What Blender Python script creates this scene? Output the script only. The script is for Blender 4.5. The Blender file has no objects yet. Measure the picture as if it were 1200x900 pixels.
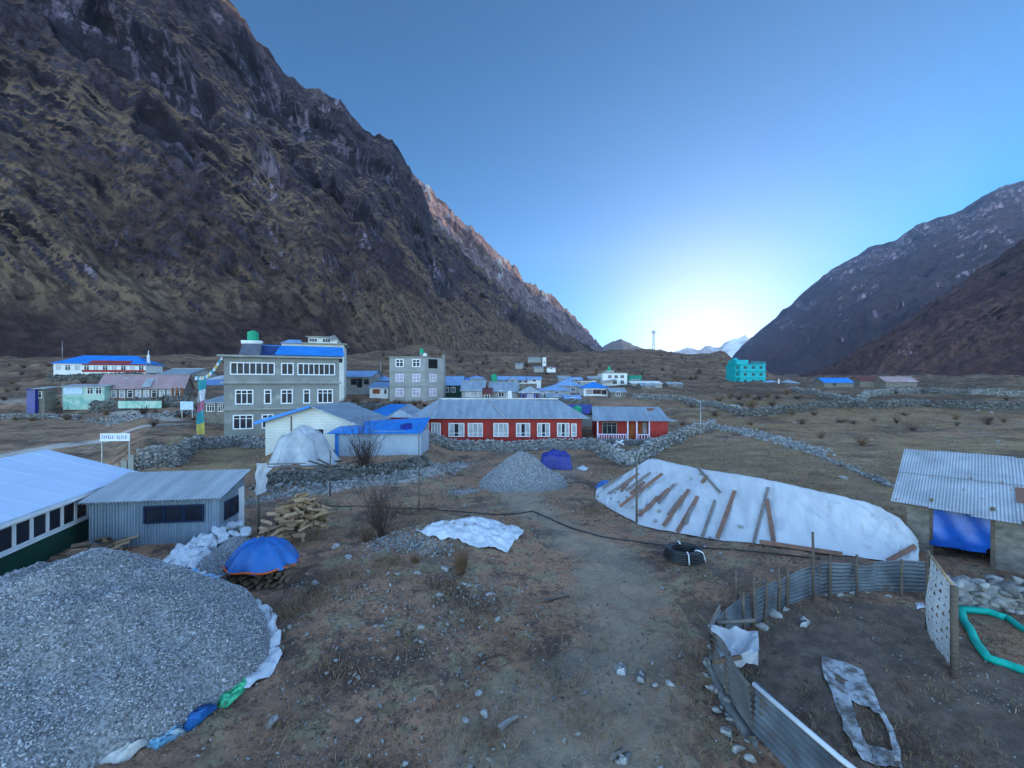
import bpy, bmesh, math, random
import numpy as np
from mathutils import Vector, Matrix

random.seed(7)
rng = np.random.default_rng(7)
R = math.radians
sc = bpy.context.scene
col = sc.collection

# ------------------------------------------------------------------ camera, sky, sun, exposure
H = 7.0
F = 500.0                                   # focal length in pixels of a 1200 px wide frame
cd = bpy.data.cameras.new('camera'); cam = bpy.data.objects.new('camera', cd); col.objects.link(cam)
cam.location = (0, 0, H); cam.rotation_euler = (R(90), 0, 0)
cd.sensor_fit = 'HORIZONTAL'; cd.sensor_width = 36; cd.lens = 36*F/1200
cd.clip_start = 0.1; cd.clip_end = 60000
sc.camera = cam

SUN_AZ, SUN_EL = 48.0, 9.8                  # degrees clockwise from +Y, above the horizon
w = bpy.data.worlds.new("World"); sc.world = w; w.use_nodes = True
nt = w.node_tree; nt.nodes.clear()
wo = nt.nodes.new('ShaderNodeOutputWorld'); bg = nt.nodes.new('ShaderNodeBackground')
sky = nt.nodes.new('ShaderNodeTexSky'); sky.sky_type = 'NISHITA'; sky.sun_disc = False
sky.sun_elevation = R(SUN_EL); sky.sun_rotation = R(SUN_AZ); sky.altitude = 3000
sky.air_density = 1.0; sky.dust_density = 0.4; sky.ozone_density = 2.0
bg.inputs['Strength'].default_value = 0.12
# the bright aureole of the low sun in the valley gap
tcw = nt.nodes.new('ShaderNodeTexCoord')
dotn = nt.nodes.new('ShaderNodeVectorMath'); dotn.operation = 'DOT_PRODUCT'
ga, ge = R(25.0), R(1.5)
dotn.inputs[1].default_value = (math.sin(ga)*math.cos(ge), math.cos(ga)*math.cos(ge), math.sin(ge))
nt.links.new(tcw.outputs['Generated'], dotn.inputs[0])
def wmath(op, a, b):
    n = nt.nodes.new('ShaderNodeMath'); n.operation = op
    for k, q in enumerate((a, b)):
        if isinstance(q, (int, float)): n.inputs[k].default_value = q
        else: nt.links.new(q, n.inputs[k])
    return n.outputs[0]
dpos = wmath('MAXIMUM', dotn.outputs['Value'], 0.0)
g1 = wmath('MULTIPLY', wmath('POWER', dpos, 48.0), 5.2)
g2 = wmath('MULTIPLY', wmath('POWER', dpos, 12.0), .55)
gs = wmath('ADD', g1, g2)
gcol = nt.nodes.new('ShaderNodeMix'); gcol.data_type = 'RGBA'; gcol.blend_type = 'ADD'
gcol.inputs['Factor'].default_value = 1.0
gv = nt.nodes.new('ShaderNodeVectorMath'); gv.operation = 'SCALE'
gv.inputs[0].default_value = (1.4, 0.95, 0.8); nt.links.new(gs, gv.inputs['Scale'])
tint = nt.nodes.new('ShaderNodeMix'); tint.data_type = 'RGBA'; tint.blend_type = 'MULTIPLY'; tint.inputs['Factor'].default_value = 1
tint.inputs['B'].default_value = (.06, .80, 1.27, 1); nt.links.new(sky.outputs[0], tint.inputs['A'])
# added fill: sky boosted overhead and behind the camera to light the shaded ground
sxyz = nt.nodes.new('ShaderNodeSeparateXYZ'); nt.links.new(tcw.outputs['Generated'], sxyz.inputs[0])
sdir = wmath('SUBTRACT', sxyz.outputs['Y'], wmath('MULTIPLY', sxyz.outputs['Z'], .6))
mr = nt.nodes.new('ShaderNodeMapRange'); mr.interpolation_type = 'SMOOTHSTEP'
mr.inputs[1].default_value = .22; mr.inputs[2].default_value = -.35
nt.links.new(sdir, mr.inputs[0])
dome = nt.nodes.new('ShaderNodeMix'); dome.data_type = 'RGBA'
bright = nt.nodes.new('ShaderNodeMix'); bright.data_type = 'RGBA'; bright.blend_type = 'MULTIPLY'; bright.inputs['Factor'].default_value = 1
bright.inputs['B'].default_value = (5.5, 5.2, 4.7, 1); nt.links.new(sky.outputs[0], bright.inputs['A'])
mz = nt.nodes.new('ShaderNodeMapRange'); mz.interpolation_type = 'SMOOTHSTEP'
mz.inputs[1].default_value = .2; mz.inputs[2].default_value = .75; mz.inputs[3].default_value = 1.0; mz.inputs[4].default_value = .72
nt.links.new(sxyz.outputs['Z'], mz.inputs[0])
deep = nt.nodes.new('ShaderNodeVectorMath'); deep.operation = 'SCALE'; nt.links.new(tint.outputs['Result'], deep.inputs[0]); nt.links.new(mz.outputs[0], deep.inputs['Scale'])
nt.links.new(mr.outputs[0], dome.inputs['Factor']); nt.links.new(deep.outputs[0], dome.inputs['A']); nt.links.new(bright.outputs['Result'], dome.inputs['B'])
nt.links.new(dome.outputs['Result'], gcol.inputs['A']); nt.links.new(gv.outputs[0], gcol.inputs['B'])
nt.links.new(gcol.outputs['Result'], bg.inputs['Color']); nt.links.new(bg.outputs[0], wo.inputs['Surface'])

sl = bpy.data.lights.new('sun', 'SUN'); so = bpy.data.objects.new('sun', sl); col.objects.link(so)
sl.energy = 5.0; sl.angle = R(0.5); sl.color = (1.0, 0.72, 0.34)
sd = Vector((math.sin(R(SUN_AZ))*math.cos(R(SUN_EL)), math.cos(R(SUN_AZ))*math.cos(R(SUN_EL)), math.sin(R(SUN_EL))))
so.rotation_euler = sd.to_track_quat('Z', 'Y').to_euler()
so.location = (60, 40, 120)
vs = sc.view_settings; vs.view_transform = 'Standard'; vs.look = 'None'; vs.gamma = 1; vs.use_curve_mapping = False
vs.exposure = 0.8
HAZE = 0.00006
sc.cycles.use_denoising = True
sc.cycles.max_bounces = 5; sc.cycles.diffuse_bounces = 3; sc.cycles.glossy_bounces = 2
sc.cycles.volume_bounces = 0
sc.render.film_transparent = False

# ------------------------------------------------------------------ small tools
def hsh(ix, iy, iz, seed):
    n = (ix.astype(np.int64)*374761393 + iy.astype(np.int64)*668265263 + iz.astype(np.int64)*2147483647 + seed*144269) & 0xffffffff
    n = ((n ^ (n >> 13))*1274126177) & 0xffffffff
    n = ((n ^ (n >> 16))*2246822519) & 0xffffffff
    n = n ^ (n >> 15)
    return (n & 0xffff)/65535.0
def vnoise(x, y, z=None, seed=0):
    x = np.asarray(x, float); y = np.asarray(y, float)
    z = np.zeros_like(x) if z is None else np.asarray(z, float)
    ix, iy, iz = np.floor(x), np.floor(y), np.floor(z)
    fx, fy, fz = x-ix, y-iy, z-iz
    fx, fy, fz = [t*t*(3-2*t) for t in (fx, fy, fz)]
    r = 0
    for dx in (0, 1):
        for dy in (0, 1):
            for dz in (0, 1):
                wgt = (fx if dx else 1-fx)*(fy if dy else 1-fy)*(fz if dz else 1-fz)
                r = r + wgt*hsh(ix+dx, iy+dy, iz+dz, seed)
    return r*2-1
def fbm(x, y, z=None, oct=4, seed=0, gain=.5):
    r = 0; a = 1; s = 1
    for k in range(oct):
        r = r + a*vnoise(np.asarray(x)*s, np.asarray(y)*s, None if z is None else np.asarray(z)*s, seed+k*17)
        a *= gain; s *= 2.03
    return r
def sstep(a, b, x):
    t = np.clip((x-a)/(b-a), 0, 1); return t*t*(3-2*t)

# ground heights: columns by direction (px of the 1200 px frame), each a list of (distance, height)
LEFT = [(0,0),(36,0),(46,.6),(60,1.5),(69,2.9),(72,4.3),(85,6.2),(100,9.8),(130,14.6),(200,26),(500,60),(9000,60)]
TAB = [
 (-900, LEFT), (120, LEFT),
 (172, [(0,0),(34.5,0),(36.5,1.7),(60,2.2),(69,3.2),(72,4.3),(100,9.6),(130,14.4),(200,26),(500,60),(9000,60)]),
 (212, [(0,0),(34,0),(40,.5),(43,1.6),(60,2.0),(70,3.6),(100,8.8),(130,14),(200,26),(500,60),(9000,60)]),
 (245, [(0,0),(33,0),(45,.4),(47.5,1.5),(58,1.6),(70,3.5),(90,7.2),(130,13),(200,25),(500,60),(9000,60)]),
 (305, [(0,0),(32,0),(45,.5),(47.5,1.5),(58,1.6),(70,3.5),(90,6.6),(130,12),(200,24),(500,60),(9000,60)]),
 (330, [(0,0),(27.5,0),(30,.9),(44,1.1),(50,1.3),(60,1.8),(80,4.2),(100,6.6),(130,11),(200,20),(300,36),(500,60),(9000,60)]),
 (490, [(0,0),(29,0),(33,.9),(44,1.0),(50,1.0),(60,1.8),(80,3.8),(100,5.4),(130,8.5),(200,17),(300,34),(500,48),(9000,50)]),
 (540, [(0,0),(44,0),(48,.1),(55,.3),(65,2),(80,3.6),(100,4.8),(150,7.5),(200,12),(260,20),(350,34),(420,37),(500,32),(800,26),(9000,26)]),
 (640, [(0,0),(44,0),(48,.1),(55,.3),(65,2),(80,3.6),(100,4.4),(150,6.4),(200,10),(260,17),(350,33),(420,37),(500,30),(800,25),(9000,25)]),
 (750, [(0,0),(44,0),(50,.4),(60,1.3),(70,2.5),(80,3.4),(100,4.5),(150,7.2),(220,11.5),(300,24),(400,38),(480,32),(800,26),(9000,25)]),
 (840, [(0,0),(40,.3),(55,1.3),(70,2.7),(100,4.2),(150,4.9),(195,7.2),(215,7.8),(300,21),(400,35),(480,28),(800,22),(9000,22)]),
 (878, [(0,0),(40,.4),(55,1.4),(70,2.8),(100,4.2),(150,5.0),(195,7.2),(215,7.6),(300,14),(400,22),(480,20),(800,22),(9000,22)]),
 (915, [(0,0),(40,.4),(55,1.4),(70,2.8),(100,4.2),(150,5.4),(200,7.3),(300,9),(450,13),(800,22),(9000,22)]),
 (1200,[(0,0),(25,.1),(40,.6),(55,1.5),(70,2.8),(100,4.2),(160,6.4),(250,9),(450,14),(800,22),(9000,22)]),
 (2400,[(0,0),(25,.1),(40,.6),(55,1.5),(70,2.8),(100,4.2),(160,6.4),(250,9),(450,14),(800,22),(9000,22)]),
]
TPX = np.array([t[0] for t in TAB], float)
BUMPS = [(-1.2, 19.2, 3.2, .45), (-3.6, 20.5, 2.6, .55), (-4.5, 15.5, 4, .18), (6.4, 14.6, 1.3, .2), (1.0, 14.3, .8, -.22), (-9.5, 27.5, 3, .15)]
def TZ(x, y, fine=True):
    x = np.asarray(x, float); y = np.asarray(y, float)
    yy = np.maximum(y, 0.5)
    px = np.clip(600+F*x/yy, TPX[0], TPX[-1])
    zs = np.stack([np.interp(yy, [p[0] for p in t[1]], [p[1] for p in t[1]]) for t in TAB])
    i = np.clip(np.searchsorted(TPX, px)-1, 0, len(TPX)-2)
    t = (px-TPX[i])/(TPX[i+1]-TPX[i]); t = t*t*(3-2*t)
    z = np.take_along_axis(zs, i[None], 0)[0]*(1-t) + np.take_along_axis(zs, (i+1)[None], 0)[0]*t
    for bx, by, br, bh in BUMPS:
        z = z + bh*np.exp(-((x-bx)**2+(y-by)**2)/(br*br)*1.4)
    d = np.hypot(x, y)
    if fine:
        a = np.clip(.05+d*.0022, 0, 1.2)
        z = z + a*fbm(x*.22, y*.22, oct=4, seed=3)*.9 + np.clip((d-140)/300, 0, 1)*3.0*fbm(x*.03, y*.03, oct=4, seed=9)
    return z
def tz(x, y): return float(TZ(np.array([x]), np.array([y]))[0])
def P(px, py, Y): return Vector(((px-600)/F*Y, Y, H-(py-450)/F*Y))
def G(px, py):
    """where the line of sight through a photo pixel meets the ground"""
    ys = np.concatenate([np.linspace(4, 60, 900), np.linspace(60, 460, 900)[1:]])
    xs = (px-600)/F*ys; zz = H-(py-450)/F*ys
    d = zz-TZ(xs, ys)
    k = int(np.argmax(d <= 0)) if (d <= 0).any() else len(ys)-1
    return Vector((xs[k], ys[k], tz(xs[k], ys[k])))

class MB:
    def __init__(s): s.V = []; s.Fc = []; s.n = 0
    def add(s, V, Fs):
        V = np.asarray(V, float).reshape(-1, 3)
        s.V.append(V); o = s.n
        s.Fc.extend([tuple(i+o for i in f) for f in Fs]); s.n += len(V); return s
    def hexa(s, p):
        return s.add(p, [(0,3,2,1),(4,5,6,7),(0,1,5,4),(1,2,6,5),(2,3,7,6),(3,0,4,7)])
    def box(s, x0, x1, y0, y1, z0, z1, fn=None):
        p = [(x0,y0,z0),(x1,y0,z0),(x1,y1,z0),(x0,y1,z0),(x0,y0,z1),(x1,y0,z1),(x1,y1,z1),(x0,y1,z1)]
        return s.hexa([fn(*q) for q in p] if fn else p)
    def slab(s, quad, th):
        q = [Vector(a) for a in quad]; n = (q[1]-q[0]).cross(q[2]-q[0]).normalized()
        if n.z < 0: n = -n
        return s.prismface([a-n*th for a in q], [a for a in q])
    def prismface(s, lo, hi):
        k = len(lo)
        fs = [tuple(range(k))[::-1], tuple(range(k, 2*k))]
        fs += [(i, (i+1) % k, k+(i+1) % k, k+i) for i in range(k)]
        return s.add([tuple(a) for a in lo]+[tuple(a) for a in hi], fs)
    def tube(s, pts, r, n=6, r2=None, closed=False):
        pts = [Vector(p) for p in pts]; m = len(pts)
        if r2 is None: r2 = r
        V = []; 
        for i, p in enumerate(pts):
            a = pts[(i-1) % m] if (closed or i) else pts[0]; b = pts[(i+1) % m] if (closed or i < m-1) else pts[-1]
            t = (b-a).normalized(); u = t.orthogonal().normalized() if abs(t.z) > .95 else Vector((0,0,1)).cross(t).normalized()
            v = t.cross(u); rr = r+(r2-r)*i/max(1, m-1)
            V += [tuple(p+(u*math.cos(2*math.pi*k/n)+v*math.sin(2*math.pi*k/n))*rr) for k in range(n)]
        fs = [(i*n+k, i*n+(k+1) % n, ((i+1) % m)*n+(k+1) % n, ((i+1) % m)*n+k) for i in range(m if closed else m-1) for k in range(n)]
        if not closed: fs += [tuple(range(n))[::-1], tuple((m-1)*n+k for k in range(n))]
        return s.add(V, fs)
    def lathe(s, prof, n=14, c=(0,0,0)):
        V = [(c[0]+r*math.cos(2*math.pi*k/n), c[1]+r*math.sin(2*math.pi*k/n), c[2]+z) for r, z in prof for k in range(n)]
        m = len(prof)
        fs = [(i*n+k, i*n+(k+1) % n, (i+1)*n+(k+1) % n, (i+1)*n+k) for i in range(m-1) for k in range(n)]
        fs += [tuple(range(n))[::-1], tuple((m-1)*n+k for k in range(n))]
        return s.add(V, fs)
    def grid(s, A, closed_u=False):
        A = np.asarray(A, float); nu, nv = A.shape[:2]
        fs = [(i*nv+j, i*nv+j+1, ((i+1) % nu)*nv+j+1, ((i+1) % nu)*nv+j) for i in range(nu if closed_u else nu-1) for j in range(nv-1)]
        return s.add(A.reshape(-1, 3), fs)
    def build(s, name, m, parent=None, smooth=False, origin=None):
        V = np.concatenate(s.V) if s.V else np.zeros((0, 3))
        if origin is not None: V = V-np.array(tuple(origin))
        me = bpy.data.meshes.new(name); me.from_pydata(V.tolist(), [], s.Fc); me.update()
        if smooth: me.polygons.foreach_set('use_smooth', [True]*len(me.polygons))
        if m is not None: me.materials.append(m)
        o = bpy.data.objects.new(name, me); col.objects.link(o)
        if parent is not None: o.parent = parent
        if origin is not None: o.location = tuple(origin)
        return o
def fastmesh(name, V, Q, m, smooth=False, parent=None, k=4):
    """big meshes from arrays: Q is (n,k)"""
    V = np.asarray(V, np.float32); Q = np.asarray(Q, np.int32)
    me = bpy.data.meshes.new(name)
    me.vertices.add(len(V)); me.vertices.foreach_set('co', V.ravel())
    me.loops.add(Q.size); me.loops.foreach_set('vertex_index', Q.ravel())
    me.polygons.add(len(Q)); me.polygons.foreach_set('loop_start', np.arange(0, Q.size, k, dtype=np.int32))
    me.update(calc_edges=True)
    if smooth: me.polygons.foreach_set('use_smooth', np.ones(len(Q), bool))
    if m is not None: me.materials.append(m)
    o = bpy.data.objects.new(name, me); col.objects.link(o)
    if parent is not None: o.parent = parent
    return o
def tag(o, label=None, cat=None, group=None, kind=None):
    if label: o['label'] = label
    if cat: o['category'] = cat
    if group: o['group'] = group
    if kind: o['kind'] = kind
    return o
def thing(name, label, cat, loc=(0,0,0), rz=0, group=None):
    o = bpy.data.objects.new(name, None); col.objects.link(o); o.empty_display_size = .3
    o.location = tuple(loc); o.rotation_euler = (0, 0, rz)
    return tag(o, label, cat, group)
def put(o, loc, rot=(0,0,0), scl=(1,1,1)):
    o.location = tuple(loc); o.rotation_euler = rot; o.scale = scl; return o
def dup(o, loc, rot=(0,0,0), scl=(1,1,1), label=None):
    c = o.copy(); col.objects.link(c); put(c, loc, rot, scl)
    if label: c['label'] = label
    return c

# ------------------------------------------------------------------ materials
def mat(name, c1, c2=None, scale=3.0, rough=.8, bump=0.0, bscale=None, metal=0.0, stripes=None, spec=.3, thr=(.35,.65), detail=6, stain=None, coords='Object', sx=(1,1,1), island=None):
    m = bpy.data.materials.new(name); m.use_nodes = True
    n = m.node_tree; b = n.nodes['Principled BSDF']; L = n.links.new
    b.inputs['Roughness'].default_value = rough; b.inputs['Metallic'].default_value = metal
    b.inputs['Specular IOR Level'].default_value = spec
    tc = n.nodes.new('ShaderNodeTexCoord'); mp = n.nodes.new('ShaderNodeMapping')
    L(tc.outputs[coords], mp.inputs[0]); mp.inputs['Scale'].default_value = sx
    no = n.nodes.new('ShaderNodeTexNoise'); no.inputs['Scale'].default_value = scale; no.inputs['Detail'].default_value = detail
    no.inputs['Roughness'].default_value = .62
    L(mp.outputs[0], no.inputs['Vector'])
    if c2 is None: c2 = tuple(v*.72 for v in c1)
    cr = n.nodes.new('ShaderNodeValToRGB'); cr.color_ramp.elements[0].position = thr[0]; cr.color_ramp.elements[1].position = thr[1]
    cr.color_ramp.elements[0].color = (*c2, 1); cr.color_ramp.elements[1].color = (*c1, 1)
    L(no.outputs['Fac'], cr.inputs[0]); out = cr.outputs[0]
    if stain:
        sc_, colr, lo, hi = stain
        n2 = n.nodes.new('ShaderNodeTexNoise'); n2.inputs['Scale'].default_value = sc_; n2.inputs['Detail'].default_value = 5
        L(tc.outputs[coords], n2.inputs['Vector'])
        r2 = n.nodes.new('ShaderNodeMapRange'); r2.inputs[1].default_value = lo; r2.inputs[2].default_value = hi
        L(n2.outputs['Fac'], r2.inputs[0])
        mx = n.nodes.new('ShaderNodeMix'); mx.data_type = 'RGBA'; mx.inputs['B'].default_value = (*colr, 1)
        L(r2.outputs[0], mx.inputs['Factor']); L(out, mx.inputs['A']); out = mx.outputs['Result']
    if island:
        gi = n.nodes.new('ShaderNodeNewGeometry'); cr2 = n.nodes.new('ShaderNodeValToRGB'); cr2.color_ramp.elements[0].color = (island[0],)*3+(1,); cr2.color_ramp.elements[1].color = (island[1],)*3+(1,)
        L(gi.outputs['Random Per Island'], cr2.inputs[0])
        mi = n.nodes.new('ShaderNodeMix'); mi.data_type = 'RGBA'; mi.blend_type = 'MULTIPLY'; mi.inputs['Factor'].default_value = 1
        L(out, mi.inputs['A']); L(cr2.outputs[0], mi.inputs['B']); out = mi.outputs['Result']
    L(out, b.inputs['Base Color'])
    hgt = None
    if stripes:
        axis, per = stripes
        wv = n.nodes.new('ShaderNodeTexWave'); wv.wave_type = 'BANDS'; wv.bands_direction = axis; wv.wave_profile = 'SIN'
        wv.inputs['Scale'].default_value = 0.314/per; wv.inputs['Distortion'].default_value = 0
        L(tc.outputs['Object'], wv.inputs['Vector'])
        bp = n.nodes.new('ShaderNodeBump'); bp.inputs['Strength'].default_value = .7; bp.inputs['Distance'].default_value = .03
        L(wv.outputs['Fac'], bp.inputs['Height']); hgt = bp
    if bump:
        n3 = n.nodes.new('ShaderNodeTexNoise'); n3.inputs['Scale'].default_value = bscale or scale*3; n3.inputs['Detail'].default_value = 5
        L(mp.outputs[0], n3.inputs['Vector'])
        b2 = n.nodes.new('ShaderNodeBump'); b2.inputs['Strength'].default_value = min(1, bump); b2.inputs['Distance'].default_value = .05*max(1, bump)
        L(n3.outputs['Fac'], b2.inputs['Height'])
        if hgt: L(hgt.outputs[0], b2.inputs['Normal'])
        hgt = b2
    if hgt: L(hgt.outputs[0], b.inputs['Normal'])
    return m
def rgb(h, k=1.0):
    v = [int(h[i:i+2], 16)/255 for i in (0, 2, 4)]
    return tuple(k*(x/12.92 if x <= .04045 else ((x+.055)/1.055)**2.4) for x in v)

M = {}
M['white'] = mat('white_paint', (.78,.77,.76), (.62,.61,.6), 2, .6)
M['frame'] = mat('white_frame', (.8,.79,.8), (.66,.65,.68), 2, .5)
M['pinkframe'] = mat('pale_pink_frame', (.72,.62,.74), (.62,.52,.66), 2, .5)
M['glass'] = mat('window_glass', (.012,.013,.02), (.03,.032,.045), .6, .25, spec=.22)
M['curtain'] = mat('curtained_pane', (.5,.5,.52), (.2,.2,.22), 2.5, .4, spec=.5, sx=(3,3,.4))
M['concrete'] = mat('grey_render', (.25,.25,.23), (.19,.19,.18), .5, .9, bump=.15, bscale=14, stain=(.9,(.32,.32,.3),.55,.75))
M['slab'] = mat('pale_concrete', (.33,.32,.3), (.24,.24,.22), 1.2, .9, bump=.1)
M['palegrey'] = mat('pale_block_wall', (.34,.33,.32), (.27,.26,.25), .8, .9, bump=.15, bscale=10)
M['red'] = mat('red_paint', (.36,.030,.022), (.26,.022,.018), 1.3, .6, stripes=('X', .17), stain=(1.4,(.12,.025,.022),.55,.8))
M['redwood'] = mat('red_boards', (.37,.030,.022), (.27,.022,.018), 1.6, .6, stripes=('X', .2))
M['orange'] = mat('orange_panel', (.32,.09,.02), (.2,.05,.015), 2, .6)
M['tin'] = mat('weathered_tin_roof', (.36,.42,.49), (.24,.29,.35), .5, .42, metal=.35, stripes=('X', .14), stain=(.7,(.2,.2,.22),.6,.85), sx=(3,.35,1))
M['tinx'] = mat('bright_tin', (.55,.57,.6), (.40,.42,.45), .6, .4, metal=.35, stripes=('X', .11), sx=(3,.35,1))
M['tiny'] = mat('bright_tin_sheet', (.55,.57,.6), (.40,.42,.45), .6, .4, metal=.35, stripes=('Y', .11), sx=(.35,3,1))
M['tinplain'] = mat('old_tin', (.50,.51,.53), (.34,.35,.37), 1.1, .42, metal=.4, stain=(2.2,(.22,.1,.06),.63,.75))
M['tindark'] = mat('dull_tin_fence', (.17,.19,.21), (.085,.095,.11), 1.4, .5, metal=.35, stain=(1.7,(.10,.055,.04),.56,.74))
M['tinbrown'] = mat('stained_tin_fence', (.25,.245,.24), (.14,.13,.125), 1.4, .5, metal=.3, stain=(1.7,(.12,.075,.055),.5,.7))
M['bluetin'] = mat('blue_tin', (.015,.22,.66), (.012,.16,.5), .7, .42, stripes=('X', .14), spec=.4)
M['palebluetin'] = mat('pale_blue_tin', (.24,.38,.62), (.17,.28,.48), .7, .45, stripes=('X', .14))
M['pinktin'] = mat('faded_pink_tin', (.42,.26,.26), (.3,.2,.2), .5, .6, stripes=('X', .2), stain=(.35,(.36,.36,.38),.62,.66))
M['redtin'] = mat('red_tin', (.35,.04,.03), (.25,.03,.025), .6, .5, stripes=('X', .2))
M['darkred'] = mat('dull_red_roof', (.16,.04,.035), (.1,.03,.03), .6, .7)
M['shedwall'] = mat('grey_blue_tin_wall', (.27,.335,.40), (.19,.24,.30), .7, .45, metal=.3, stripes=('X', .16))
M['whiteshed'] = mat('white_tin_wall', (.36,.42,.50), (.28,.33,.41), .5, .5, stripes=('X', .22))
M['cream'] = mat('off_white_wall', (.62,.62,.58), (.52,.52,.48), .6, .8, stripes=('Z', .25))
M['stonewall'] = mat('stone_masonry', (.24,.21,.18), (.12,.105,.09), 2.2, .95, bump=.8, bscale=5, sx=(1,1,1.8))
M['rock'] = mat('grey_rock', (.31,.30,.295), (.17,.165,.16), 3, .9, bump=.4, bscale=12, island=(.5,1.3))
M['rockpale'] = mat('pale_rock', (.34,.33,.32), (.19,.185,.18), 3, .9, bump=.4, bscale=12, island=(.5,1.3))
M['rockdark'] = mat('dark_rock', (.19,.18,.17), (.1,.095,.09), 3, .9, bump=.4, bscale=12, island=(.5,1.3))
M['gravel'] = mat('crushed_stone', (.42,.42,.44), (.30,.30,.315), 14, .9, detail=3, thr=(.4,.6), island=(.28,1.35))
M['gravelbed'] = mat('crushed_stone_bed', (.3,.3,.315), (.11,.11,.115), 16, .95, bump=1.0, bscale=16, detail=4, thr=(.38,.62))
M['tarp'] = mat('white_plastic_sheet', (.52,.53,.56), (.45,.46,.49), .9, .36, bump=.3, bscale=6, spec=.4, sx=(2.2,1,1), stain=(2.4,(.34,.33,.32),.62,.85))
M['tarpclean'] = mat('white_plastic', (.66,.68,.72), (.48,.5,.54), 1.3, .35, bump=.25, bscale=5, spec=.45)
M['clear'] = mat('cloudy_plastic', (.42,.43,.46), (.27,.28,.31), 1.4, .3, bump=.4, bscale=4, spec=.5)
M['bluetarp'] = mat('blue_tarpaulin', (.012,.13,.42), (.008,.085,.3), 1.5, .4, bump=.3, bscale=5, spec=.45)
M['royaltarp'] = mat('dark_blue_tarpaulin', (.022,.035,.27), (.012,.02,.16), 1.4, .4, bump=.3, bscale=5, spec=.45)
M['doortarp'] = mat('bright_blue_door_tarp', (.006,.09,.42), (.004,.05,.26), 1.2, .35, bump=.4, bscale=3, spec=.5)
M['orangehem'] = mat('orange_hem', (.62,.12,.03), (.5,.09,.02), 2, .5)
M['wood'] = mat('grey_timber', (.15,.115,.09), (.08,.062,.05), 3, .9, bump=.3, sx=(1,1,6))
M['plank'] = mat('brown_plank', (.25,.125,.085), (.15,.085,.065), 2.5, .8, bump=.2)
M['plankgrey'] = mat('grey_plank', (.22,.19,.17), (.13,.11,.1), 2.5, .8, bump=.2)
M['log'] = mat('split_wood', (.48,.32,.19), (.27,.17,.1), 2.3, .85, bump=.4, bscale=12)
M['logdark'] = mat('bark_wood', (.19,.125,.085), (.09,.06,.042), 2.3, .9, bump=.6, bscale=12)
M['bark'] = mat('bare_twig', (.085,.055,.045), (.05,.033,.03), 4, .95)
M['reed'] = mat('dry_reed', (.20,.115,.065), (.11,.065,.042), 4, .9)
M['rubber'] = mat('black_pipe', (.012,.012,.014), (.02,.02,.022), 4, .35, spec=.5)
M['greenpipe'] = mat('teal_net', (.0,.42,.33), (.0,.3,.24), 3, .5, bump=.4, bscale=20)
M['greentank'] = mat('green_water_tank', (.01,.33,.17), (.01,.27,.14), 2, .35)
M['greenwall'] = mat('dark_green_wall', (.012,.055,.04), (.008,.04,.03), 1.5, .7)
M['tealwall'] = mat('teal_green_wall', (.02,.28,.2), (.02,.22,.16), 1, .7)
M['turq'] = mat('turquoise_paint', (.01,.42,.45), (.01,.34,.37), .6, .6)
M['purpleframe'] = mat('purple_frame', (.22,.2,.5), (.18,.16,.4), 1, .6)
M['deepblue'] = mat('deep_blue_paint', (.02,.065,.25), (.015,.045,.18), 1, .6)
M['lodgeroof'] = mat('pale_blue_sheet_roof', (.60,.70,.86), (.55,.65,.82), .4, .45, spec=.4)
M['sackwhite'] = mat('white_sack', (.66,.68,.72), (.48,.5,.54), 4, .6, bump=.5, bscale=9, stain=(2.5,(.4,.38,.36),.55,.8))
M['sackblue'] = mat('pale_blue_sack', (.16,.42,.68), (.4,.5,.6), 3, .6, bump=.5, bscale=9, thr=(.42,.52))
M['sackcyan'] = mat('blue_sack', (.02,.17,.55), (.02,.12,.4), 3, .6, bump=.5, bscale=9)
M['sackgreen'] = mat('green_sack', (.10,.72,.40), (.08,.58,.33), 5, .6, bump=.5, bscale=9)
M['flag_teal'] = mat('teal_cloth', (.03,.27,.32), None, 2, .85)
M['flag_white'] = mat('white_cloth', (.55,.57,.66), None, 2, .85)
M['flag_pink'] = mat('pink_cloth', (.42,.14,.24), None, 2, .85)
M['flag_yellow'] = mat('yellow_cloth', (.45,.38,.1), None, 2, .85)
M['cloth'] = mat('muddy_pale_cloth', (.40,.40,.42), (.13,.115,.105), 3.2, .9, bump=.5, bscale=8, thr=(.42,.56))
M['signblue'] = mat('sign_lettering', (.03,.06,.3), None, 2, .6)
M['signface'] = mat('sign_face', (.7,.72,.76), (.6,.63,.7), 2, .5)
M['poster'] = mat('pale_blue_board', (.4,.55,.8), (.55,.66,.82), 2, .5)
M['banner'] = mat('pale_green_banner', (.42,.56,.46), (.2,.42,.36), .8, .7, thr=(.4,.55))
M['black'] = mat('dark_interior', (.01,.01,.012), None, 2, .9)
M['solar'] = mat('solar_collector', (.12,.13,.17), (.08,.085,.11), 2, .3, stripes=('X', .12))
M['steel'] = mat('galvanised_steel', (.4,.41,.43), (.3,.31,.33), 3, .45, metal=.5)
M['cloud'] = M['white']

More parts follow.
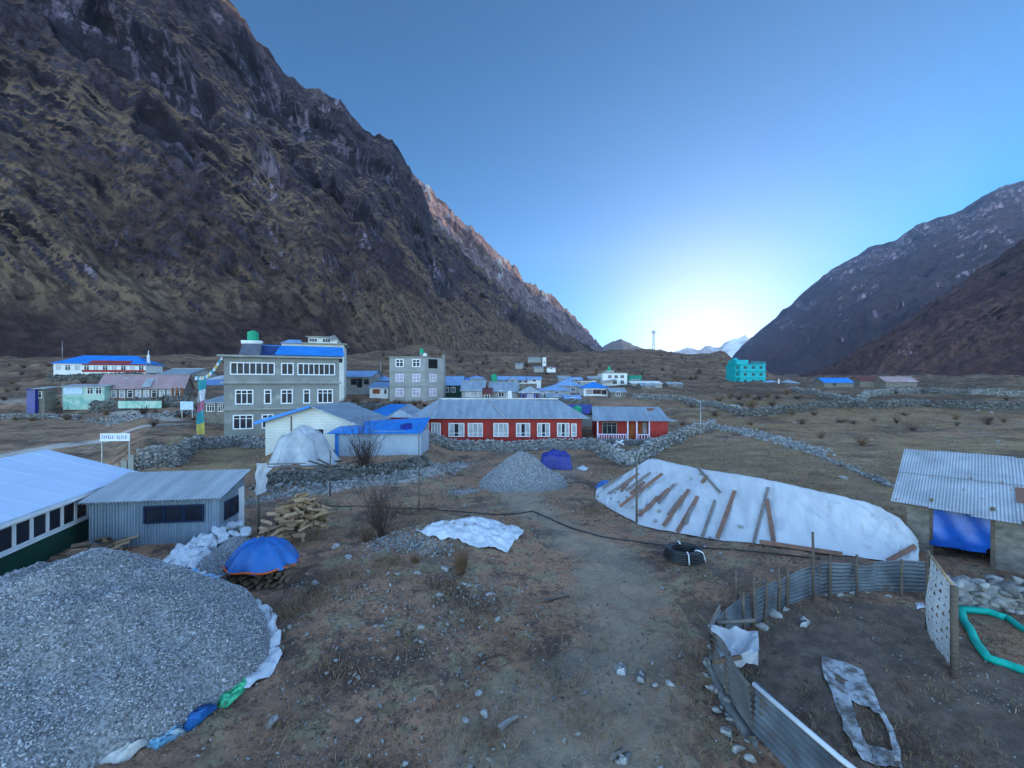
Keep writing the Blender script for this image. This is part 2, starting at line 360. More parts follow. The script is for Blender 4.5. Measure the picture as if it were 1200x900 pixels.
# ------------------------------------------------------------------ mountains and ground
def mountain(name, cols, nu, nv, disp, m, dip=None, prof=1.25, seed=1, back=1.0, rough=1.0, cliffs=(), jag=.28):
    """cols: direction px, base distance, base height, ridge distance, ridge py (in the 1200 px frame)"""
    c = np.array(cols, float)
    px = np.linspace(c[0,0], c[-1,0], nu)
    def ip(k):
        return np.interp(px, c[:,0], c[:,k])
    u = (px-600)/F
    Yb, zb, Yr, pyr = ip(1), ip(2), ip(3), ip(4)
    zr = H-(pyr-450)/F*Yr
    B = np.stack([u*Yb, Yb, zb], 1); Rg = np.stack([u*Yr, Yr, zr], 1)
    nb = max(8, nv//8)
    v = np.concatenate([np.linspace(0, 1, nv), 1+np.linspace(0, 1, nb+1)[1:]**1.3])
    V = np.minimum(v, 1)[None, :]
    horiz = (Rg-B)[:, None, :2]
    XY = B[:, None, :2]+horiz*V[..., None]
    rise = (zr-zb)[:, None]
    pr = V**prof*.8+.2*V
    Z = zb[:, None]+rise*pr
    over = np.maximum(v-1, 0)[None, :]
    hd = horiz/np.maximum(np.linalg.norm(horiz, axis=2, keepdims=True), 1e-6)
    XY = XY+hd*(over*rise*back)[..., None]
    Z = Z-over*(rise+60)
    A = np.concatenate([[0], np.cumsum(np.linalg.norm(np.diff(.5*(B+Rg)[:, :2], axis=0), axis=1))])[:, None]+0*Z
    X3, Y3 = XY[..., 0], XY[..., 1]
    dx = X3; sc_ = disp
    ph = R(dip or 0)
    p = A*math.cos(ph)-Z*math.sin(ph); q = A*math.sin(ph)+Z*math.cos(ph)
    n1 = fbm(X3/(sc_*9), Y3/(sc_*9), Z/(sc_*9), 5, seed)
    rid = 1-np.abs(fbm(A/(sc_*6), Z/(sc_*16), None, 5, seed+5))*1.6           # gullies and ribs running down
    led = fbm(p/(sc_*11), q/(sc_*1.6), None, 5, seed+9) if dip else 0*Z       # ledges along the dip
    led2 = fbm(p/(sc_*3), q/(sc_*.6), None, 4, seed+12) if dip else fbm(A/sc_, Z/sc_, None, 4, seed+12)*.6
    edge = np.clip(V*6, 0, 1)
    crag = np.abs(fbm(A/(sc_*2.2), Z/(sc_*3.2), X3/(sc_*4), 5, seed+40, .6))
    D = sc_*(n1*1.0+rid*.8+led*.85+led2*.34*rough-crag*.9*(.35+.65*V))*edge
    cl = 0*Z
    for pts_, half, dep in cliffs:                      # rock walls breaking through the slope: (direction, height fraction) along the band
        c_ = np.array(pts_, float); m_ = ((px >= c_[0,0]) & (px <= c_[-1,0]))[:, None]
        vc = np.interp(px, c_[:,0], c_[:,1])[:, None]+.03*vnoise(A/30, A*0, seed=seed+60)+.015*vnoise(A/8, A*0, seed=seed+61)
        hw = half*(.55+.6*np.abs(vnoise(A/55, A*0+7, seed=seed+62)))
        ends = np.minimum(sstep(c_[0,0], c_[0,0]+18, px), sstep(c_[-1,0], c_[-1,0]-18, px))[:, None]
        t_ = (V-vc)/hw
        D = D+m_*ends*dep*(sstep(-1.3, -1.0, t_)*-1+sstep(.55, 1.0, t_)*1.0+.9*sstep(.5, .95, t_)*sstep(1.7, 1.0, t_))*(1+.3*vnoise(A/9, Z/40, seed=seed+63))
        D = D+m_*ends*sstep(-1.2, -.9, t_)*sstep(1.1, .8, t_)*2.2*fbm(A/5, Z/28, None, 3, seed+64)
        cl = np.maximum(cl, m_*ends*sstep(-1.25, -.95, t_)*sstep(1.1, .9, t_))
    taper = np.where(v[None, :] > .93, .45, 1.0)
    nd = -hd*.85
    XY = XY+nd*(D*taper)[..., None]
    Z = Z+D*taper*.35+ (fbm(A/(sc_*1.2), A*0+3.3, None, 5, seed+30)*sc_*jag*sstep(.7, 1, V))
    P3 = np.concatenate([XY, Z[..., None]], 2); n, k = Z.shape
    idx = np.arange(n*k).reshape(n, k)
    Q = np.stack([idx[:-1,:-1], idx[1:,:-1], idx[1:,1:], idx[:-1,1:]], -1).reshape(-1, 4)
    o = fastmesh(name, P3.reshape(-1, 3), Q, m, smooth=False)
    me = o.data
    at = me.attributes.new('face', 'FLOAT_VECTOR', 'POINT')
    at.data.foreach_set('vector', np.stack([p, q, V+0*Z], -1).astype(np.float32).ravel())
    ac = me.attributes.new('cliff', 'FLOAT', 'POINT'); ac.data.foreach_set('value', (cl+0*Z).astype(np.float32).ravel())
    return tag(o, kind='structure')

def mountain_mat(name, rock, rock2, grass, grass2, soil, gamount=.5, S=1.0, cliff=None, top_rock=True):
    m = bpy.data.materials.new(name); m.use_nodes = True
    n = m.node_tree; b = n.nodes['Principled BSDF']; L = n.links.new
    b.inputs['Roughness'].default_value = .95; b.inputs['Specular IOR Level'].default_value = .1
    at = n.nodes.new('ShaderNodeAttribute'); at.attribute_name = 'face'
    sep = n.nodes.new('ShaderNodeSeparateXYZ'); L(at.outputs['Vector'], sep.inputs[0])
    geo = n.nodes.new('ShaderNodeNewGeometry')
    def nz(scale, sx=None, det=8, src=None, ro=.65):
        t = n.nodes.new('ShaderNodeTexNoise'); t.inputs['Scale'].default_value = 1; t.inputs['Detail'].default_value = det; t.inputs['Roughness'].default_value = ro
        mp = n.nodes.new('ShaderNodeMapping'); mp.inputs['Scale'].default_value = sx or (scale, scale, scale)
        L(src or geo.outputs['Position'], mp.inputs[0]); L(mp.outputs[0], t.inputs['Vector']); return t.outputs['Fac']
    def ramp(f, lo, hi):
        r = n.nodes.new('ShaderNodeMapRange'); r.interpolation_type = 'SMOOTHSTEP'; r.inputs[1].default_value = lo; r.inputs[2].default_value = hi
        L(f, r.inputs[0]); return r.outputs[0]
    def mix(f, a, bb):
        x = n.nodes.new('ShaderNodeMix'); x.data_type = 'RGBA'
        if isinstance(f, float): x.inputs['Factor'].default_value = f
        else: L(f, x.inputs['Factor'])
        for k, q in (('A', a), ('B', bb)):
            if isinstance(q, tuple): x.inputs[k].default_value = (*q, 1)
            else: L(q, x.inputs[k])
        return x.outputs['Result']
    def mth(op, a, c):
        x = n.nodes.new('ShaderNodeMath'); x.operation = op
        for k, q in enumerate((a, c)):
            if isinstance(q, (int, float)): x.inputs[k].default_value = q
            else: L(q, x.inputs[k])
        return x.outputs[0]
    band = nz(1, (.006/S, .035/S, 0), src=at.outputs['Vector'])
    fine = nz(1, (.09/S, .2/S, 0), src=at.outputs['Vector'], det=8, ro=.72)
    big = nz(.006/S)
    tiny = nz(.13/S, det=6, ro=.75)
    rk = mix(ramp(tiny, .42, .6), rock2, rock)
    rk = mix(ramp(nz(1, (.02/S, .07/S, 0), src=at.outputs['Vector'], det=8, ro=.7), .5, .62), rk, tuple(.42*v for v in rock2))
    gr = mix(ramp(fine, .42, .58), grass2, grass)
    so_ = mix(ramp(tiny, .4, .6), tuple(.6*v for v in soil), soil)
    gr = mix(ramp(big, .45, .6), gr, so_)
    f = mth('ADD', mth('MULTIPLY', band, .6), mth('MULTIPLY', fine, .4))
    hf = sep.outputs['Z']
    f = mth('ADD', f, mth('MULTIPLY', mth('SUBTRACT', .55, hf), .22))          # grass low down, bare rock high up
    nrm = n.nodes.new('ShaderNodeSeparateXYZ'); L(geo.outputs['True Normal'], nrm.inputs[0])
    f = mth('ADD', f, mth('MULTIPLY', mth('SUBTRACT', nrm.outputs['Z'], .5), .35))  # grass holds on ledges, not on cliffs
    g = ramp(f, .53-.2*gamount, .60-.2*gamount)
    ca_ = n.nodes.new('ShaderNodeAttribute'); ca_.attribute_name = 'cliff'
    streak = ramp(nz(1, (.16/S, .16/S, .012/S), det=5, ro=.7), .46, .6)
    wall = mix(streak, tuple(.75*v for v in rock2), tuple(min(.5, 2.4*v) for v in rock))
    wall = mix(ramp(nz(.03/S), .42, .56), wall, tuple(.8*v for v in rock2))
    c = mix(g, rk, gr)
    c = mix(mth('MULTIPLY', ca_.outputs['Fac'], .92), c, wall)
    # scrub: small dark clumps
    scr = ramp(nz(.22/S, det=3), .52, .62)
    c = mix(mth('MULTIPLY', scr, .7), c, tuple(.4*v for v in soil))
    foot = ramp(hf, .11, .02)
    c = mix(mth('MULTIPLY', foot, mth('ADD', .1, mth('MULTIPLY', big, .8))), c, so_)
    if cliff:
        cc = ramp(nz(1, (.02/S, .008/S, 0), src=at.outputs['Vector'], det=6), cliff[1], cliff[1]+.06)
        st = ramp(nz(1, (.18/S, .16/S, .02/S), det=3), .45, .6)
        c = mix(mth('MULTIPLY', mth('MULTIPLY', cc, st), mth('SUBTRACT', 1.0, g)), c, cliff[0])
    L(c, b.inputs['Base Color'])
    bp = n.nodes.new('ShaderNodeBump'); bp.inputs['Strength'].default_value = 1.0; bp.inputs['Distance'].default_value = 4.0*S
    L(mth('ADD', nz(.1/S, det=8, ro=.7), mth('MULTIPLY', fine, .6)), bp.inputs['Height']); L(bp.outputs[0], b.inputs['Normal'])
    return m
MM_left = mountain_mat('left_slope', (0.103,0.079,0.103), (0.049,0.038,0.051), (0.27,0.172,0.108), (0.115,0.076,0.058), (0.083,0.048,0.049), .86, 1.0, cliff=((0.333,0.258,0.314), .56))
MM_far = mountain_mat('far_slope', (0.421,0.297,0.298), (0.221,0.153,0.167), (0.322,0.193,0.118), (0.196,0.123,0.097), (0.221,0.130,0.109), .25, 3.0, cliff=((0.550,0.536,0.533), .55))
MM_right = mountain_mat('right_far_slope', (0.132,0.086,0.101), (0.080,0.050,0.062), (0.139,0.075,0.066), (0.099,0.053,0.054), (0.112,0.059,0.057), .4, 3.0, cliff=((0.450,0.302,0.334), .5))
MM_rnear = mountain_mat('right_near_slope', (0.124,0.074,0.080), (0.066,0.041,0.046), (0.177,0.089,0.066), (0.104,0.054,0.050), (0.117,0.053,0.047), .6, 1.3, cliff=((0.383,0.250,0.274), .6))
MM_snow = mat('snowy_rock', (.8,.82,.86), (.3,.3,.36), .0012, .8, thr=(.42,.55))
MM_blue = mat('distant_rock', (.06,.07,.1), (.04,.045,.07), .003, .9)  # shade put into the colour: kept dark because the sun reaches this ridge

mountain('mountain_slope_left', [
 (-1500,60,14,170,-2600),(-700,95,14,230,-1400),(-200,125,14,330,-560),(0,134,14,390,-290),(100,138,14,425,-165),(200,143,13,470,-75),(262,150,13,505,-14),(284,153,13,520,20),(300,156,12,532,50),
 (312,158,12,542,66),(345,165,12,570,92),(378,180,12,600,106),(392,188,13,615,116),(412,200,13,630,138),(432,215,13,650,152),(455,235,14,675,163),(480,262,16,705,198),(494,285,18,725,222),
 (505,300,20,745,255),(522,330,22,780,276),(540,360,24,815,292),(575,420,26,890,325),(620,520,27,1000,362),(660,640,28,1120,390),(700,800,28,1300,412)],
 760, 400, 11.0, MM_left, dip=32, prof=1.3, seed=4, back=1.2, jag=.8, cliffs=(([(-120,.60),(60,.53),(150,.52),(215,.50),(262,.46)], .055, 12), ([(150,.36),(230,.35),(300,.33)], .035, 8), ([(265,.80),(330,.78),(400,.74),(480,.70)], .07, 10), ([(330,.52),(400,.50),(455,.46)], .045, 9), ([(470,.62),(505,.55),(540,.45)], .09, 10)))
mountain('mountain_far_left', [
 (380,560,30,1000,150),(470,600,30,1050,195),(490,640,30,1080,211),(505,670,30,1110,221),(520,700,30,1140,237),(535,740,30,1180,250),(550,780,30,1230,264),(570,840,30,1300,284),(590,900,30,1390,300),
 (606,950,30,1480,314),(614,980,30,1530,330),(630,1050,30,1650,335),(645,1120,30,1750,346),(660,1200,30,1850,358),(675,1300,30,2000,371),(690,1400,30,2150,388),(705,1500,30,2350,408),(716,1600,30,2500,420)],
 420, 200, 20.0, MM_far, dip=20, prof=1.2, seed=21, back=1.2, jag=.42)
RF = 4300
mountain('mountain_far_right', [
 (840,2500,25,RF*1.15,436),(858,2300,25,RF*1.12,420),(868,2200,25,RF*1.1,406),(880,2100,25,RF*1.08,395),(905,1900,25,RF*1.05,374),(940,1700,25,RF,345),(975,1500,25,RF*.97,318),(1000,1350,25,RF*.95,304),(1020,1250,25,RF*.93,290),(1032,1200,25,RF*.92,287),
 (1050,1150,25,RF*.9,285),(1075,1080,25,RF*.88,263),(1110,1000,25,RF*.85,250),(1140,950,25,RF*.82,237),(1170,900,25,RF*.8,222),(1200,880,25,RF*.78,214),(1300,800,25,RF*.7,180),(1500,700,25,RF*.6,120),(1800,600,25,RF*.5,60),(2600,420,25,RF*.35,-40)],
 620, 260, 52.0, MM_right, dip=-20, prof=1.1, seed=33, back=1.0)
mountain('mountain_near_right', [
 (890,560,14,640,446),(930,530,13,660,440),(960,505,13,680,430),(1000,470,13,720,414),(1030,450,13,760,396),(1050,440,13,780,383),(1080,425,13,800,364),(1110,410,13,820,341),(1150,395,13,840,312),(1200,375,13,850,278),(1300,330,13,840,222),(1500,270,13,760,110),(1900,190,13,560,-80),(2600,120,13,360,-300)],
 520, 220, 16.0, MM_rnear, dip=-28, prof=1.15, seed=47, back=1.2)
mountain('mountain_blue_distant', [(680,3600,20,5000,416),(700,3600,20,5000,410),(714,3600,20,5000,402),(727,3600,20,5000,398),(742,3600,20,5000,404),(760,3600,20,5000,412),(790,3600,20,5000,418)], 80, 50, 30.0, MM_blue, seed=60)
mountain('mountain_snowy', [(770,8000,0,10500,418),(795,8000,0,10500,411),(806,8000,0,10500,407),(818,8000,0,10500,410),(828,8000,0,10500,406),(842,8000,0,10500,407),(852,8000,0,10500,400),(864,8000,0,10500,397),(874,8000,0,10500,393),(884,8000,0,10500,402),(905,8000,0,10500,410),(940,8000,0,10500,420)],
 200, 80, 70.0, MM_snow, seed=71)

def seg_d(x, y, pts):
    d = np.full_like(x, 1e9)
    for (ax, ay), (bx, by) in zip(pts[:-1], pts[1:]):
        vx, vy = bx-ax, by-ay; t = np.clip(((x-ax)*vx+(y-ay)*vy)/(vx*vx+vy*vy), 0, 1)
        d = np.minimum(d, np.hypot(x-ax-t*vx, y-ay-t*vy))
    return d
g2 = lambda px, py: tuple(G(px, py)[:2])
TRAIL = [(-1.0, 4), (.6, 7.5), (2.6, 10.5), (3.6, 13.5), (3.9, 16.5), (2.6, 20), (1.2, 23), (.6, 27), (2.2, 32), (4.2, 38)]
ROAD = [g2(-40, 540), g2(60, 525), g2(150, 505), g2(205, 497)]
ROAD2 = [g2(-60, 470), g2(40, 468), g2(110, 470), g2(160, 485), g2(200, 492)]
FPATH = [g2(285, 590), g2(330, 580), g2(390, 571), g2(440, 566), g2(500, 555), g2(540, 545)]
def ground_masks(x, y):
    d = np.hypot(x, y)
    n = fbm(x*.35, y*.35, None, 4, 77)
    trail = sstep(2.6, .3, seg_d(x, y, TRAIL)+n*1.3+.5*fbm(x*1.4, y*1.4, None, 3, 78))*(d < 60)
    rd = np.maximum(sstep(2.0, 1.0, seg_d(x, y, ROAD)+n*.5), .8*sstep(1.8, .9, seg_d(x, y, ROAD2)+n*.5))
    stone = sstep(1.0, .45, seg_d(x, y, FPATH)+n*.25)
    px = 600+F*x/np.maximum(y, .5)
    lawn = ((px > 195) & (px < 312))*sstep(31, 33, y+n)*sstep(47.5, 45.5, y)
    field = sstep(18.5, 21, y-np.maximum(0, (x-14))*.0)*sstep(8.5, 10.5, x-(y-28)*.12)*sstep(49, 46, y)
    field2 = sstep(770, 840, px)*sstep(48, 56, y)*sstep(240, 120, y)*.75
    pen = ((x > 5.2) & (x < 12.4) & (y < 13.4))*1.0
    return trail, np.maximum(rd, stone), np.clip(lawn+field*.8+field2*.6, 0, 1), pen
az = np.concatenate([np.linspace(-180, -82, 40)[:-1], np.linspace(-82, 72, 620), np.linspace(72, 180, 40)[1:]])
rr = np.concatenate([[0.5], np.geomspace(3, 60, 330), np.geomspace(60.3, 700, 230), np.geomspace(720, 12000, 30)])
AZ, RR = np.meshgrid(np.radians(az), rr, indexing='ij')
GX, GY = np.sin(AZ)*RR, np.cos(AZ)*RR
GZ = TZ(GX, GY)
near = np.clip(1-RR/60, 0, 1)
tr, rdm, lawn, pen = ground_masks(GX, GY)
GZ = GZ+near*(.05*fbm(GX*1.7, GY*1.7, None, 4, 5)+.03*fbm(GX*6, GY*6, None, 2, 8))*(1-.5*tr)
idx = np.arange(GX.size).reshape(GX.shape)
Qg = np.stack([idx[:-1,:-1], idx[1:,:-1], idx[1:,1:], idx[:-1,1:]], -1).reshape(-1, 4)[:, ::-1]
def ground_mat():
    m = bpy.data.materials.new('valley_ground'); m.use_nodes = True
    n = m.node_tree; b = n.nodes['Principled BSDF']; L = n.links.new
    b.inputs['Roughness'].default_value = .97; b.inputs['Specular IOR Level'].default_value = .08
    geo = n.nodes.new('ShaderNodeNewGeometry')
    at = n.nodes.new('ShaderNodeAttribute'); at.attribute_name = 'zones'
    sep = n.nodes.new('ShaderNodeSeparateXYZ'); L(at.outputs['Vector'], sep.inputs[0])
    ap = n.nodes.new('ShaderNodeAttribute'); ap.attribute_name = 'pen'
    def nz(s, det=8, ro=.65, off=0, sx=(1,1,1)):
        t = n.nodes.new('ShaderNodeTexNoise'); t.inputs['Scale'].default_value = s; t.inputs['Detail'].default_value = det; t.inputs['Roughness'].default_value = ro
        mp = n.nodes.new('ShaderNodeMapping'); mp.inputs['Location'].default_value = (off, off*.7, 0); mp.inputs['Scale'].default_value = sx
        L(geo.outputs['Position'], mp.inputs[0]); L(mp.outputs[0], t.inputs['Vector']); return t.outputs['Fac']
    def ramp(f, lo, hi):
        r = n.nodes.new('ShaderNodeMapRange'); r.interpolation_type = 'SMOOTHSTEP'; r.inputs[1].default_value = lo; r.inputs[2].default_value = hi
        L(f, r.inputs[0]); return r.outputs[0]
    def mix(f, a, bb):
        x = n.nodes.new('ShaderNodeMix'); x.data_type = 'RGBA'
        if isinstance(f, float): x.inputs['Factor'].default_value = f
        else: L(f, x.inputs['Factor'])
        for k, q in (('A', a), ('B', bb)):
            if isinstance(q, tuple): x.inputs[k].default_value = (*q, 1)
            else: L(q, x.inputs[k])
        return x.outputs['Result']
    def mth(op, a, c):
        x = n.nodes.new('ShaderNodeMath'); x.operation = op
        for k, q in enumerate((a, c)):
            if isinstance(q, (int, float)): x.inputs[k].default_value = q
            else: L(q, x.inputs[k])
        return x.outputs[0]
    soil = mix(ramp(nz(.5), .42, .58), (0.409,0.232,0.152), (0.218,0.146,0.111))
    soil = mix(ramp(nz(.16, off=7), .46, .56), soil, (0.438,0.232,0.143))
    soil = mix(ramp(nz(.9, off=31), .5, .6), soil, (0.353,0.266,0.167))
    soil = mix(ramp(nz(.33, 8, .75, off=51), .52, .6), soil, (0.141,0.094,0.077))
    soil = mix(ramp(nz(2.6, 7, .75, off=61), .54, .64), soil, (0.162,0.100,0.077))
    soil = mix(ramp(nz(7, 6, .75, off=3), .5, .66), soil, (0.114,0.077,0.061))
    soil = mix(ramp(nz(13, 5, .8, off=13), .58, .66), soil, (0.557,0.429,0.337))
    gr = mix(ramp(nz(.35, sx=(1,3,1)), .4, .6), (0.424,0.299,0.156), (0.278,0.187,0.116))
    gr = mix(ramp(nz(4, 6, .75), .42, .68), gr, (0.199,0.131,0.089))
    c = mix(mth('MULTIPLY', sep.outputs['Z'], .85), soil, gr)
    dirt = mix(ramp(nz(1.3, off=4), .35, .65), (0.438,0.346,0.257), (0.291,0.240,0.190))
    dirt = mix(ramp(nz(9, 5, .75, off=9), .52, .72), dirt, (0.539,0.443,0.362))
    c = mix(mth('MULTIPLY', sep.outputs['X'], .6), c, dirt)
    road = mix(ramp(nz(6, 5, .75, off=2), .4, .65), (0.502,0.431,0.368), (0.601,0.544,0.517))
    c = mix(sep.outputs['Y'], c, road)
    pn = mix(ramp(nz(2.2, 6, .7, off=5), .4, .62), (0.227,0.164,0.130), (0.133,0.100,0.085))
    c = mix(mth('MULTIPLY', ap.outputs['Fac'], .8), c, pn)
    # far away the ground is scrub: dark bushes, pale stones
    cd_ = n.nodes.new('ShaderNodeVectorMath'); cd_.operation = 'LENGTH'; L(geo.outputs['Position'], cd_.inputs[0])
    fr = ramp(cd_.outputs['Value'], 66, 135)
    mid = ramp(cd_.outputs['Value'], 28, 60)
    pt = nz(.13, 8, .72, off=17, sx=(.7,1.6,1))
    c = mix(mth('MULTIPLY', mth('MULTIPLY', mid, ramp(pt, .5, .62)), .75), c, (0.116,0.074,0.055))
    c = mix(mth('MULTIPLY', mth('MULTIPLY', mid, ramp(nz(.8, 5, .75, off=23), .6, .68)), .7), c, (0.561,0.479,0.406))
    sb = mix(ramp(nz(.09, 8, .75, sx=(.6,1.4,1)), .44, .58), (0.085,0.053,0.042), (0.265,0.162,0.098))
    sb = mix(ramp(nz(.35, 6, .75, off=41), .5, .6), sb, (0.078,0.050,0.040))
    sb = mix(ramp(nz(.5, 5, .75, off=3), .6, .68), sb, (0.561,0.465,0.392))
    c = mix(mth('MULTIPLY', fr, .8), c, sb)
    L(c, b.inputs['Base Color'])
    bp = n.nodes.new('ShaderNodeBump'); bp.inputs['Strength'].default_value = 1.0; bp.inputs['Distance'].default_value = .12
    L(mth('ADD', nz(5, 8, .75), mth('MULTIPLY', nz(26, 4, .7), .35)), bp.inputs['Height']); L(bp.outputs[0], b.inputs['Normal'])
    return m
go = fastmesh('ground', np.stack([GX, GY, GZ], -1).reshape(-1, 3), Qg, ground_mat(), smooth=True)
tag(go, kind='structure')
a1 = go.data.attributes.new('zones', 'FLOAT_VECTOR', 'POINT'); a1.data.foreach_set('vector', np.stack([tr, rdm, lawn], -1).astype(np.float32).ravel())
a2 = go.data.attributes.new('pen', 'FLOAT', 'POINT'); a2.data.foreach_set('value', pen.astype(np.float32).ravel())

def add_haze(dens):
    hz = MB().box(-6500, 6500, -500, 6900, -12, 2100).build('haze', None)
    m = bpy.data.materials.new('haze_air'); m.use_nodes = True; n = m.node_tree; n.nodes.clear()
    o = n.nodes.new('ShaderNodeOutputMaterial'); v = n.nodes.new('ShaderNodeVolumePrincipled')
    v.inputs['Color'].default_value = (.55, .75, 1, 1); v.inputs['Density'].default_value = dens; v.inputs['Anisotropy'].default_value = .35
    n.links.new(v.outputs[0], o.inputs['Volume']); hz.data.materials.append(m)
    tag(hz, kind='stuff')
add_haze(HAZE)

# ------------------------------------------------------------------ building kit
def face_front(w, d): return lambda a, z, o: (a, -d/2-o, z)
def face_right(w, d): return lambda a, z, o: (w/2+o, a, z)
def face_left(w, d): return lambda a, z, o: (-w/2-o, -a, z)
def window(parent, fn, cx, z0, z1, w, cols=2, bars=(.72,), fm='frame', pane='glass', t=.07, out=.05, label=None):
    """frame with mullions and glazing bars; the pane is its sub-part"""
    m = MB(); bx = lambda a0, a1, c0, c1, o0, o1: m.box(a0, a1, c0, c1, o0, o1, fn=lambda a, z, o: fn(a, z, o))
    x0, x1 = cx-w/2, cx+w/2
    bx(x0-t, x0+t*.3, z0-t, z1+t, 0, out); bx(x1-t*.3, x1+t, z0-t, z1+t, 0, out)
    bx(x0+t*.3, x1-t*.3, z0-t, z0+t*.3, 0, out); bx(x0+t*.3, x1-t*.3, z1-t*.3, z1+t, 0, out)
    for k in range(1, cols):
        xm = x0+(x1-x0)*k/cols; bx(xm-t*.5, xm+t*.5, z0+t*.3, z1-t*.3, 0, out*.85)
    for b in bars:
        zm = z0+(z1-z0)*b; bx(x0+t*.3, x1-t*.3, zm-t*.35, zm+t*.35, 0, out*.7)
    f = m.build('window', M[fm], parent)
    if label: f['label'] = label
    MB().box(x0, x1, z0, z1, .004, .02, fn=lambda a, z, o: fn(a, z, o)).build('pane', M[pane], f)
    return f
def wall_box(parent, w, d, h, m, skirt=1.5, gable=0.0, name='wall', ridge_off=0.0):
    mb = MB(); mb.box(-w/2, w/2, -d/2, d/2, -skirt, h)
    if gable:
        for s in (-1, 1):
            x0, x1 = sorted((s*w/2, s*(w/2-.12)))
            lo = [(x0, -d/2, h), (x0, d/2, h), (x0, ridge_off, h+gable)]; hi = [(x1, a[1], a[2]) for a in lo]
            mb.prismface(lo, hi)
    return mb.build(name, M[m], parent)
def gable_roof(parent, w, d, h, rise, m, ov=.35, ovx=.3, th=.07, cap=True, ridge_off=0.0):
    mb = MB(); W = w/2+ovx
    for s in (-1, 1):
        run = d/2-s*ridge_off*0 + (ridge_off if s < 0 else -ridge_off)
        e = run+ov; drop = rise*(ov/run)
        ye = s*(d/2+ov); ze = h-drop+.02
        mb.slab([(-W, ye, ze), (W, ye, ze), (W, ridge_off, h+rise+.02), (-W, ridge_off, h+rise+.02)], th)
    r = mb.build('roof', M[m], parent)
    if cap: MB().box(-W-.02, W+.02, ridge_off-.16, ridge_off+.16, h+rise, h+rise+.05).build('ridge_cap', M['tinplain'] if 'tin' in m and 'blue' not in m else M[m], r)
    return r
def hip_roof(parent, w, d, h, rise, m, ov=.4, inset=None):
    mb = MB(); W, D = w/2+ov, d/2+ov
    i = min(W, D)*(1 if inset is None else inset); rx = max(W-i, .05)
    b = [(-W,-D,h), (W,-D,h), (W,D,h), (-W,D,h)]; t = [(-rx,0,h+rise), (rx,0,h+rise)]
    mb.add(b+[(p[0],p[1],p[2]-.08) for p in b]+t, [(0,1,9,8), (1,2,9), (2,3,8,9), (3,0,8), (7,6,5,4), (0,4,5,1), (1,5,6,2), (2,6,7,3), (3,7,4,0)])
    return mb.build('roof', M[m], parent)
def house(name, label, px, Y, pyb, pye, pyr, depth, wallm, roofm, kind='gable', wins=(), rz=0.0, group=None, cat='house', door=None, gable_wall=True, skirt=1.5, fm='frame', pane='glass'):
    """px=(left, right) of the front, Y its distance, rows of base, eave and ridge"""
    k = Y/F
    w = (px[1]-px[0])*k; x = ((px[0]+px[1])/2-600)*k; zb = H-(pyb-450)*k
    h = (pyb-pye)*k; 
    rise = max(.1, (pye-pyr)*k*1.05)
    r = thing(name, label, cat, (x, Y+depth/2, zb), rz, group)
    wall_box(r, w, depth, h, wallm, skirt, rise if (kind == 'gable' and gable_wall) else 0)
    if kind == 'gable': gable_roof(r, w, depth, h, rise, roofm)
    elif kind == 'hip': hip_roof(r, w, depth, h, rise, roofm)
    elif kind == 'shed':
        mb = MB(); mb.slab([(-w/2-.3,-depth/2-.35,h-.05), (w/2+.3,-depth/2-.35,h-.05), (w/2+.3,depth/2+.2,h+rise), (-w/2-.3,depth/2+.2,h+rise)], .06)
        mb.build('roof', M[roofm], r)
        mb2 = MB()
        for s in (-1, 1): mb2.prismface([(s*w/2,-depth/2,h),(s*w/2,depth/2,h),(s*w/2,depth/2,h+rise-.05)], [(s*(w/2-.1),-depth/2,h),(s*(w/2-.1),depth/2,h),(s*(w/2-.1),depth/2,h+rise-.05)])
        mb2.build('gable', M[wallm], r)
    else:
        MB().box(-w/2-.15, w/2+.15, -depth/2-.15, depth/2+.15, h, h+.18).build('roof', M[roofm], r)
    fn = face_front(w, depth)
    for q in wins:                      # (fraction along the front, width, sill, head, columns)
        window(r, fn, (q[0]-.5)*w, q[2], q[3], q[1], q[4] if len(q) > 4 else 2, (.7,) if q[3]-q[2] > .7 else (), fm=fm, pane=q[5] if len(q) > 5 else pane)
    if door:
        dx, dw, dh, dm = door
        o = MB().box((dx-.5)*w-dw/2, (dx-.5)*w+dw/2, 0, dh, 0, .06, fn=lambda a, z, o: fn(a, z, o)).build('door', M[dm], r)
        MB().box((dx-.5)*w+dw*.3, (dx-.5)*w+dw*.38, dh*.45, dh*.52, .06, .1, fn=lambda a, z, o: fn(a, z, o)).build('handle', M['steel'], o)
    return r, w, h
def water_tank(label, loc, r=.6, h=1.3, group='green water tanks', m='greentank'):
    mb = MB(); pr = [(r*.98, 0)]
    for k in range(5):
        z = h*.78*k/5; pr += [(r, z+.02), (r, z+h*.12), (r*.95, z+h*.145)]
    pr += [(r, h*.8), (r*.85, h*.92), (r*.35, h), (r*.33, h*1.06)]
    mb.lathe(pr, 18)
    o = mb.build('water_tank', M[m], None, True, None); o.location = tuple(loc)
    return tag(o, label, 'water tank', group)

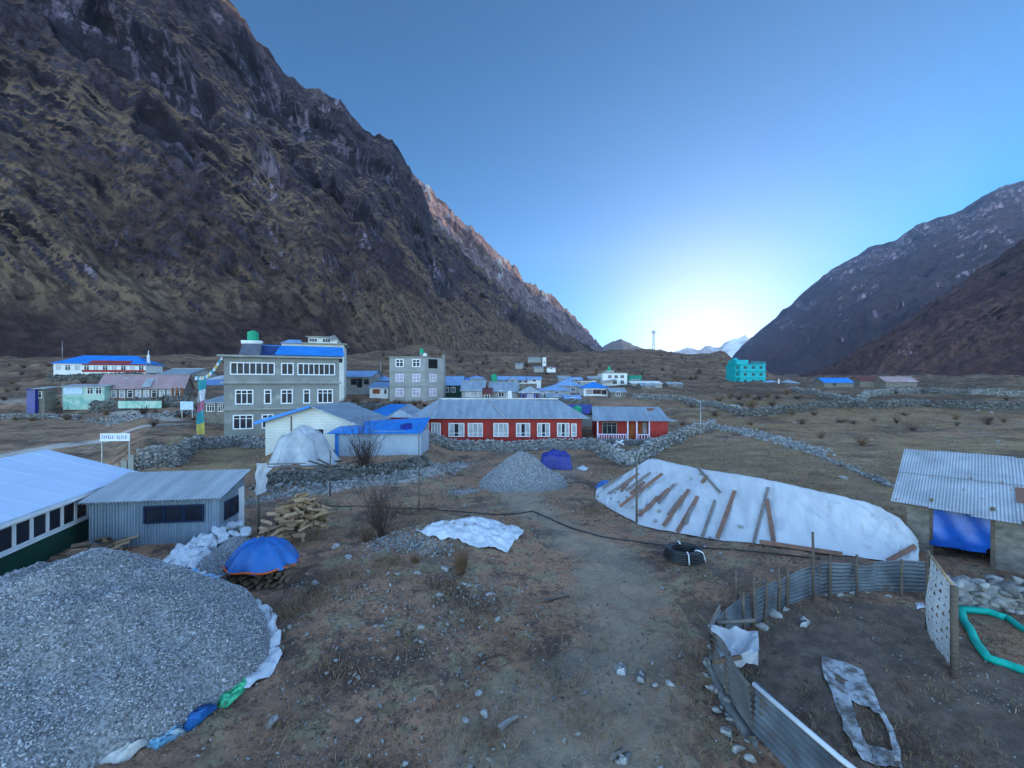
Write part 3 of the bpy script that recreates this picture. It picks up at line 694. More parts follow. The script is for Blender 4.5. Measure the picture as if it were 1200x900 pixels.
# rock meshes
def rock_mesh(sub, seed, sq=.7, jag=.32):
    bm = bmesh.new(); bmesh.ops.create_icosphere(bm, subdivisions=sub, radius=.5)
    V = np.array([v.co[:] for v in bm.verts]); Fs = [tuple(v.index for v in f.verts) for f in bm.faces]; bm.free()
    r_ = np.random.default_rng(seed)
    D = 1+jag*fbm(V[:,0]*2.6+seed*3.1, V[:,1]*2.6, V[:,2]*2.6, 3, seed)
    V = V*D[:,None]
    for _ in range(9):                                  # knock flat facets off
        n = r_.normal(size=3); n /= np.linalg.norm(n); lim = .2+.16*r_.random()
        t = V@n; V = V-np.maximum(t-lim, 0)[:,None]*n
    return V*np.array([1, .8, sq]), np.array(Fs)
RK0 = [rock_mesh(2 if s % 2 else 1, s, .75, .4) for s in range(10)]               # 12 vertices: stones in a wall
RK1 = [rock_mesh(2, s+20) for s in range(10)]
RK2 = [rock_mesh(3, s+40, .65) for s in range(6)]
def scatter_mesh(pos, size, lib, seed=0, flat=1.0, tilt=1.0, stretch=.35):
    """one array mesh of many stones"""
    r_ = np.random.default_rng(seed); Vs, Fs, o = [], [], 0
    pos = np.asarray(pos, float); n = len(pos); size = np.broadcast_to(size, (n,))
    kind = r_.integers(0, len(lib), n)
    for k in range(len(lib)):
        sel = np.where(kind == k)[0]; m = len(sel)
        if not m: continue
        bV, bF = lib[k]
        q = r_.normal(size=(m, 4)); q[:, 1:3] *= tilt; q /= np.linalg.norm(q, axis=1, keepdims=True)
        a, b, c, d = q.T
        Rm = np.stack([np.stack([1-2*(c*c+d*d), 2*(b*c-a*d), 2*(b*d+a*c)], -1), np.stack([2*(b*c+a*d), 1-2*(b*b+d*d), 2*(c*d-a*b)], -1), np.stack([2*(b*d-a*c), 2*(c*d+a*b), 1-2*(b*b+c*c)], -1)], 1)
        S = 1+stretch*r_.uniform(-1, 1, (m, 3)); S[:, 2] *= flat
        W = np.einsum('mij,mvj->mvi', Rm, bV[None]*S[:, None])*size[sel][:, None, None]+pos[sel][:, None]
        Vs.append(W.reshape(-1, 3)); Fs.append((bF[None]+(np.arange(m)*len(bV))[:, None, None]+o).reshape(-1, 3)); o += m*len(bV)
    return np.concatenate(Vs), np.concatenate(Fs)
def stones(name, pos, size, m, lib=None, seed=0, parent=None, **kw):
    V, Fs = scatter_mesh(pos, size, lib or RK0, seed, **kw)
    return fastmesh(name, V, Fs, m, False, parent, 3)
def path_pts(pts, step):
    out = []
    for a, b in zip(pts[:-1], pts[1:]):
        a, b = np.array(a, float), np.array(b, float); n = max(1, int(np.linalg.norm(b-a)/step))
        for k in range(n): out.append(a+(b-a)*k/n)
    out.append(np.array(pts[-1], float)); return np.array(out)
def stone_wall(label, pts, hgt, th=.6, size=.35, seed=1, m='rock', group='dry stone walls', top=True, drop=.15, zfix=None, messy=.12):
    r_ = np.random.default_rng(seed); pos, sz = [], []
    P2 = path_pts([p[:2] for p in pts], size*.8); d = np.gradient(P2, axis=0); d /= np.maximum(np.linalg.norm(d, axis=1, keepdims=True), 1e-6)
    nrm = np.stack([-d[:,1], d[:,0]], 1)
    base = TZ(P2[:,0], P2[:,1]) if zfix is None else np.full(len(P2), zfix)
    hv = np.interp(np.linspace(0, 1, len(P2)), np.linspace(0, 1, len(np.atleast_1d(hgt))), np.atleast_1d(hgt)) if np.ndim(hgt) else np.full(len(P2), hgt)
    hv = hv*(1+.12*vnoise(np.arange(len(P2))*.35, np.zeros(len(P2)), seed=seed))
    nl = max(1, int(hv.max()/(size*.55)))
    for L in range(nl+1):
        z = -drop+L*size*.55
        ok = z < hv
        for s in ((-1, 0, 1) if L >= nl-1 else (-1, 1)):
            off = s*(th/2-size*.25)*(1-.25*L/max(1, nl))
            j = r_.normal(0, messy*size, (len(P2), 3))
            q = np.concatenate([P2+nrm*off+d*r_.uniform(-.3, .3, (len(P2), 1))*size, (base+z)[:, None]], 1)+j
            pos.append(q[ok]); sz.append(size*r_.uniform(.75, 1.35, ok.sum()))
    pos = np.concatenate(pos); sz = np.concatenate(sz)
    V, Fs = scatter_mesh(pos, sz, RK0, seed, flat=.8, tilt=.25)
    # rubble core behind the faces
    n = len(P2); th2 = th*.5
    ring = []
    for i in range(n):
        for s, zz in ((-1, -drop-.3), (1, -drop-.3), (1, max(.05, hv[i]-size*.5)), (-1, max(.05, hv[i]-size*.5))):
            ring.append((P2[i,0]+nrm[i,0]*s*th2/2, P2[i,1]+nrm[i,1]*s*th2/2, base[i]+zz))
    tri = []
    for i in range(n-1):
        for k in range(4):
            a, b = i*4+k, i*4+(k+1) % 4; tri += [(a, b, b+4), (a, b+4, a+4)]
    for e in (0, (n-1)*4): tri += [(e, e+1, e+2), (e, e+2, e+3)]
    V2 = np.concatenate([V, np.array(ring)]); F2 = np.concatenate([Fs, np.array(tri)+len(V)])
    o = P2.mean(0); zo = float(base.min()); V2 = V2-np.array([o[0], o[1], zo])
    ob = fastmesh('stone_wall', V2, F2, M[m], False, None, 3); ob.location = (o[0], o[1], zo)
    return tag(ob, label, 'stone wall', group)

# ------------------------------------------------------------------ the long lodge at the left edge
e = Vector((-.278, .961, 0)); LZ = math.atan2(e.y, e.x)
def lodge():
    # local x runs along the eave away from the camera, local -y looks across the yard
    L0 = Vector((-19.8, 22.8, 0)); Ln = 20.0
    c = L0-e*(Ln/2)+Vector((-.961, -.278, 0))*(3.65/2+.35)
    r = thing('guest_lodge', 'long lodge with pale blue sheet roof and white-framed window band at left edge', 'lodge', (c.x, c.y, 0), LZ)
    w, d, h = Ln-.5, 6.8, 2.2
    # ridge is 3.65 m behind the front eave
    MB().box(-w/2, w/2, -1.85, 4.6, -.3, 1.0).build('lower_wall', M['greenwall'], r)
    up = MB(); up.box(-w/2, w/2, -1.85, 4.6, 1.0, 2.32)
    for s in (-1, 1):
        x0, x1 = sorted((s*w/2, s*(w/2-.12))); lo = [(x0,-1.85,2.32),(x0,4.6,2.32),(x0,1.83,3.55)]
        up.prismface(lo, [(x1,a[1],a[2]) for a in lo])
    up.build('upper_wall', M['deepblue'] if False else M['frame'], r)
    mb = MB()
    mb.slab([(-Ln/2,-2.2,2.27),(Ln/2,-2.2,2.27),(Ln/2,1.83,3.68),(-Ln/2,1.83,3.68)], .07)
    mb.slab([(-Ln/2,5.2,2.45),(Ln/2,5.2,2.45),(Ln/2,1.83,3.68),(-Ln/2,1.83,3.68)], .07)
    rf = mb.build('roof', M['lodgeroof'], r)
    lp = MB()
    for k in range(14):
        xk = -Ln/2+.75+k*1.4
        lp.slab([(xk,-2.21,2.285),(xk+.06,-2.21,2.285),(xk+.06,1.83,3.695),(xk,1.83,3.695)], .012)
    lp.slab([(-Ln/2,-.3,2.27+1.9/4.03*1.41+.012),(Ln/2,-.3,2.27+1.9/4.03*1.41+.012),(Ln/2,-.2,2.27+2.0/4.03*1.41+.014),(-Ln/2,-.2,2.27+2.0/4.03*1.41+.014)], .012)
    lp.build('sheet_laps', M['lodgeroof'], rf)
    MB().box(-Ln/2, Ln/2, -2.2, -2.17, 2.08, 2.2).build('fascia', M['frame'], rf)
    fn = lambda a, z, o: (a, -1.85-o, z)
    n = 24; bw = (w-.6)/n
    for k in range(n):
        window(r, fn, -w/2+.3+bw*(k+.5), 1.12, 2.2, bw-.1, 1, (.76,), t=.06, out=.06)
    MB().box(-w/2, w/2, .96, 1.05, 0, .07, fn=fn).build('sill', M['frame'], r)
lodge()

# grey-blue corrugated shed beside it
def tin_shed():
    th = R(8); r = thing('tin_shed', 'small grey-blue corrugated tin shed with a sloping roof at the end of the lodge', 'shed', (-15.7, 19.75, 0), th)
    w, d, h = 5.1, 2.3, 2.0
    mb = MB(); mb.box(-w/2, w/2, -d/2, d/2, -.3, h)
    for s in (-1, 1): mb.prismface([(s*w/2,-d/2,h),(s*w/2,d/2,h),(s*w/2,d/2,h+.62)], [(s*(w/2-.08),-d/2,h),(s*(w/2-.08),d/2,h),(s*(w/2-.08),d/2,h+.62)])
    mb.build('wall', M['shedwall'], r)
    # real corrugation on the front sheets
    nx = 420; xs = np.linspace(-w/2, w/2, nx); off = .016*np.sin(xs*2*math.pi/.115)
    A = np.stack([np.stack([xs, -d/2-.03+off, np.full(nx, z)], 1) for z in (-.1, h)], 1)
    MB().grid(A).build('cladding', M['shedwall'], r)
    A = np.stack([np.stack([xs*1.1, np.full(nx, y), np.full(nx, z)+off*1.0], 1) for y, z in ((-d/2-.35, h+.0), (d/2+.2, h+.72))], 1)
    mr_ = MB(); mr_.grid(A); A2 = A.copy(); A2[..., 2] -= .05; mr_.grid(A2)
    mr_.build('roof', M['tinx'], r)
    fn = lambda a, z, o: (a, -d/2-.06-o, z)
    M['navy'] = mat('navy_frame', (.012,.028,.075), (.01,.02,.05), 2, .5)
    for cx in (.0, .78, 1.56): window(r, fn, cx, 1.0, 1.66, .72, 1, (), fm='navy', t=.05, out=.07)
    fr = face_right(w, d)
    window(r, fr, -.45, .85, 1.6, .5, 1, (), fm='navy', t=.05)
    window(r, fr, .2, .85, 1.6, .5, 1, (), fm='navy', t=.05)
    MB().box(.55, 1.05, -.2, 1.95, 0, .05, fn=fr).build('door', M['white'], r)
tin_shed()

# ------------------------------------------------------------------ grey three-storey guest house
def grey_house():
    Yc = 50.0; k = Yc/F
    w = 11.5; d = 9.0; zb = 1.4; gz = R(22); rl = lambda x, y, z: r.location+Vector((x*math.cos(gz)-y*math.sin(gz), x*math.sin(gz)+y*math.cos(gz), z))
    r = thing('guest_house', 'grey rendered three-storey house with white windows, blue upper roof and green tank', 'guest house', (-27.4, 52.3, zb), gz)
    f = [0, 2.85, 5.75, 8.55]
    wm = MB(); wm.box(-w/2, w/2, -d/2, d/2, -1.2, f[3]); wm.build('wall', M['concrete'], r)
    for z, o in ((f[1], .28), (f[2], .28)):
        MB().box(-w/2-o, w/2+o, -d/2-o, d/2+o, z-.1, z+.1).build('ledge', M['slab'], r)
    MB().box(-w/2-.55, w/2+.4, -d/2-.5, d/2+.4, f[3], f[3]+.2).build('roof_slab', M['slab'], r)
    fn = face_front(w, d); L = lambda fr: (fr-.5)*w
    window(r, fn, L(.235), f[2]+.95, f[2]+2.15, 4.1, 7, (), t=.09)
    window(r, fn, L(.53), f[2]+.95, f[2]+2.15, 1.1, 2, (), t=.09)
    window(r, fn, L(.79), f[2]+.95, f[2]+2.15, 3.8, 7, (), t=.09)
    for fr, ww, c in ((.165, 1.55, 3), (.36, .55, 1), (.525, 1.05, 2), (.7, .55, 1), (.87, 1.5, 3)):
        window(r, fn, L(fr), f[1]+.6, f[1]+2.05, ww, c, (.76,), t=.09)
    for fr, ww, c in ((.155, 1.75, 3), (.36, 1.0, 2), (.525, 1.15, 2)):
        window(r, fn, L(fr), f[0]+.75, f[0]+2.15, ww, c, (.76,), t=.09)
    MB().box(.5, 1.5, -.1, 2.1, 0, .06, fn=fn).build('door', M['wood'], r)
    # penthouse with the blue sheet roof, the blue tin room and the solar heater
    z = f[3]+.2
    mb = MB(); mb.slab([(-.9,-d/2-.35,z+.15),(w/2+.55,-d/2-.35,z+.15),(w/2+.45,-d/2+2.0,z+1.35),(-.6,-d/2+2.0,z+1.35)], .08)
    mb.slab([(-.6,-d/2+2.0,z+1.35),(w/2+.45,-d/2+2.0,z+1.35),(w/2+.45,d/2,z+.6),(-.6,d/2,z+.6)], .08)
    mb.build('roof', M['bluetin'], r)
    MB().box(-.4, w/2+.2, -d/2+1.2, d/2-.2, z, z+.55).build('attic_wall', M['concrete'], r)
    q = MB(); q.box(-3.4, -.75, -d/2+2.6, d/2-.5, z, z+1.3); q.build('rooftop_room', M['deepblue'], r)
    MB().box(-3.5, -.65, -d/2+2.5, d/2-.4, z+1.3, z+1.4).build('room_roof', M['bluetin'], r)
    # solar water heater on the roof slab: a thing of its own
    s_ = thing('solar_heater', 'solar water heater with tilted collector on the flat roof of the grey house', 'solar heater', rl(-w/2+2.3, -d/2+1.0, z), gz)
    MB().slab([(-1.0,-.6,.1),(1.0,-.6,.1),(.9,.9,1.45),(-.9,.9,1.45)], .1).build('collector', M['solar'], s_)
    t_ = MB(); t_.tube([(-1.05,.95,1.6),(1.05,.95,1.6)], .22, 12); t_.build('tank', M['white'], s_, True)
    g_ = MB()
    for sx in (-.9, .9): g_.tube([(sx,.95,1.45),(sx,.95,0)], .035); g_.tube([(sx,-.6,.1),(sx,.95,0)], .03)
    g_.build('stand', M['steel'], s_)
    p_ = MB()
    for sx in (-.62, .62):
        for sy in (-.55, .55): p_.box(sx-.06, sx+.06, sy-.06, sy+.06, 0, 1.75)
    p_.box(-.85, .85, -.75, .75, 1.75, 1.85)
    pl = rl(-w/2+2.2, -d/2+3.2, z)
    po = p_.build('tank_stand', M['steel'], None); po.location = pl
    tag(po, 'steel platform holding the green tank above the flat roof of the grey house', 'tank stand')
    water_tank('round green water tank on a platform above the grey three-storey house', pl+Vector((0,0,1.85)), .6, 1.15)
    a = MB(); a.tube([(0,0,0),(0,0,1.1)], .03); a.tube([(-.3,0,.9),(.3,0,1.05)], .02)
    return r
grey_house()
# the block seen over its roof
def back_block():
    Y = 76; k = Y/F; x0 = (325-600)*k; x1 = (392-600)*k
    w = x1-x0; zb = 4.0; r = thing('guest_house', 'cream multi-level building with terraces rising behind the grey three-storey house', 'guest house', ((x0+x1)/2, Y+4, zb), R(18))
    zt = H+(450-413)*k-zb; z2 = H+(450-403)*k-zb; z3 = H+(450-394)*k-zb
    MB().box(-w/2, w/2, -4, 4, -1.5, z2).build('wall', M['cream'], r)
    MB().box(-w*.18, w/2+.5, -4.5, 4.4, z2, z2+.18).build('roof_slab', M['slab'], r)
    MB().box(-w*.1, w*.38, -2.6, 3, z2+.18, z3).build('upper_wall', M['cream'], r)
    MB().box(-w*.14, w*.36, -3, 3.4, z3, z3+.14).build('upper_roof', M['slab'], r)
    hb = MB(); b = [(-w/2-.3,-4.4,z2), (-w*.18,-4.4,z2), (-w*.18,2,z2), (-w/2-.3,2,z2)]; hb.add(b+[(-w*.42,-1.5,z2+.9),(-w*.24,-1.5,z2+.9)], [(0,1,5,4),(1,2,5),(2,3,4,5),(3,0,4),(3,2,1,0)]); hb.build('hip_roof', M['palebluetin'], r)
    fn = face_front(w, 8)
    for fr, ww, c in ((.09, 1.0, 3), (.21, .9, 3), (.38, 1.0, 3), (.58, 1.5, 4), (.78, 1.9, 5), (.92, 1.2, 3)): window(r, fn, (fr-.5)*w, zt-.2, zt+1.0, ww, c, (), t=.07)
    f2 = lambda a, z, o: (a, -2.6-o, z)
    for cx in (-.02, .2): window(r, f2, cx*w, z2+.5, z2+1.1, 1.3, 3, (), t=.06)
    g_ = MB()
    g_.slab([(w*.2,-3.2,z3-.1),(w*.34,-3.2,z3+.5),(w*.46,-2,z2+.3),(w*.38,-2,z2+.3)], .07); g_.build('stair_cover', M['tinplain'], r)
back_block()

# ------------------------------------------------------------------ white house with blue roof, and the white tin shed
def white_house():
    # gable end looks at the camera
    Y = 38.5; k = Y/F; x0, x1 = (311-600)*k, (418-600)*k; w = x1-x0; zb = 1.0; r = thing('white_house', 'off-white house with shallow gable end and bright blue roof below the grey house', 'house', ((x0+x1)/2, Y+4, zb), R(0))
    xa = (366-311)/(418-311)*w-w/2; ze1 = H-(492-450)*k-zb; za = H-(476-450)*k-zb; ze2 = H-(496-450)*k-zb
    fr = [(-w/2,-4,-.6),(w/2,-4,-.6),(w/2,-4,ze2),(xa,-4,za),(-w/2,-4,ze1)]
    MB().prismface(fr, [(a[0],4,a[2]) for a in fr]).build('wall', M['cream'], r)
    a = MB(); s1 = (za-ze1)/(xa+w/2); a.slab([(-w/2-.7,-4.5,ze1-.7*s1+.06),(xa,-4.5,za+.06),(xa,4.4,za+.06),(-w/2-.7,4.4,ze1-.7*s1+.06)], .07)
    a.build('roof', M['bluetin'], r)
    b = MB(); s2 = (za-ze2)/(w/2-xa); b.slab([(xa,-4.5,za+.06),(w/2+.7,-4.5,ze2-.7*s2+.06),(w/2+.7,4.4,ze2-.7*s2+.06),(xa,4.4,za+.06)], .07); b.build('roof_back', M['tin'], r)
    v = MB(); v.slab([(-w/2-.72,-4.56,ze1-.7*s1-.2),(xa,-4.56,za-.1),(xa,-4.5,za+.1),(-w/2-.72,-4.5,ze1-.7*s1+.1)], .03); v.build('verge', M['bluetin'], r)
    MB().box(xa-1.95, xa-1.83, 0, za-.9, 0, .03, fn=lambda q, z, o: (q, -4-o, z)).build('downpipe', M['wood'], r)
    window(r, lambda q, z, o: (q, -4-o, z), xa+.5, 1.3, 1.95, 1.1, 2, (), t=.06)
    # tin shed
    Y = 36.0; k = Y/F; x0, x1 = (393-600)*k, (492-600)*k; w = x1-x0; d = 4.2
    h = (533-507)*k; zb = H-(533-450)*k
    s = thing('white_tin_shed', 'long windowless white tin shed with bright blue roof edge in front of the red lodge', 'shed', ((x0+x1)/2, Y+d/2, zb), R(2))
    MB().box(-w/2, w/2, -d/2, d/2, -.8, h).build('wall', M['whiteshed'], s)
    MB().box(-w/2-.06, -w/2+.25, -d/2-.03, -d/2+.6, -.3, h).build('corner_board', M['bluetin'], s)
    m = MB(); m.slab([(-w/2-.6,-d/2-.35,h-.0),(w/2+.1,-d/2-.35,h-.0),(w/2+.1,d/2+.3,h+.95),(-w/2-.6,d/2+.3,h+.5)], .07); m.build('roof', M['bluetin'], s)
    pt = MB(); pt.slab([(-.6,-d/2+.1,h+.1),(w/2-1.3,-d/2+.1,h+.1),(w/2-1.3,d/2+.2,h+.54),(-1.4,d/2+.2,h+.54)], .05); pt.build('roof_sheet', M['tinplain'], s)
    A = []
    r_ = np.random.default_rng(3)
    bV, bF = RK2[1]
    o = fastmesh('folded_tarp', bV*np.array([1.6,1.1,1.2]), bF, M['royaltarp'], True, None, 3); o.location = s.location+Vector((w/2-1.3, -d/2+.9, h+.45))
    tag(o, 'crumpled dark blue tarp lying on the white tin shed roof', 'tarp')
white_house()

def drape(name, label, m, cx, cy, rx, ry, hgt, seed, zbase=None, rot=0, sq=3.0, wr=.08, cat='tarp', top=.7, n=70, group=None, dome=0):
    """a sheet thrown over a heap: steep sides, rounded top, folds running down"""
    th = np.linspace(0, 2*np.pi, n, endpoint=False); rr_ = np.linspace(0, 1, 26)
    T, RR_ = np.meshgrid(th, rr_, indexing='ij')
    fold = 1+wr*np.sin(T*9+seed)*RR_**2+wr*.8*vnoise(np.cos(T)*5+seed, np.sin(T)*5, seed=seed)*RR_
    sqf = (np.abs(np.cos(T))**sq+np.abs(np.sin(T))**sq)**(-1/sq)
    X = rx*RR_*sqf*fold*np.cos(T); Yl = ry*RR_*sqf*fold*np.sin(T)
    Z = hgt*(1-sstep(top, 1.0, RR_))*(1-.28*RR_**2)*(1+.16*fbm(X*.9/max(rx,.1)*2+seed, Yl*.9/max(ry,.1)*2, None, 3, seed))+.03
    if dome: Z = hgt*(1-RR_**dome)*(1+.10*fbm(X*1.6+seed, Yl*1.6, None, 4, seed))+.05*np.sin(T*9+seed)*RR_*(1-RR_)*2+.03
    Z = Z+ .05*hgt*vnoise(np.cos(T)*7, np.sin(T)*7, seed=seed+3)*RR_
    c, s_ = math.cos(rot), math.sin(rot); X, Yl = X*c-Yl*s_, X*s_+Yl*c
    gz = TZ(cx+X, cy+Yl) if zbase is None else zbase+0*X
    z0 = tz(cx, cy) if zbase is None else zbase
    mb = MB(); mb.grid(np.stack([X, Yl, Z+gz-z0], -1), closed_u=True)
    o = mb.build(name, M[m], None, True); o.location = (cx, cy, z0)
    return tag(o, label, cat, group)
# plastic-covered stack in front of the white house, timber lying round it
Yh = 33.0
drape('plastic_cover', 'cloudy plastic sheeting draped over a big stack beside the white house', 'clear', (352-600)/F*Yh, Yh+.3, 2.7, 1.8, 2.35, 5, sq=3.0, wr=.13, top=.5)
r_ = random.Random(4)
for i in range(9):
    a = P(395+r_.uniform(-70, 40), 549+r_.uniform(-3, 3), 30.6+r_.uniform(-.6, .6)); ln = r_.uniform(2.2, 4.2); an = r_.uniform(-.25, .3)
    mb = MB(); mb.box(-ln/2, ln/2, -.08, .08, -.03, .03); o = mb.build('timber_plank', M['plankgrey'] if i % 3 else M['log'], None)
    put(o, (a.x, a.y, tz(a.x, a.y)+.12+.06*i/2), (0, r_.uniform(-.06, .06), an)); tag(o, 'weathered timber plank in the stack below the plastic-covered heap', 'plank', 'timber planks below the plastic heap')
for px0, py0, px1, py1, Y in ((398,551,362,540,31), (372,538,400,552,30.4), (388,548,420,540,31.3)):
    o = MB().tube([P(px0,py0,Y), P(px1,py1,Y)], .07, 5).build('leaning_beam', M['wood'], None, origin=P(px0,py0,Y)); tag(o, 'long timber beam leaning on the plank stack by the plastic heap', 'beam', 'beams leaning by the plastic heap')

# ------------------------------------------------------------------ the long red lodge
def red_lodge():
    Y = 50.0; k = .1; zb = 0.15
    x0, x1 = (519-600)*k, (682-600)*k; w = x1-x0; d = 7.0; h = (520-491)*k+.0
    r = thing('red_lodge', 'long single-storey red lodge with white windows and grey tin roof', 'lodge', ((x0+x1)/2, Y+d/2, zb), 0)
    MB().box(-w/2, w/2, -d/2, d/2, -.8, h).build('wall', M['red'], r)
    # slanting end wall towards the left with its own two windows
    A, B_ = Vector((-w/2,-d/2,0)), Vector((-w/2-3.1, -d/2+1.5, 0))
    en = MB(); en.prismface([(A.x,A.y,-.8),(-w/2,d/2,-.8),(B_.x,d/2,-.8),(B_.x,B_.y,-.8)], [(A.x,A.y,h-.02),(-w/2,d/2,h-.02),(B_.x,d/2,h-.02),(B_.x,B_.y,h-.02)]); en.build('end_wall', M['redwood'], r)
    u = (B_-A).normalized(); nn = Vector((-u.y*-1, u.x*-1, 0)); nn = Vector((-abs(u.y), -abs(u.x), 0)) if True else nn
    ef = lambda a, z, o: (A.x+u.x*a+nn.x*o, A.y+u.y*a+nn.y*o, z)
    window(r, ef, .95, .75, 2.2, 1.2, 3, (.2,), t=.07, out=.07, pane='curtain'); window(r, ef, 2.6, .75, 2.2, 1.1, 3, (.2,), t=.07, out=.07, pane='curtain')
    fn = face_front(w, d)
    for px, ww, pn in ((535,1.7,'glass'),(557,1.6,'curtain'),(587,1.6,'curtain'),(613,1.5,'glass'),(637,1.35,'glass'),(660,1.3,'glass')):
        c = (px-600)*k-(x0+x1)/2
        f = window(r, fn, c, .75, 2.2, ww, 3, (.24,), t=.08, out=.07, pane=pn)
        if pn == 'glass': 
            MB().box(c-ww*.48, c-ww*.2, .78, 2.17, .022, .03, fn=fn).build('curtain', M['curtain'], f); MB().box(c+ww*.2, c+ww*.48, .78, 2.17, .022, .03, fn=fn).build('curtain', M['curtain'], f)
    window(r, fn, (672.5-600)*k-(x0+x1)/2, .75, 2.15, .5, 1, (.3,), t=.07, pane='curtain')
    # roof: ridge along the length, hipped towards the right, gable with grey board at the left
    zr = 2.75; W0, W1 = -w/2-3.9, w/2+.75; D = d/2+.6; e0 = h+.02
    RL, RR2 = -w/2-1.0, w/2-2.4
    vs_ = [(W0,-D,e0),(W1,-D,e0),(W1,D,e0),(W0,D,e0),(RL,0,h+zr-.6),(RR2,0,h+zr-.75)]
    mb = MB(); mb.add(vs_+[(a[0],a[1],a[2]-.09) for a in vs_[:4]], [(0,1,5,4),(1,2,5),(2,3,4,5),(9,8,7,6),(0,6,7,1),(1,7,8,2),(2,8,9,3),(3,9,6,0)])
    rf = mb.build('roof', M['tin'], r)
    g = MB(); g.add([(W0+.02,-D,e0-.0),(W0+.02,D,e0-.0),(RL-.02,0,h+zr-.64),(W0+.02,-D,e0-.08),(W0+.02,D,e0-.08)], [(0,1,2),(0,3,4,1)]); g.build('gable_end', M['palegrey'], r)
    f3 = lambda t, s: Vector(vs_[0]).lerp(Vector(vs_[1]), s).lerp(Vector(vs_[4]).lerp(Vector(vs_[5]), s), t)
    fl = MB()
    for s in (.47,):
        fl.tube([f3(.05, s+.06)+Vector((0,0,.07)), f3(.98, s-.07)+Vector((0,0,.07))], .09, 6)
    fl.tube([f3(.0, .11)+Vector((0,0,.07)), f3(.98, .01)+Vector((0,0,.07))], .1, 6); fl.build('roof_flashing', M['tinplain'], rf)
    MB().box(RL, RR2, -.18, .18, h+zr-.72, h+zr-.56).build('ridge_cap', M['tinplain'], rf)
    MB().box(-3.6, 5.5, -d/2-.75, -d/2-.12, -.25, .12).build('bench', M['wood'], r)
red_lodge()

# ------------------------------------------------------------------ small red house with a porch
def porch_house():
    Y = 49.5; k = Y/F; zb = H-(518-450)*k
    x0, x1 = (704-600)*k, (784-600)*k; w = x1-x0; d = 4.6; pd = 1.3
    r = thing('porch_house', 'small red house with white railed porch and grey tin roof', 'house', ((x0+x1)/2, Y+pd+d/2, zb), R(-4))
    h = 2.55
    wb = MB(); wb.box(-w/2, w/2, -d/2, d/2, -.9, h)
    wb.box(w/2-2.0, w/2+.02, -d/2-pd, -d/2, -.9, h)                       # the room that closes the porch on the right
    yr = .2
    for s in (-1, 1):
        q0, q1 = sorted((s*w/2, s*(w/2-.1))); lo = [(q0,-d/2,h),(q0,d/2,h),(q0,yr,h+1.25)]; wb.prismface(lo, [(q1,a[1],a[2]) for a in lo])
    wb.build('wall', M['redwood'], r)
    MB().box(-w/2-.2, w/2-2.0, -d/2-pd-.1, -d/2, -.9, -.03).build('porch_floor', M['slab'], r)
    mb = MB(); mb.slab([(-w/2-.7,-d/2-pd-.3,h-.05),(w/2+.25,-d/2-pd-.3,h-.05),(w/2+.05,yr,h+1.35),(-w/2-.3,yr,h+1.35)], .06)
    mb.slab([(-w/2-.3,yr,h+1.35),(w/2+.05,yr,h+1.35),(w/2+.2,d/2+.4,h+.1),(-w/2-.4,d/2+.4,h+.1)], .06)
    rf = mb.build('roof', M['tin'], r)
    MB().slab([(w/2+.25,-d/2-pd-.3,h-.07),(w/2+1.1,-d/2-pd+.2,h-.07),(w/2+1.1,d/2,h-.02),(w/2+.25,d/2,h-.02)], .06).build('side_canopy', M['tin'], rf)
    MB().slab([(w*.28,-1.75,h+.62),(w*.33,-1.75,h+.62),(w*.42,-.4,h+1.22),(w*.3,-.4,h+1.22)], .04).build('rust_patch', M['plank'], rf)
    for fx in (-w/2-.05, -w*.07, w*.06, w/2-2.05):
        MB().box(fx-.07, fx+.07, -d/2-pd+.0, -d/2-pd+.14, -.03, h).build('porch_post', M['pinkframe'], r)
    for a, b in ((-w/2, -w*.08), (w*.07, w/2-2.1)):
        m = MB(); m.box(a, b, -d/2-pd+.02, -d/2-pd+.1, .82, .92); m.box(a, b, -d/2-pd+.02, -d/2-pd+.1, .06, .14)
        n = int((b-a)/.27)
        for i in range(n): c = a+(b-a)*(i+.5)/n; m.box(c-.045, c+.045, -d/2-pd+.03, -d/2-pd+.09, .14, .82)
        m.build('railing', M['pinkframe'], r)
    fn = face_front(w, d)
    window(r, fn, -w*.31, .75, 2.1, 1.6, 3, (.75,), fm='concrete', pane='glass'); window(r, fn, w*.27, .75, 2.1, 1.4, 3, (.75,), fm='concrete', pane='curtain')
    MB().box(w*.0-.45, w*.0+.45, 0, 2.05, 0, .05, fn=fn).build('door', M['orange'], r)
    MB().box(w*.09, w*.19, .6, 2.1, 0, .04, fn=fn).build('shutter', M['orange'], r)
    return r
porch_house()

# ------------------------------------------------------------------ village houses, each a thing of its own
def tank_on(label, px, py, Y, r=.55, h=1.2): return water_tank(label, P(px, py, Y), r, h)
W2 = lambda *a: a
house('stone_house', 'grey stone house with pale blue tin roof just right of the three-storey house', (401,436), 88, 456, 441, 434.5, 7, 'palegrey', 'palebluetin', wins=((.42,1.2,.9,2.1,1),(.62,1.0,.4,2.2,1),(.85,1.0,1,2,1)), rz=R(-3), fm='wood')
o, w_, h_ = house('hut', 'little white hut with orange panel and light blue roof', (433,455), 84, 463.5, 453.5, 448, 4, 'white', 'palebluetin', 'shed', wins=((.85,.5,.3,1.3,1),))
MB().box(-1.2, .2, .35, 1.25, 0, .06, fn=face_front(w_, 4)).build('panel', M['orange'], o, )
house('hut', 'low roof of pale blue sheets just behind the orange-panelled hut', (439,455), 92, 452, 446, 440.5, 4, 'palegrey', 'palebluetin', 'hip')
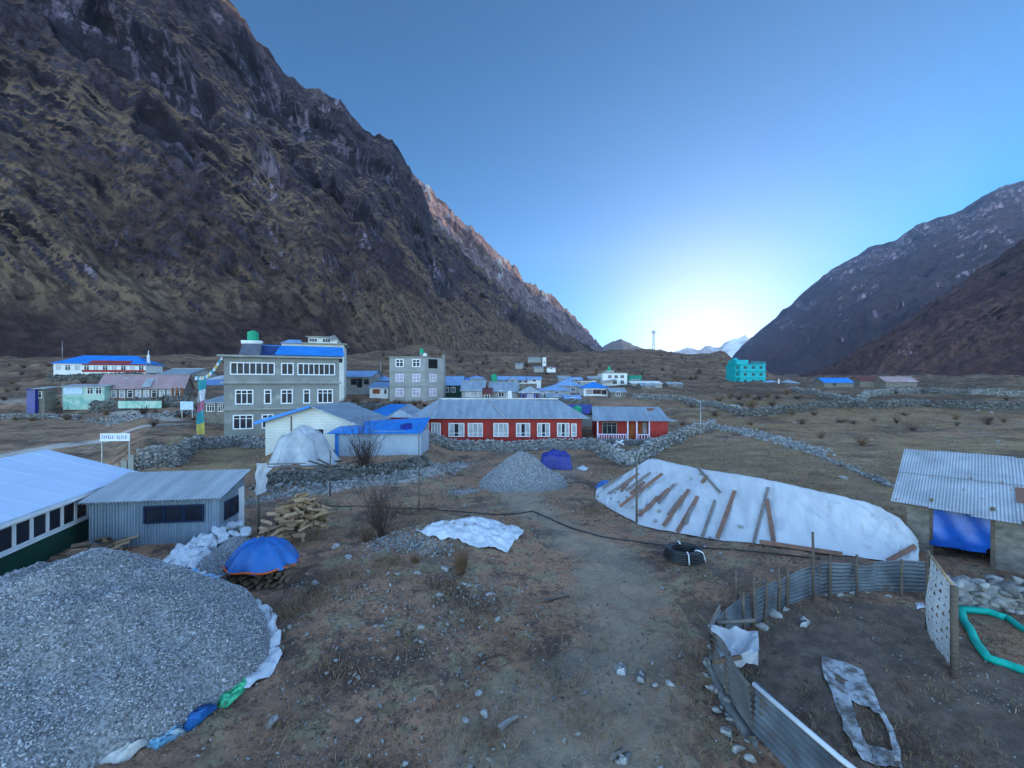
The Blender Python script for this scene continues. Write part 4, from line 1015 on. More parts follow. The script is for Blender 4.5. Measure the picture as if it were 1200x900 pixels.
def block3():
    Y = 80; k = Y/F; x0, x1 = (456-600)*k, (498-600)*k; w = x1-x0; d = 6.0; zb = H-(470-450)*k; h = (470-418.5)*k
    r = thing('guest_house', 'pale grey three-storey block with lilac windows standing among blue roofs', 'guest house', ((x0+x1)/2, Y+d/2, zb), R(2))
    MB().box(-w/2, w/2, -d/2, d/2, -1.5, h).build('wall', M['palegrey'], r)
    side = MB(); side.prismface([(w/2,-d/2,-1.5),(w/2+3.0,-d/2+2.6,-1.5),(w/2+3.0,d/2,-1.5),(w/2,d/2,-1.5)], [(w/2,-d/2,h-.03),(w/2+3.0,-d/2+2.6,h-.03),(w/2+3.0,d/2,h-.03),(w/2,d/2,h-.03)]); side.build('side_wing', M['palegrey'], r)
    MB().box(-w/2-.2, w/2+.3, -d/2-.25, d/2+.2, h, h+.15).build('roof_slab', M['concrete'], r)
    for z in (h*.34, h*.67): MB().box(-w/2-.12, w/2+.12, -d/2-.12, d/2+.1, z-.08, z+.08).build('ledge', M['slab'], r)
    fn = face_front(w, d)
    for q, z in enumerate((h*.06, h*.39, h*.73)):
        for c in (-w*.22, w*.24): window(r, fn, c, z+.5, z+1.75, 1.25, 2, (.6,), fm='frame' if q == 2 else 'pinkframe', pane='glass' if q == 2 else 'curtain', t=.13)
    u = Vector((3.0, 2.6, 0)).normalized(); sf = lambda a, z, o: (w/2+u.x*a+u.y*o, -d/2+u.y*a-u.x*o, z)
    for z in (h*.06, h*.39): window(r, sf, 1.6, z+.5, z+1.75, 1.3, 2, (.6,), fm='pinkframe', pane='curtain', t=.13)
    MB().box(.6, 2.6, h*.75, h*.96, 0, .03, fn=sf).build('balcony_opening', M['black'], r)
    MB().box(w/2+2.6, w/2+2.95, d/2-1.6, d/2-1.2, h, h+.7).build('column', M['slab'], r)
    top = r.location+Vector((0,0,h+.15))
    water_tank('small green water tank on the flat roof of the pale grey block', top+Vector((w*.3,.5,.75)), .42, .95)
    s = MB(); s.box(-.35,.35,-.35,.35,0,.75); so_ = s.build('tank_stand', M['concrete'], None); so_.location = top+Vector((w*.3,.5,0)); tag(so_, 'concrete stand under the small green tank on the pale grey block', 'tank stand')
    d_ = MB(); d_.lathe([(.05,0),(.35,.1),(.42,.4),(.3,.72),(.05,.85)], 14); do = d_.build('white_tank', M['white'], None, True); do.location = top+Vector((w*.42,-.3,0)); tag(do, 'small white tank beside the green one on the pale grey block', 'water tank')
block3()
house('green_house', 'dark green walled house with blue tin roof right of the pale grey block', (516,541), 90, 465, 450.5, 441, 6, 'greenwall', 'palebluetin', wins=((.3,.8,1,2,2),(.6,.8,1,2,2)))
house('grey_house', 'low grey house with pale tin roof, left of the twin pair above the red lodge', (541,567), 80, 468, 457, 446, 6, 'palegrey', 'tin', wins=((.4,1.6,.6,1.7,2,'curtain'),(.75,1.2,.6,1.7,2,'curtain')))
house('grey_house', 'low grey house with white window, right of the twin pair above the red lodge', (574,606), 80.5, 468, 458, 448, 6, 'palegrey', 'tin', wins=((.42,1.0,.5,1.6,2),(.7,.9,.4,1.5,1,'curtain')))
MB().box(-.35,.35,-.3,.3,-1.5,1.2).build('chimney_stack', M['white'], None, origin=(0,0,0)).location = P(597.5, 466, 76); tag(bpy.data.objects['chimney_stack'], 'short white block standing just behind the red lodge ridge', 'chimney')
house('house', 'little house with pale hipped roof behind the twin grey houses', (549,567), 112, 450, 443.5, 440, 5, 'palegrey', 'palebluetin', 'hip')
house('long_house', 'long low house with bright blue sheet roof beside a green tank', (583,615), 118, 450, 445, 441, 5, 'palegrey', 'palebluetin', wins=((.5,1.2,.3,1,2),(.8,1.2,.3,1,2)))
tank_on('green water tank left of the long blue-roofed house among the village', 579, 447, 116, .85, 1.9)
house('brown_house', 'brown flat house with white roof edge behind the blue pavilion', (610,629), 102, 456, 449.5, 447.5, 5, 'stonewall', 'white', 'flat')
def pavilion():
    r, w, h = house('pavilion', 'deep blue pavilion-like house with pale pyramid roof behind the red lodge', (610,633), 78, 471, 460, 453, 4.2, 'deepblue', 'tinx', 'hip', wins=((.5,1.2,.6,1.5,3,'curtain'),(.15,.6,.6,1.5,1),(.85,.6,.6,1.5,1)), fm='purpleframe')
pavilion()
house('house', 'grey house with pale blue hipped roof at the right of the pavilion', (633,668), 90, 466, 457.5, 451.5, 7, 'palegrey', 'palebluetin', 'hip', wins=((.2,1.2,.4,1.2,2,'curtain'),(.55,1.0,.2,1.3,1)))
house('house', 'upper house with blue roof on the terrace behind the pavilion', (652,680), 105, 460, 452, 444, 7, 'palegrey', 'palebluetin', 'hip', wins=((.3,1,.3,1.3,2),(.7,1,.3,1.3,2)))
house('white_house', 'white house with vivid blue roof and red window panels', (684,712), 95, 464, 454.5, 447.5, 6, 'white', 'bluetin', 'hip', wins=((.22,1.1,.5,1.3,2,'curtain'),(.55,1.7,.5,1.35,4),(.85,1.0,.4,1.3,1)), fm='darkred')
house('house', 'low building showing only a white roof edge behind the vivid blue roof', (680,697), 112, 451, 447.5, 445.5, 4, 'palegrey', 'white', 'flat')
def white2():
    r, w, h = house('guest_house', 'white two-storey house with a green tank on top beside the teal building', (706,735), 140, 451, 437.5, 436.5, 8, 'white', 'slab', 'flat', wins=((.3,1.2,2.2,3.2,2),(.55,1.2,2.2,3.2,2),(.8,1.2,2.2,3.2,2),(.5,1.4,.3,1.5,2),(.8,1.2,.3,1.5,2)))
    MB().slab([(-w/2-1,-6,.9),(0,-6,1.6),(0,-4,2.0),(-w/2-1,-4,1.4)], .08).build('lean_to_roof', M['tinplain'], r)
    MB().box(-w*.35, w*.0, -3, 2, h+.18, h+1.0).build('stair_head', M['palegrey'], r)
    water_tank('small green tank on top of the white two-storey house', r.location+Vector((-w*.15, -1, h+1.0)), .6, 1.3)
white2()
house('teal_house', 'teal green two-storey house beside the white two-storey house', (737,752), 146, 450, 440.5, 438, 6, 'tealwall', 'tealwall', 'flat', wins=((.3,1.1,.6,1.6,2),(.7,1.1,.6,1.6,2)))
house('long_house', 'long low building with whitish pink roof right of the teal house', (741,776), 132, 451.5, 449, 446.5, 4, 'palegrey', 'white', 'shed')
for q in (((567,575),79,470,460,455,'dark narrow shed between the twin grey houses above the red lodge','darkred','darkred',3),((641,662),84,472,465,461,'low grey outbuilding with tin roof below the pale blue hipped house','palegrey','tin',4),
          ((663,680),82,474,467,463.5,'stone hut with pale roof between the hipped house and the green tank','stonewall','palebluetin',4),((716,733),92,466,459,455,'small stone outbuilding right of the vivid blue roof','stonewall','tin',4),
          ((536,548),100,452,446,443,'small blue-roofed hut behind the dark green house','palegrey','bluetin',4),((618,634),120,449,444.5,441.5,'small hut with light blue roof right of the long blue-roofed house','white','palebluetin',4),
          ((655,668),130,448,443.5,440.5,'far hut with grey roof above the hipped houses','palegrey','tin',4),((668,682),128,449,445,442,'far hut with light blue roof left of the white roof edge','palegrey','palebluetin',4),((690,704),125,448,443.5,441,'far grey hut left of the white two-storey house','stonewall','tin',4),
          ((752,768),120,455,451.5,449,'low stone barn with tin roof below the long whitish roof','stonewall','tin',4),((783,800),140,453,450,448,'small stone hut alone on the field edge right of the village','stonewall','tin',4),((596,606),116,450,445.5,443,'narrow white hut behind the right grey twin','white','tin',3)):
    house('hut', q[5], q[0], q[1], q[2], q[3], q[4], q[8], q[6], q[7], 'gable', wins=((.5,.9,.4,1.3,2),))
# hamlet on the slope behind the village
for q, (l, r2, b, e_, t_, Y, lab, wm, rm) in enumerate(((604,613,429,426.5,425,232,'tiny pale hut leftmost in the hamlet on the scrub hill','palegrey','tin'), (619,634,422,419.5,418,250,'flat pale roof highest in the hamlet on the scrub hill','palegrey','tin'), (636,640,426,418.5,418,242,'narrow white tower-like hut in the hamlet on the scrub hill','white','white'), (626,637,433,430.5,429,222,'low pale hut at the foot of the hamlet on the scrub hill','palegrey','tin'), (641,651,433,431,429.5,222,'low pinkish hut rightmost in the hamlet on the scrub hill','white','pinktin'))):
    house('hut', lab, (l, r2), Y, b, e_, t_, 5, wm, rm, 'shed', group='huts of the hamlet on the hill', wins=((.5,1.0,.3,.9,1),))
# houses round the red lodge
def blue_gable():
    Y = 53; k = Y/F; x0, x1 = (424-600)*k, (484-600)*k; w = x1-x0; zb = 1.0; xa = 1.4
    r = thing('blue_roofed_house', 'house with bright blue roof and pale gable tucked behind the white tin shed', 'house', ((x0+x1)/2, Y+3, zb), 0)
    ze = H-(489-450)*k-zb; za = H-(475.5-450)*k-zb
    MB().box(-w/2, w/2, -3, 3, -1, ze).build('wall', M['redwood'], r)
    mb = MB(); mb.slab([(-w/2-.6,-3.4,ze),(xa-1.6,-3.4,ze+.02),(xa,1.5,za),(-w/2+2.2,1.5,za)], .08); mb.build('roof', M['bluetin'], r)
    g = MB(); g.slab([(xa-1.6,-3.4,ze),(w/2+.5,-3.4,ze),(xa+.2,-3.2,ze+.95),(xa+.1,-3.2,ze+.95)], .08); g.slab([(xa+.2,-3.2,ze+.95),(w/2+.6,-3.4,ze-.02),(w/2+.6,3,ze),(xa+.2,2.2,za)], .06); g.slab([(xa-1.6,-3.42,ze),(xa+.2,-3.22,ze+.97),(xa+.2,2.2,za+.02),(xa,1.5,za+.02)], .06); g.build('gable', M['tin'], r)
    window(r, lambda a, z, o: (a, -3-o, z), -1.4, ze-1.3, ze-.35, 1.6, 3, ())
blue_gable()
tank_on('round bright green tank between the red lodge and the porch house', 676.5, 487, 56, .62, 1.25)
house('shed', 'dark blue tin shed half hidden between the red lodge and the porch house', (672,697), 58.5, 500, 484, 476, 4, 'palegrey', 'royaltarp', 'shed')
# turquoise house
def turquoise():
    Y = 204; k = Y/F; x0, x1 = (866-600)*k, (897-600)*k; w = x1-x0; d = 9; zb = H-(450.5-450)*k; h = (450.5-427)*k
    r = thing('guest_house', 'bright turquoise three-storey house alone at the edge of the fields', 'guest house', ((x0+x1)/2, Y+d/2, zb), R(4))
    MB().box(-w/2, w/2, -d/2, d/2, -1.5, h).build('wall', M['turq'], r)
    MB().box(-w/2-1.7, -w/2, -d/2+1.2, d/2, -1.5, h).build('stair_wing', M['turq'], r)
    for z in (h*.34, h*.67, h): MB().box(-w/2-1.9, w/2+.3, -d/2-.5, d/2+.3, z-.12, z+.12).build('ledge', M['turq'], r)
    fn = face_front(w, d)
    for z in (0, h*.34, h*.68):
        for c in (-.3, .02, .32): window(r, fn, c*w, z+.9, z+2.2, 1.6 if c else .9, 2, (), fm='turq', pane='glass', t=.1)
    fl = lambda a, z, o: (-w/2-1.7+a, -d/2+1.2-o, z)
    for z in (0, h*.34, h*.68): window(r, fl, .85, z+.8, z+2.2, .8, 1, (), fm='turq', t=.1)
    p = MB()
    for i in range(8): c = -w*.05+i*w*.075; p.box(c-.12, c+.12, -d/2-.1, -d/2+.12, h+.12, h+1.1)
    p.box(-w*.1, w/2, -d/2-.1, -d/2+.1, h+1.1, h+1.25); p.build('parapet', M['turq'], r)
    MB().box(-w/2-1.2, -w*.12, -d/2+1, d/2-1, h+.12, h+2.2).build('stair_head', M['turq'], r)
    MB().box(-w/2-.8, -w/2+.8, -1, 1, h+2.2, h+3.2).build('tank_room', M['turq'], r)
turquoise()
house('house', 'low house with pale blue roof right beside the turquoise house', (897,918), 190, 452, 450, 446, 6, 'palegrey', 'palebluetin', 'hip', rz=R(3))
house('house', 'low house with whitish roof second to the right of the turquoise house', (921,937), 188, 451, 449, 445, 6, 'palegrey', 'tin', 'hip', rz=R(-3))
house('barn', 'low barn with vivid blue roof under the right-hand mountain', (966,1000), 160, 452.5, 448, 443, 6, 'stonewall', 'bluetin', wins=((.35,1.2,.2,1.1,1),), fm='wood')
house('barn', 'low stone barn with dull red roof right of the blue barn', (1008,1031), 170, 451.5, 446, 441.5, 6, 'stonewall', 'darkred')
house('barn', 'long pale barn with faded pink roof farthest right below the mountain', (1038,1075), 165, 450, 447, 441.5, 6, 'stonewall', 'pinktin')
# far left
def farleft():
    r, w, h = house('lodge', 'long lodge with blue and red hipped roof on the terrace at far left', (68,158), 96, 436, 426, 416, 7, 'white', 'bluetin', 'hip', rz=R(14), wins=tuple((.05+.1*i, .9, .4, 1.5, 2, 'glass' if i % 2 else 'curtain') for i in range(10)))
    MB().box(-w*.2, w/2-.05, .0, .5, 0, .06, fn=face_front(w, 7)).build('red_dado', M['redwood'], r); MB().box(-w*.2, w/2-.05, 1.55, h-.05, 0, .06, fn=face_front(w, 7)).build('red_frieze', M['redwood'], r)
    MB().slab([(-w*.12,-4.0,h+.04),(w*.33,-4.0,h+.04),(w*.33,-2.6,h+.72),(-w*.12,-2.6,h+.72)], .05).build('red_roof_strip', M['redtin'], r)
    r, w, h = house('monastery_house', 'house with faded pink tin roof and painted shutters above a stone wall', (117,196), 72, 469.5, 454, 439.5, 6, 'stonewall', 'pinktin', rz=R(24), wins=tuple((.08+.094*i, .62, .55, 1.75, 1, 'curtain' if i % 3 else 'glass') for i in range(10)), fm='frame')
    MB().box(-w/2+.1, w/2-.1, .12, .5, 0, .05, fn=face_front(w, 6)).build('painted_dado', M['orange'], r)
    MB().box(-w/2, w/2, 1.95, 2.15, 0, .06, fn=face_front(w, 6)).build('painted_frieze', M['banner'], r)
    MB().slab([(w*.0,-3.4,2.25+.0),(w*.1,-3.4,2.25),(w*.1,-.6,3.98),(w*.0,-.6,3.98)], .03).build('roof_sheet', M['tinplain'], r)
    for i, fx in enumerate((w*.38, w*.44, w*.5)): MB().box(fx-.08, fx+.08, -3.9, -3.74, 0, h).build('porch_post', M['orange'], r)
    house('house', 'low house with long pale tin roof beyond the pink-roofed house', (186,228), 92, 441, 438, 431.5, 7, 'palegrey', 'tin', rz=R(-8))
    r, w, h = house('kiosk', 'pale green kiosk with a blue poster left of the pink-roofed house', (75,113), 68, 469, 452.5, 450, 3, 'banner', 'tinx', 'shed', rz=R(20), wins=((.65,.7,1,2,2),(.86,.7,1,2,2)))
    MB().box(-w/2+.1, -w/2+2.4, .95, 2.1, 0, .05, fn=face_front(w, 3)).build('poster', M['poster'], r)
    house('stone_house', 'small stone house with white windows left of the grey three-storey house', (239,264), 58, 487, 471.5, 463, 5, 'stonewall', 'tin', 'hip', wins=((.32,1.0,.6,1.55,3),(.82,.8,.6,1.55,3)))
    r, w, h = house('blue_hut', 'narrow blue tin hut standing below the terrace at far left', (31,41), 66, 480, 456, 454.5, 1.6, 'royaltarp', 'royaltarp', 'shed', cat='hut')
    r, w, h = house('stone_hut', 'narrow grey stone hut right beside the narrow blue hut', (42,52), 66.5, 478, 455, 453, 1.8, 'stonewall', 'tinx', 'shed', cat='hut', wins=((.5,.5,1.6,2.5,1),))
    # banner board and the little hoarding
    o = MB().box(-3.4, 3.4, -.05, .05, -.6, .55).build('banner_board', M['banner'], None); put(o, P(164, 474, 67)); tag(o, 'pale green painted banner on the stone wall under the pink-roofed house', 'banner')
    t = thing('hoarding', 'small pale blue hoarding on short posts by the road left of the flag pole', 'sign', P(219, 482, 52), R(4))
    MB().box(-.75, .75, -.04, .04, .2, 1.2).build('board', M['poster'], t)
    for sx in (-.6, .6): MB().box(sx-.04, sx+.04, .041, .09, -.8, 1.2).build('leg', M['steel'], t)
    # blue and white canopy beside the grey house
    c = MB(); Yc = 53; k = Yc/F
    nx, ny = 20, 8; A = np.zeros((nx, ny, 3))
    for i in range(nx):
        for j in range(ny):
            s, v = i/(nx-1), j/(ny-1)
            A[i, j] = (-1.6+3.6*s, v*3, .55*v+.1*math.sin(s*9)*v+.25*s)
    c.grid(A); c.grid(A-np.array([0,0,.03]))
    t = thing('canopy', 'blue and white canopy sheet hung at the left side of the grey house', 'canopy', P(250, 446, Yc))
    c.build('sheet', M['tarpclean'], t)
    MB().box(-1.6, 2, -.06, 0, -.55, .12).build('valance', M['bluetarp'], t)
    for px_ in (-1.5, 1.9): MB().tube([(px_,0,-4.6),(px_,0,.1)], .05).build('pole', M['wood'], t)
farleft()

# ------------------------------------------------------------------ stone shed on the right
def right_shed():
    rz = math.atan2(-.74, .67); ex = Vector((.67,-.74,0)); ey = Vector((.74,.67,0))
    c = Vector((15.95,17.7,0))+ex*3.8+ey*2.1
    r = thing('stone_shed', 'stone shed with silvery corrugated roof and blue tarp across its doorway', 'shed', (c.x, c.y, 0), rz)
    w, d, h = 7.0, 3.7, 2.2
    th = .4; dx0, dx1 = -2.72, -1.2
    m = MB()
    m.box(-w/2, dx0, -d/2, -d/2+th, -.3, h); m.box(dx1, w/2, -d/2, -d/2+th, -.3, h); m.box(dx0, dx1, -d/2, -d/2+th, 2.0, h)
    m.box(-w/2, -w/2+th, -d/2+th, d/2, -.3, h); m.box(w/2-th, w/2, -d/2+th, d/2, -.3, h); m.box(-w/2+th, w/2-th, d/2-th, d/2, -.3, h)
    for s in (-1, 1): m.prismface([(s*w/2,-d/2,h),(s*w/2,d/2,h),(s*w/2,d/2,h+1.3)], [(s*(w/2-th),-d/2,h),(s*(w/2-th),d/2,h),(s*(w/2-th),d/2,h+1.3)])
    m.build('wall', M['stonewall'], r)
    # roof sheets, each lapped over the next: two rows of corrugated sheets
    rf = MB(); W = 3.95
    nrow = [(-.0, .56), (.52, 1.0)]
    y0, z0, y1, z1 = -d/2-.42, h-.06, d/2+.5, h+1.62
    for rI, (a, b) in enumerate(nrow):
        nsh = 7
        for i in range(nsh):
            xa, xb = -W+2*W*i/nsh, -W+2*W*(i+1)/nsh+.1
            n = 90; xs = np.linspace(xa, xb, n); of = .010*np.sin(xs*2*math.pi/.095)+.022*rI+.012*(i % 2)
            rows = []
            for t in (a-.02*(i % 3)*(rI == 0), b+.012*((i*7) % 3)):
                rows.append(np.stack([xs, np.full(n, y0+(y1-y0)*t), z0+(z1-z0)*t+of], 1))
            rf.grid(np.stack(rows, 1))
    ro = rf.build('roof', M['tinplain'], r)
    MB().slab([(-.55,y0+1.15,z0+.42),(-.2,y0+1.15,z0+.42),(-.2,y0+2.2,z0+.8),(-.55,y0+2.2,z0+.8)], .012).build('rust_patch', M['plank'], ro).location.z = .045
    MB().tube([(-W,y0+.03,z0-.03),(W,y0+.03,z0-.03)], .035).build('eave_pole', M['wood'], ro)
    bk = MB(); bk.slab([(-W,y1-.02,z1-.01),(W,y1-.02,z1-.01),(W,y1+.4,z1-.2),(-W,y1+.4,z1-.2)], .03); bk.build('ridge_cap', M['tinplain'], ro)
    # loose tarp in the doorway
    nx, nz = 26, 20; A = np.zeros((nx, nz, 3))
    for i in range(nx):
        for j in range(nz):
            s, v = i/(nx-1), j/(nz-1)
            A[i, j] = (dx0-.1*(v < .15)+(dx1-dx0)*s, -d/2-.03-.1*math.sin(v*3)*(1-v)-.05*math.sin(s*11+v*5)*(1-v*.6), .55+.1*s*(1-v)+1.5*v)
    m = MB(); m.grid(A); m.build('door_tarp', M['doortarp'], r, True)
    MB().box(dx0-.1, dx0, -d/2-.04, -d/2+.1, 0, 2.4).build('door_post', M['wood'], r); MB().box(dx1, dx1+.12, -d/2-.04, -d/2+.1, 0, 2.4).build('door_post', M['wood'], r)
right_shed()

# ------------------------------------------------------------------ heaps of crushed stone
def heap(label, cx, cy, rad, hgt, n_st, size, seed, squash=(1,1), rot=0, bed='gravelbed', power=1.0, outline=None):
    th = np.linspace(0, 2*np.pi, 90, endpoint=False); q = np.linspace(0, 1, 46)
    if outline is not None:
        O = np.array(outline)-np.array([cx, cy]); oa = np.arctan2(O[:,1], O[:,0]); orr = np.hypot(O[:,0], O[:,1]); k_ = np.argsort(oa)
        oa, orr = oa[k_], orr[k_]; oa = np.concatenate([oa-2*np.pi, oa, oa+2*np.pi]); orr = np.tile(orr, 3)
    def shape(T, Q):
        if outline is not None: rr_ = np.interp((T+np.pi) % (2*np.pi)-np.pi, oa, orr)*(1+.02*vnoise(np.cos(T)*5, np.sin(T)*5, seed=seed))*Q
        else: rr_ = rad*(1+.09*vnoise(np.cos(T)*2+seed, np.sin(T)*2, seed=seed)+.05*np.sin(T*3+seed))*Q
        X = rr_*np.cos(T)*squash[0]; Yl = rr_*np.sin(T)*squash[1]
        c, s_ = math.cos(rot), math.sin(rot); X, Yl = X*c-Yl*s_, X*s_+Yl*c
        Z = hgt*np.clip(1-np.sqrt(Q**2+.018)+.13, 0, 1.1)**power*(1+.0*Q)+.10*hgt*fbm(X*1.1, Yl*1.1, None, 4, seed)*(1-Q)**.5*np.minimum(1, Q*4)
        return X, Yl, Z+TZ(cx+X, cy+Yl)-.16*hgt*np.clip((Q-.9)*10, 0, 1)**2
    T, Q = np.meshgrid(th, q, indexing='ij')
    X, Yl, Z = shape(T, Q); zb = tz(cx, cy)
    mb = MB(); mb.grid(np.stack([X, Yl, Z-zb], -1), closed_u=True)
    o = mb.build('gravel_heap', M[bed], None, True); o.location = (cx, cy, zb); tag(o, label, 'gravel heap')
    r_ = np.random.default_rng(seed)
    T = r_.uniform(0, 2*np.pi, n_st); Q = np.sqrt(r_.uniform(0, 1.03, n_st)); X, Yl, Z = shape(T, Q)
    st = stones('crushed_stones', np.stack([X, Yl, Z-zb+size*.08], 1), size*r_.uniform(.55, 1.5, n_st)*np.where(r_.random(n_st) < .03, 1.6, 1), M['gravel'], RK0[:6], seed, o, flat=.75, stretch=.4)
    st['kind'] = 'stuff'
    return o
M['gravelpale'] = M['gravel']
HEAP = (-11.3, 11.3, 5.35)
heap('huge heap of grey crushed stone filling the lower left foreground', HEAP[0], HEAP[1], HEAP[2], 2.5, 68000, .052, 3, outline=[g2(*q) for q in ((258,694),(285,702),(308,716),(317,738),(316,765),(304,790),(282,808),(252,832),(216,857),(168,880),(125,893))]+[(-8.6,6.4),(-11,5.9),(-13.6,6.8),(-15.6,9),(-16.4,12),(-15.8,14.5),(-14.6,15.6),(-12.5,15.6),(-10.9,14.9)])
p = G(611, 577); heap('pointed heap of grey crushed stone standing in front of the red lodge', p.x, p.y+2.1, 2.9, 2.25, 9000, .07, 8, (1, .8), power=1.0)
p = G(262, 668); heap('small heap of grey gravel behind the white sacks', p.x, p.y+.6, 1.35, 1.0, 2600, .06, 12)
def patch(name, label, pxs, n, size, m, seed, lib=None, spread=.5, cat='rubble', flat=.7):
    r_ = np.random.default_rng(seed); pts = path_pts([g2(*q) for q in pxs], .3)
    q = pts[r_.integers(0, len(pts), n)]+r_.normal(0, spread, (n, 2))
    o = stones(name, np.stack([q[:,0], q[:,1], TZ(q[:,0], q[:,1])+size*.12], 1), size*r_.uniform(.4, 1.5, n), M[m], lib or RK0, seed, flat=flat)
    tag(o, label, cat, kind='stuff'); return o
patch('rubble', 'spilled grey gravel beside the pointed heap', ((535,578),(555,575)), 700, .08, 'gravel', 31, spread=.45)
patch('rubble', 'grey rubble beside the white sheet on the low mound', ((440,640),(470,632),(520,645)), 900, .13, 'rockpale', 32, spread=.5)
patch('rubble', 'pale stones lining the footpath below the white house', ((285,590),(330,580),(390,571),(440,566),(500,555),(545,543)), 1500, .2, 'rockpale', 33, spread=.55)
patch('rubble', 'tumbled pale rubble strewn along the end of the field wall', ((838,500),(880,508),(925,520),(955,529)), 1300, .42, 'rockpale', 34, RK1, spread=.75)
patch('rubble', 'tumbled stones below the timber stack by the plastic heap', ((310,570),(350,566),(400,562),(480,552)), 700, .4, 'rock', 35, spread=.7)
patch('rubble', 'loose pale stones on the bank under the pink-roofed house', ((120,492),(170,489),(235,484)), 500, .5, 'rockpale', 36, spread=1.2)
patch('rubble', 'loose stones along the foot of the lodge wall', ((2,712),(30,700),(60,690)), 260, .22, 'rock', 37, spread=.35)

# ------------------------------------------------------------------ sacks
def sack_mesh(seed, L=.8, W=.46, T=.2):
    n, k = 34, 24; V = np.zeros((n, k, 3))
    u = np.linspace(-1, 1, n); a = np.linspace(0, 2*np.pi, k, endpoint=False)
    for i in range(n):
        f = (1-abs(u[i])**5)**.5; wv = W/2*(.62+.38*f)*(1+.08*math.sin(u[i]*7+seed)); tv = T/2*f+.012
        ca, sa = np.cos(a), np.sin(a); e_ = .75
        V[i, :, 0] = u[i]*L/2; V[i, :, 1] = wv*np.sign(ca)*np.abs(ca)**e_; V[i, :, 2] = tv*np.sign(sa)*np.abs(sa)**e_
    D = fbm(V[...,0]*7+seed*5, V[...,1]*7, V[...,2]*7, 4, seed)*.045-.05*np.abs(vnoise(V[...,0]*9+V[...,1]*6+seed, V[...,1]*5, seed=seed+9))
    V[..., 2] += D; V[..., 1] += D*.7; V[..., 2] += .05*np.sin(V[...,0]*4+seed)
    mb = MB(); mb.grid(V.transpose(1, 0, 2), closed_u=True); return mb
SACK = {}
def sack(px, py, m, head, label, seed=0, lift=0.0, scl=1.0, group='sacks', tilt=0.0, roll=0.0, fl=1.0):
    key = (m, seed % 5)
    p = G(px, py) if not isinstance(px, Vector) else px
    if key not in SACK:
        o = sack_mesh(seed % 5).build('sack', M[m], None, True); SACK[key] = o
    else: o = SACK[key].copy(); col.objects.link(o)
    put(o, (p.x, p.y, p.z+.09*scl*fl+lift), (roll, tilt, head), (scl, scl, scl*fl)); return tag(o, label, 'sack', group)
heap_edge = [(318,722,'sackwhite',-1.2),(323,744,'sackwhite',-1.4),(322,766,'sackwhite',-1.7),(313,786,'sackwhite',-2.1),(295,800,'sackwhite',-2.3)]
r_ = random.Random(9)
pile = [(188,654,0),(203,650,0),(220,655,0),(238,652,0),(252,640,0),(266,634,0),(280,632,0),(292,634,0),(228,668,0),(246,672,0),(212,648,.16),(230,645,.18),(246,638,.2),(262,628,.2),(278,624,.22),(224,650,.3),(240,640,.36),(258,626,.38),(272,618,.42),(288,622,.25),(205,660,.05)]
for i, (x, y, l) in enumerate(pile):
    sack(x, y+10, 'sackwhite', r_.uniform(-1.2, 1.2), 'stuffed white sack in the pile between the tin shed and the blue tarp', i, l, r_.uniform(.85, 1.15), 'white sacks heaped by the tin shed', r_.uniform(-.3, .3), r_.uniform(-.4, .4))
for i, (x, y, l, t) in enumerate(((222,676,.05,'uppermost'),(238,684,.03,'middle'),(257,686,.03,'lowest'))):
    sack(x, y, 'sackblue', -.5+.15*i, 'pale blue printed sack at the front of the sack pile, %s of the three' % t, i, l, 1.05, 'blue printed sacks')

# ------------------------------------------------------------------ firewood
def log_mesh(seed, L=.52, r=.085):
    g_ = random.Random(seed); n = g_.choice((3, 4, 5)); a0 = g_.uniform(0, 6)
    ang = sorted(g_.uniform(0, 2*math.pi) if n > 3 else 2*math.pi*k/3+g_.uniform(-.4, .4) for k in range(n))
    V = []
    for x in (-L/2, -L*.15, L*.2, L/2):
        oy, oz = g_.uniform(-.015, .015), g_.uniform(-.015, .015)
        for a in ang: rr_ = r*g_.uniform(.85, 1.15); V.append((x+g_.uniform(-.02, .02), rr_*math.cos(a+a0)+oy, rr_*math.sin(a+a0)+oz))
    fs = [(i*n+k, i*n+(k+1) % n, (i+1)*n+(k+1) % n, (i+1)*n+k) for i in range(3) for k in range(n)]+[tuple(range(n))[::-1], tuple(3*n+k for k in range(n))]
    return MB().add(V, fs)
LOGS = {}
def log(m, seed, loc, rot, label, group, scl=1.0):
    key = (m, seed % 7)
    if key not in LOGS: o = log_mesh(seed % 7).build('firewood_log', M[m], None); LOGS[key] = o
    else: o = LOGS[key].copy(); col.objects.link(o)
    put(o, loc, rot, (scl,)*3); return tag(o, label, 'log', group)
# loose split pile behind the blue tarp
r_ = random.Random(21); pc = G(332, 640); n = 0
for k in range(180):
    u, v = r_.gauss(0, .5), r_.gauss(0, .48)
    x, y = pc.x+u*1.0+.35, pc.y+.7+v*1.3+u*.4; hm = 1.95*math.exp(-(u*u*.55+v*v*.9))
    z = tz(x, y)+r_.uniform(.25, 1)*hm+.06
    log('log' if r_.random() < .8 else 'logdark', k, (x, y, z), (r_.uniform(0, 6), r_.uniform(-.45, .45), r_.gauss(.1, .7)), 'split pale firewood log in the loose pile behind the blue tarp', 'firewood logs in the loose pile', r_.uniform(.8, 1.2))
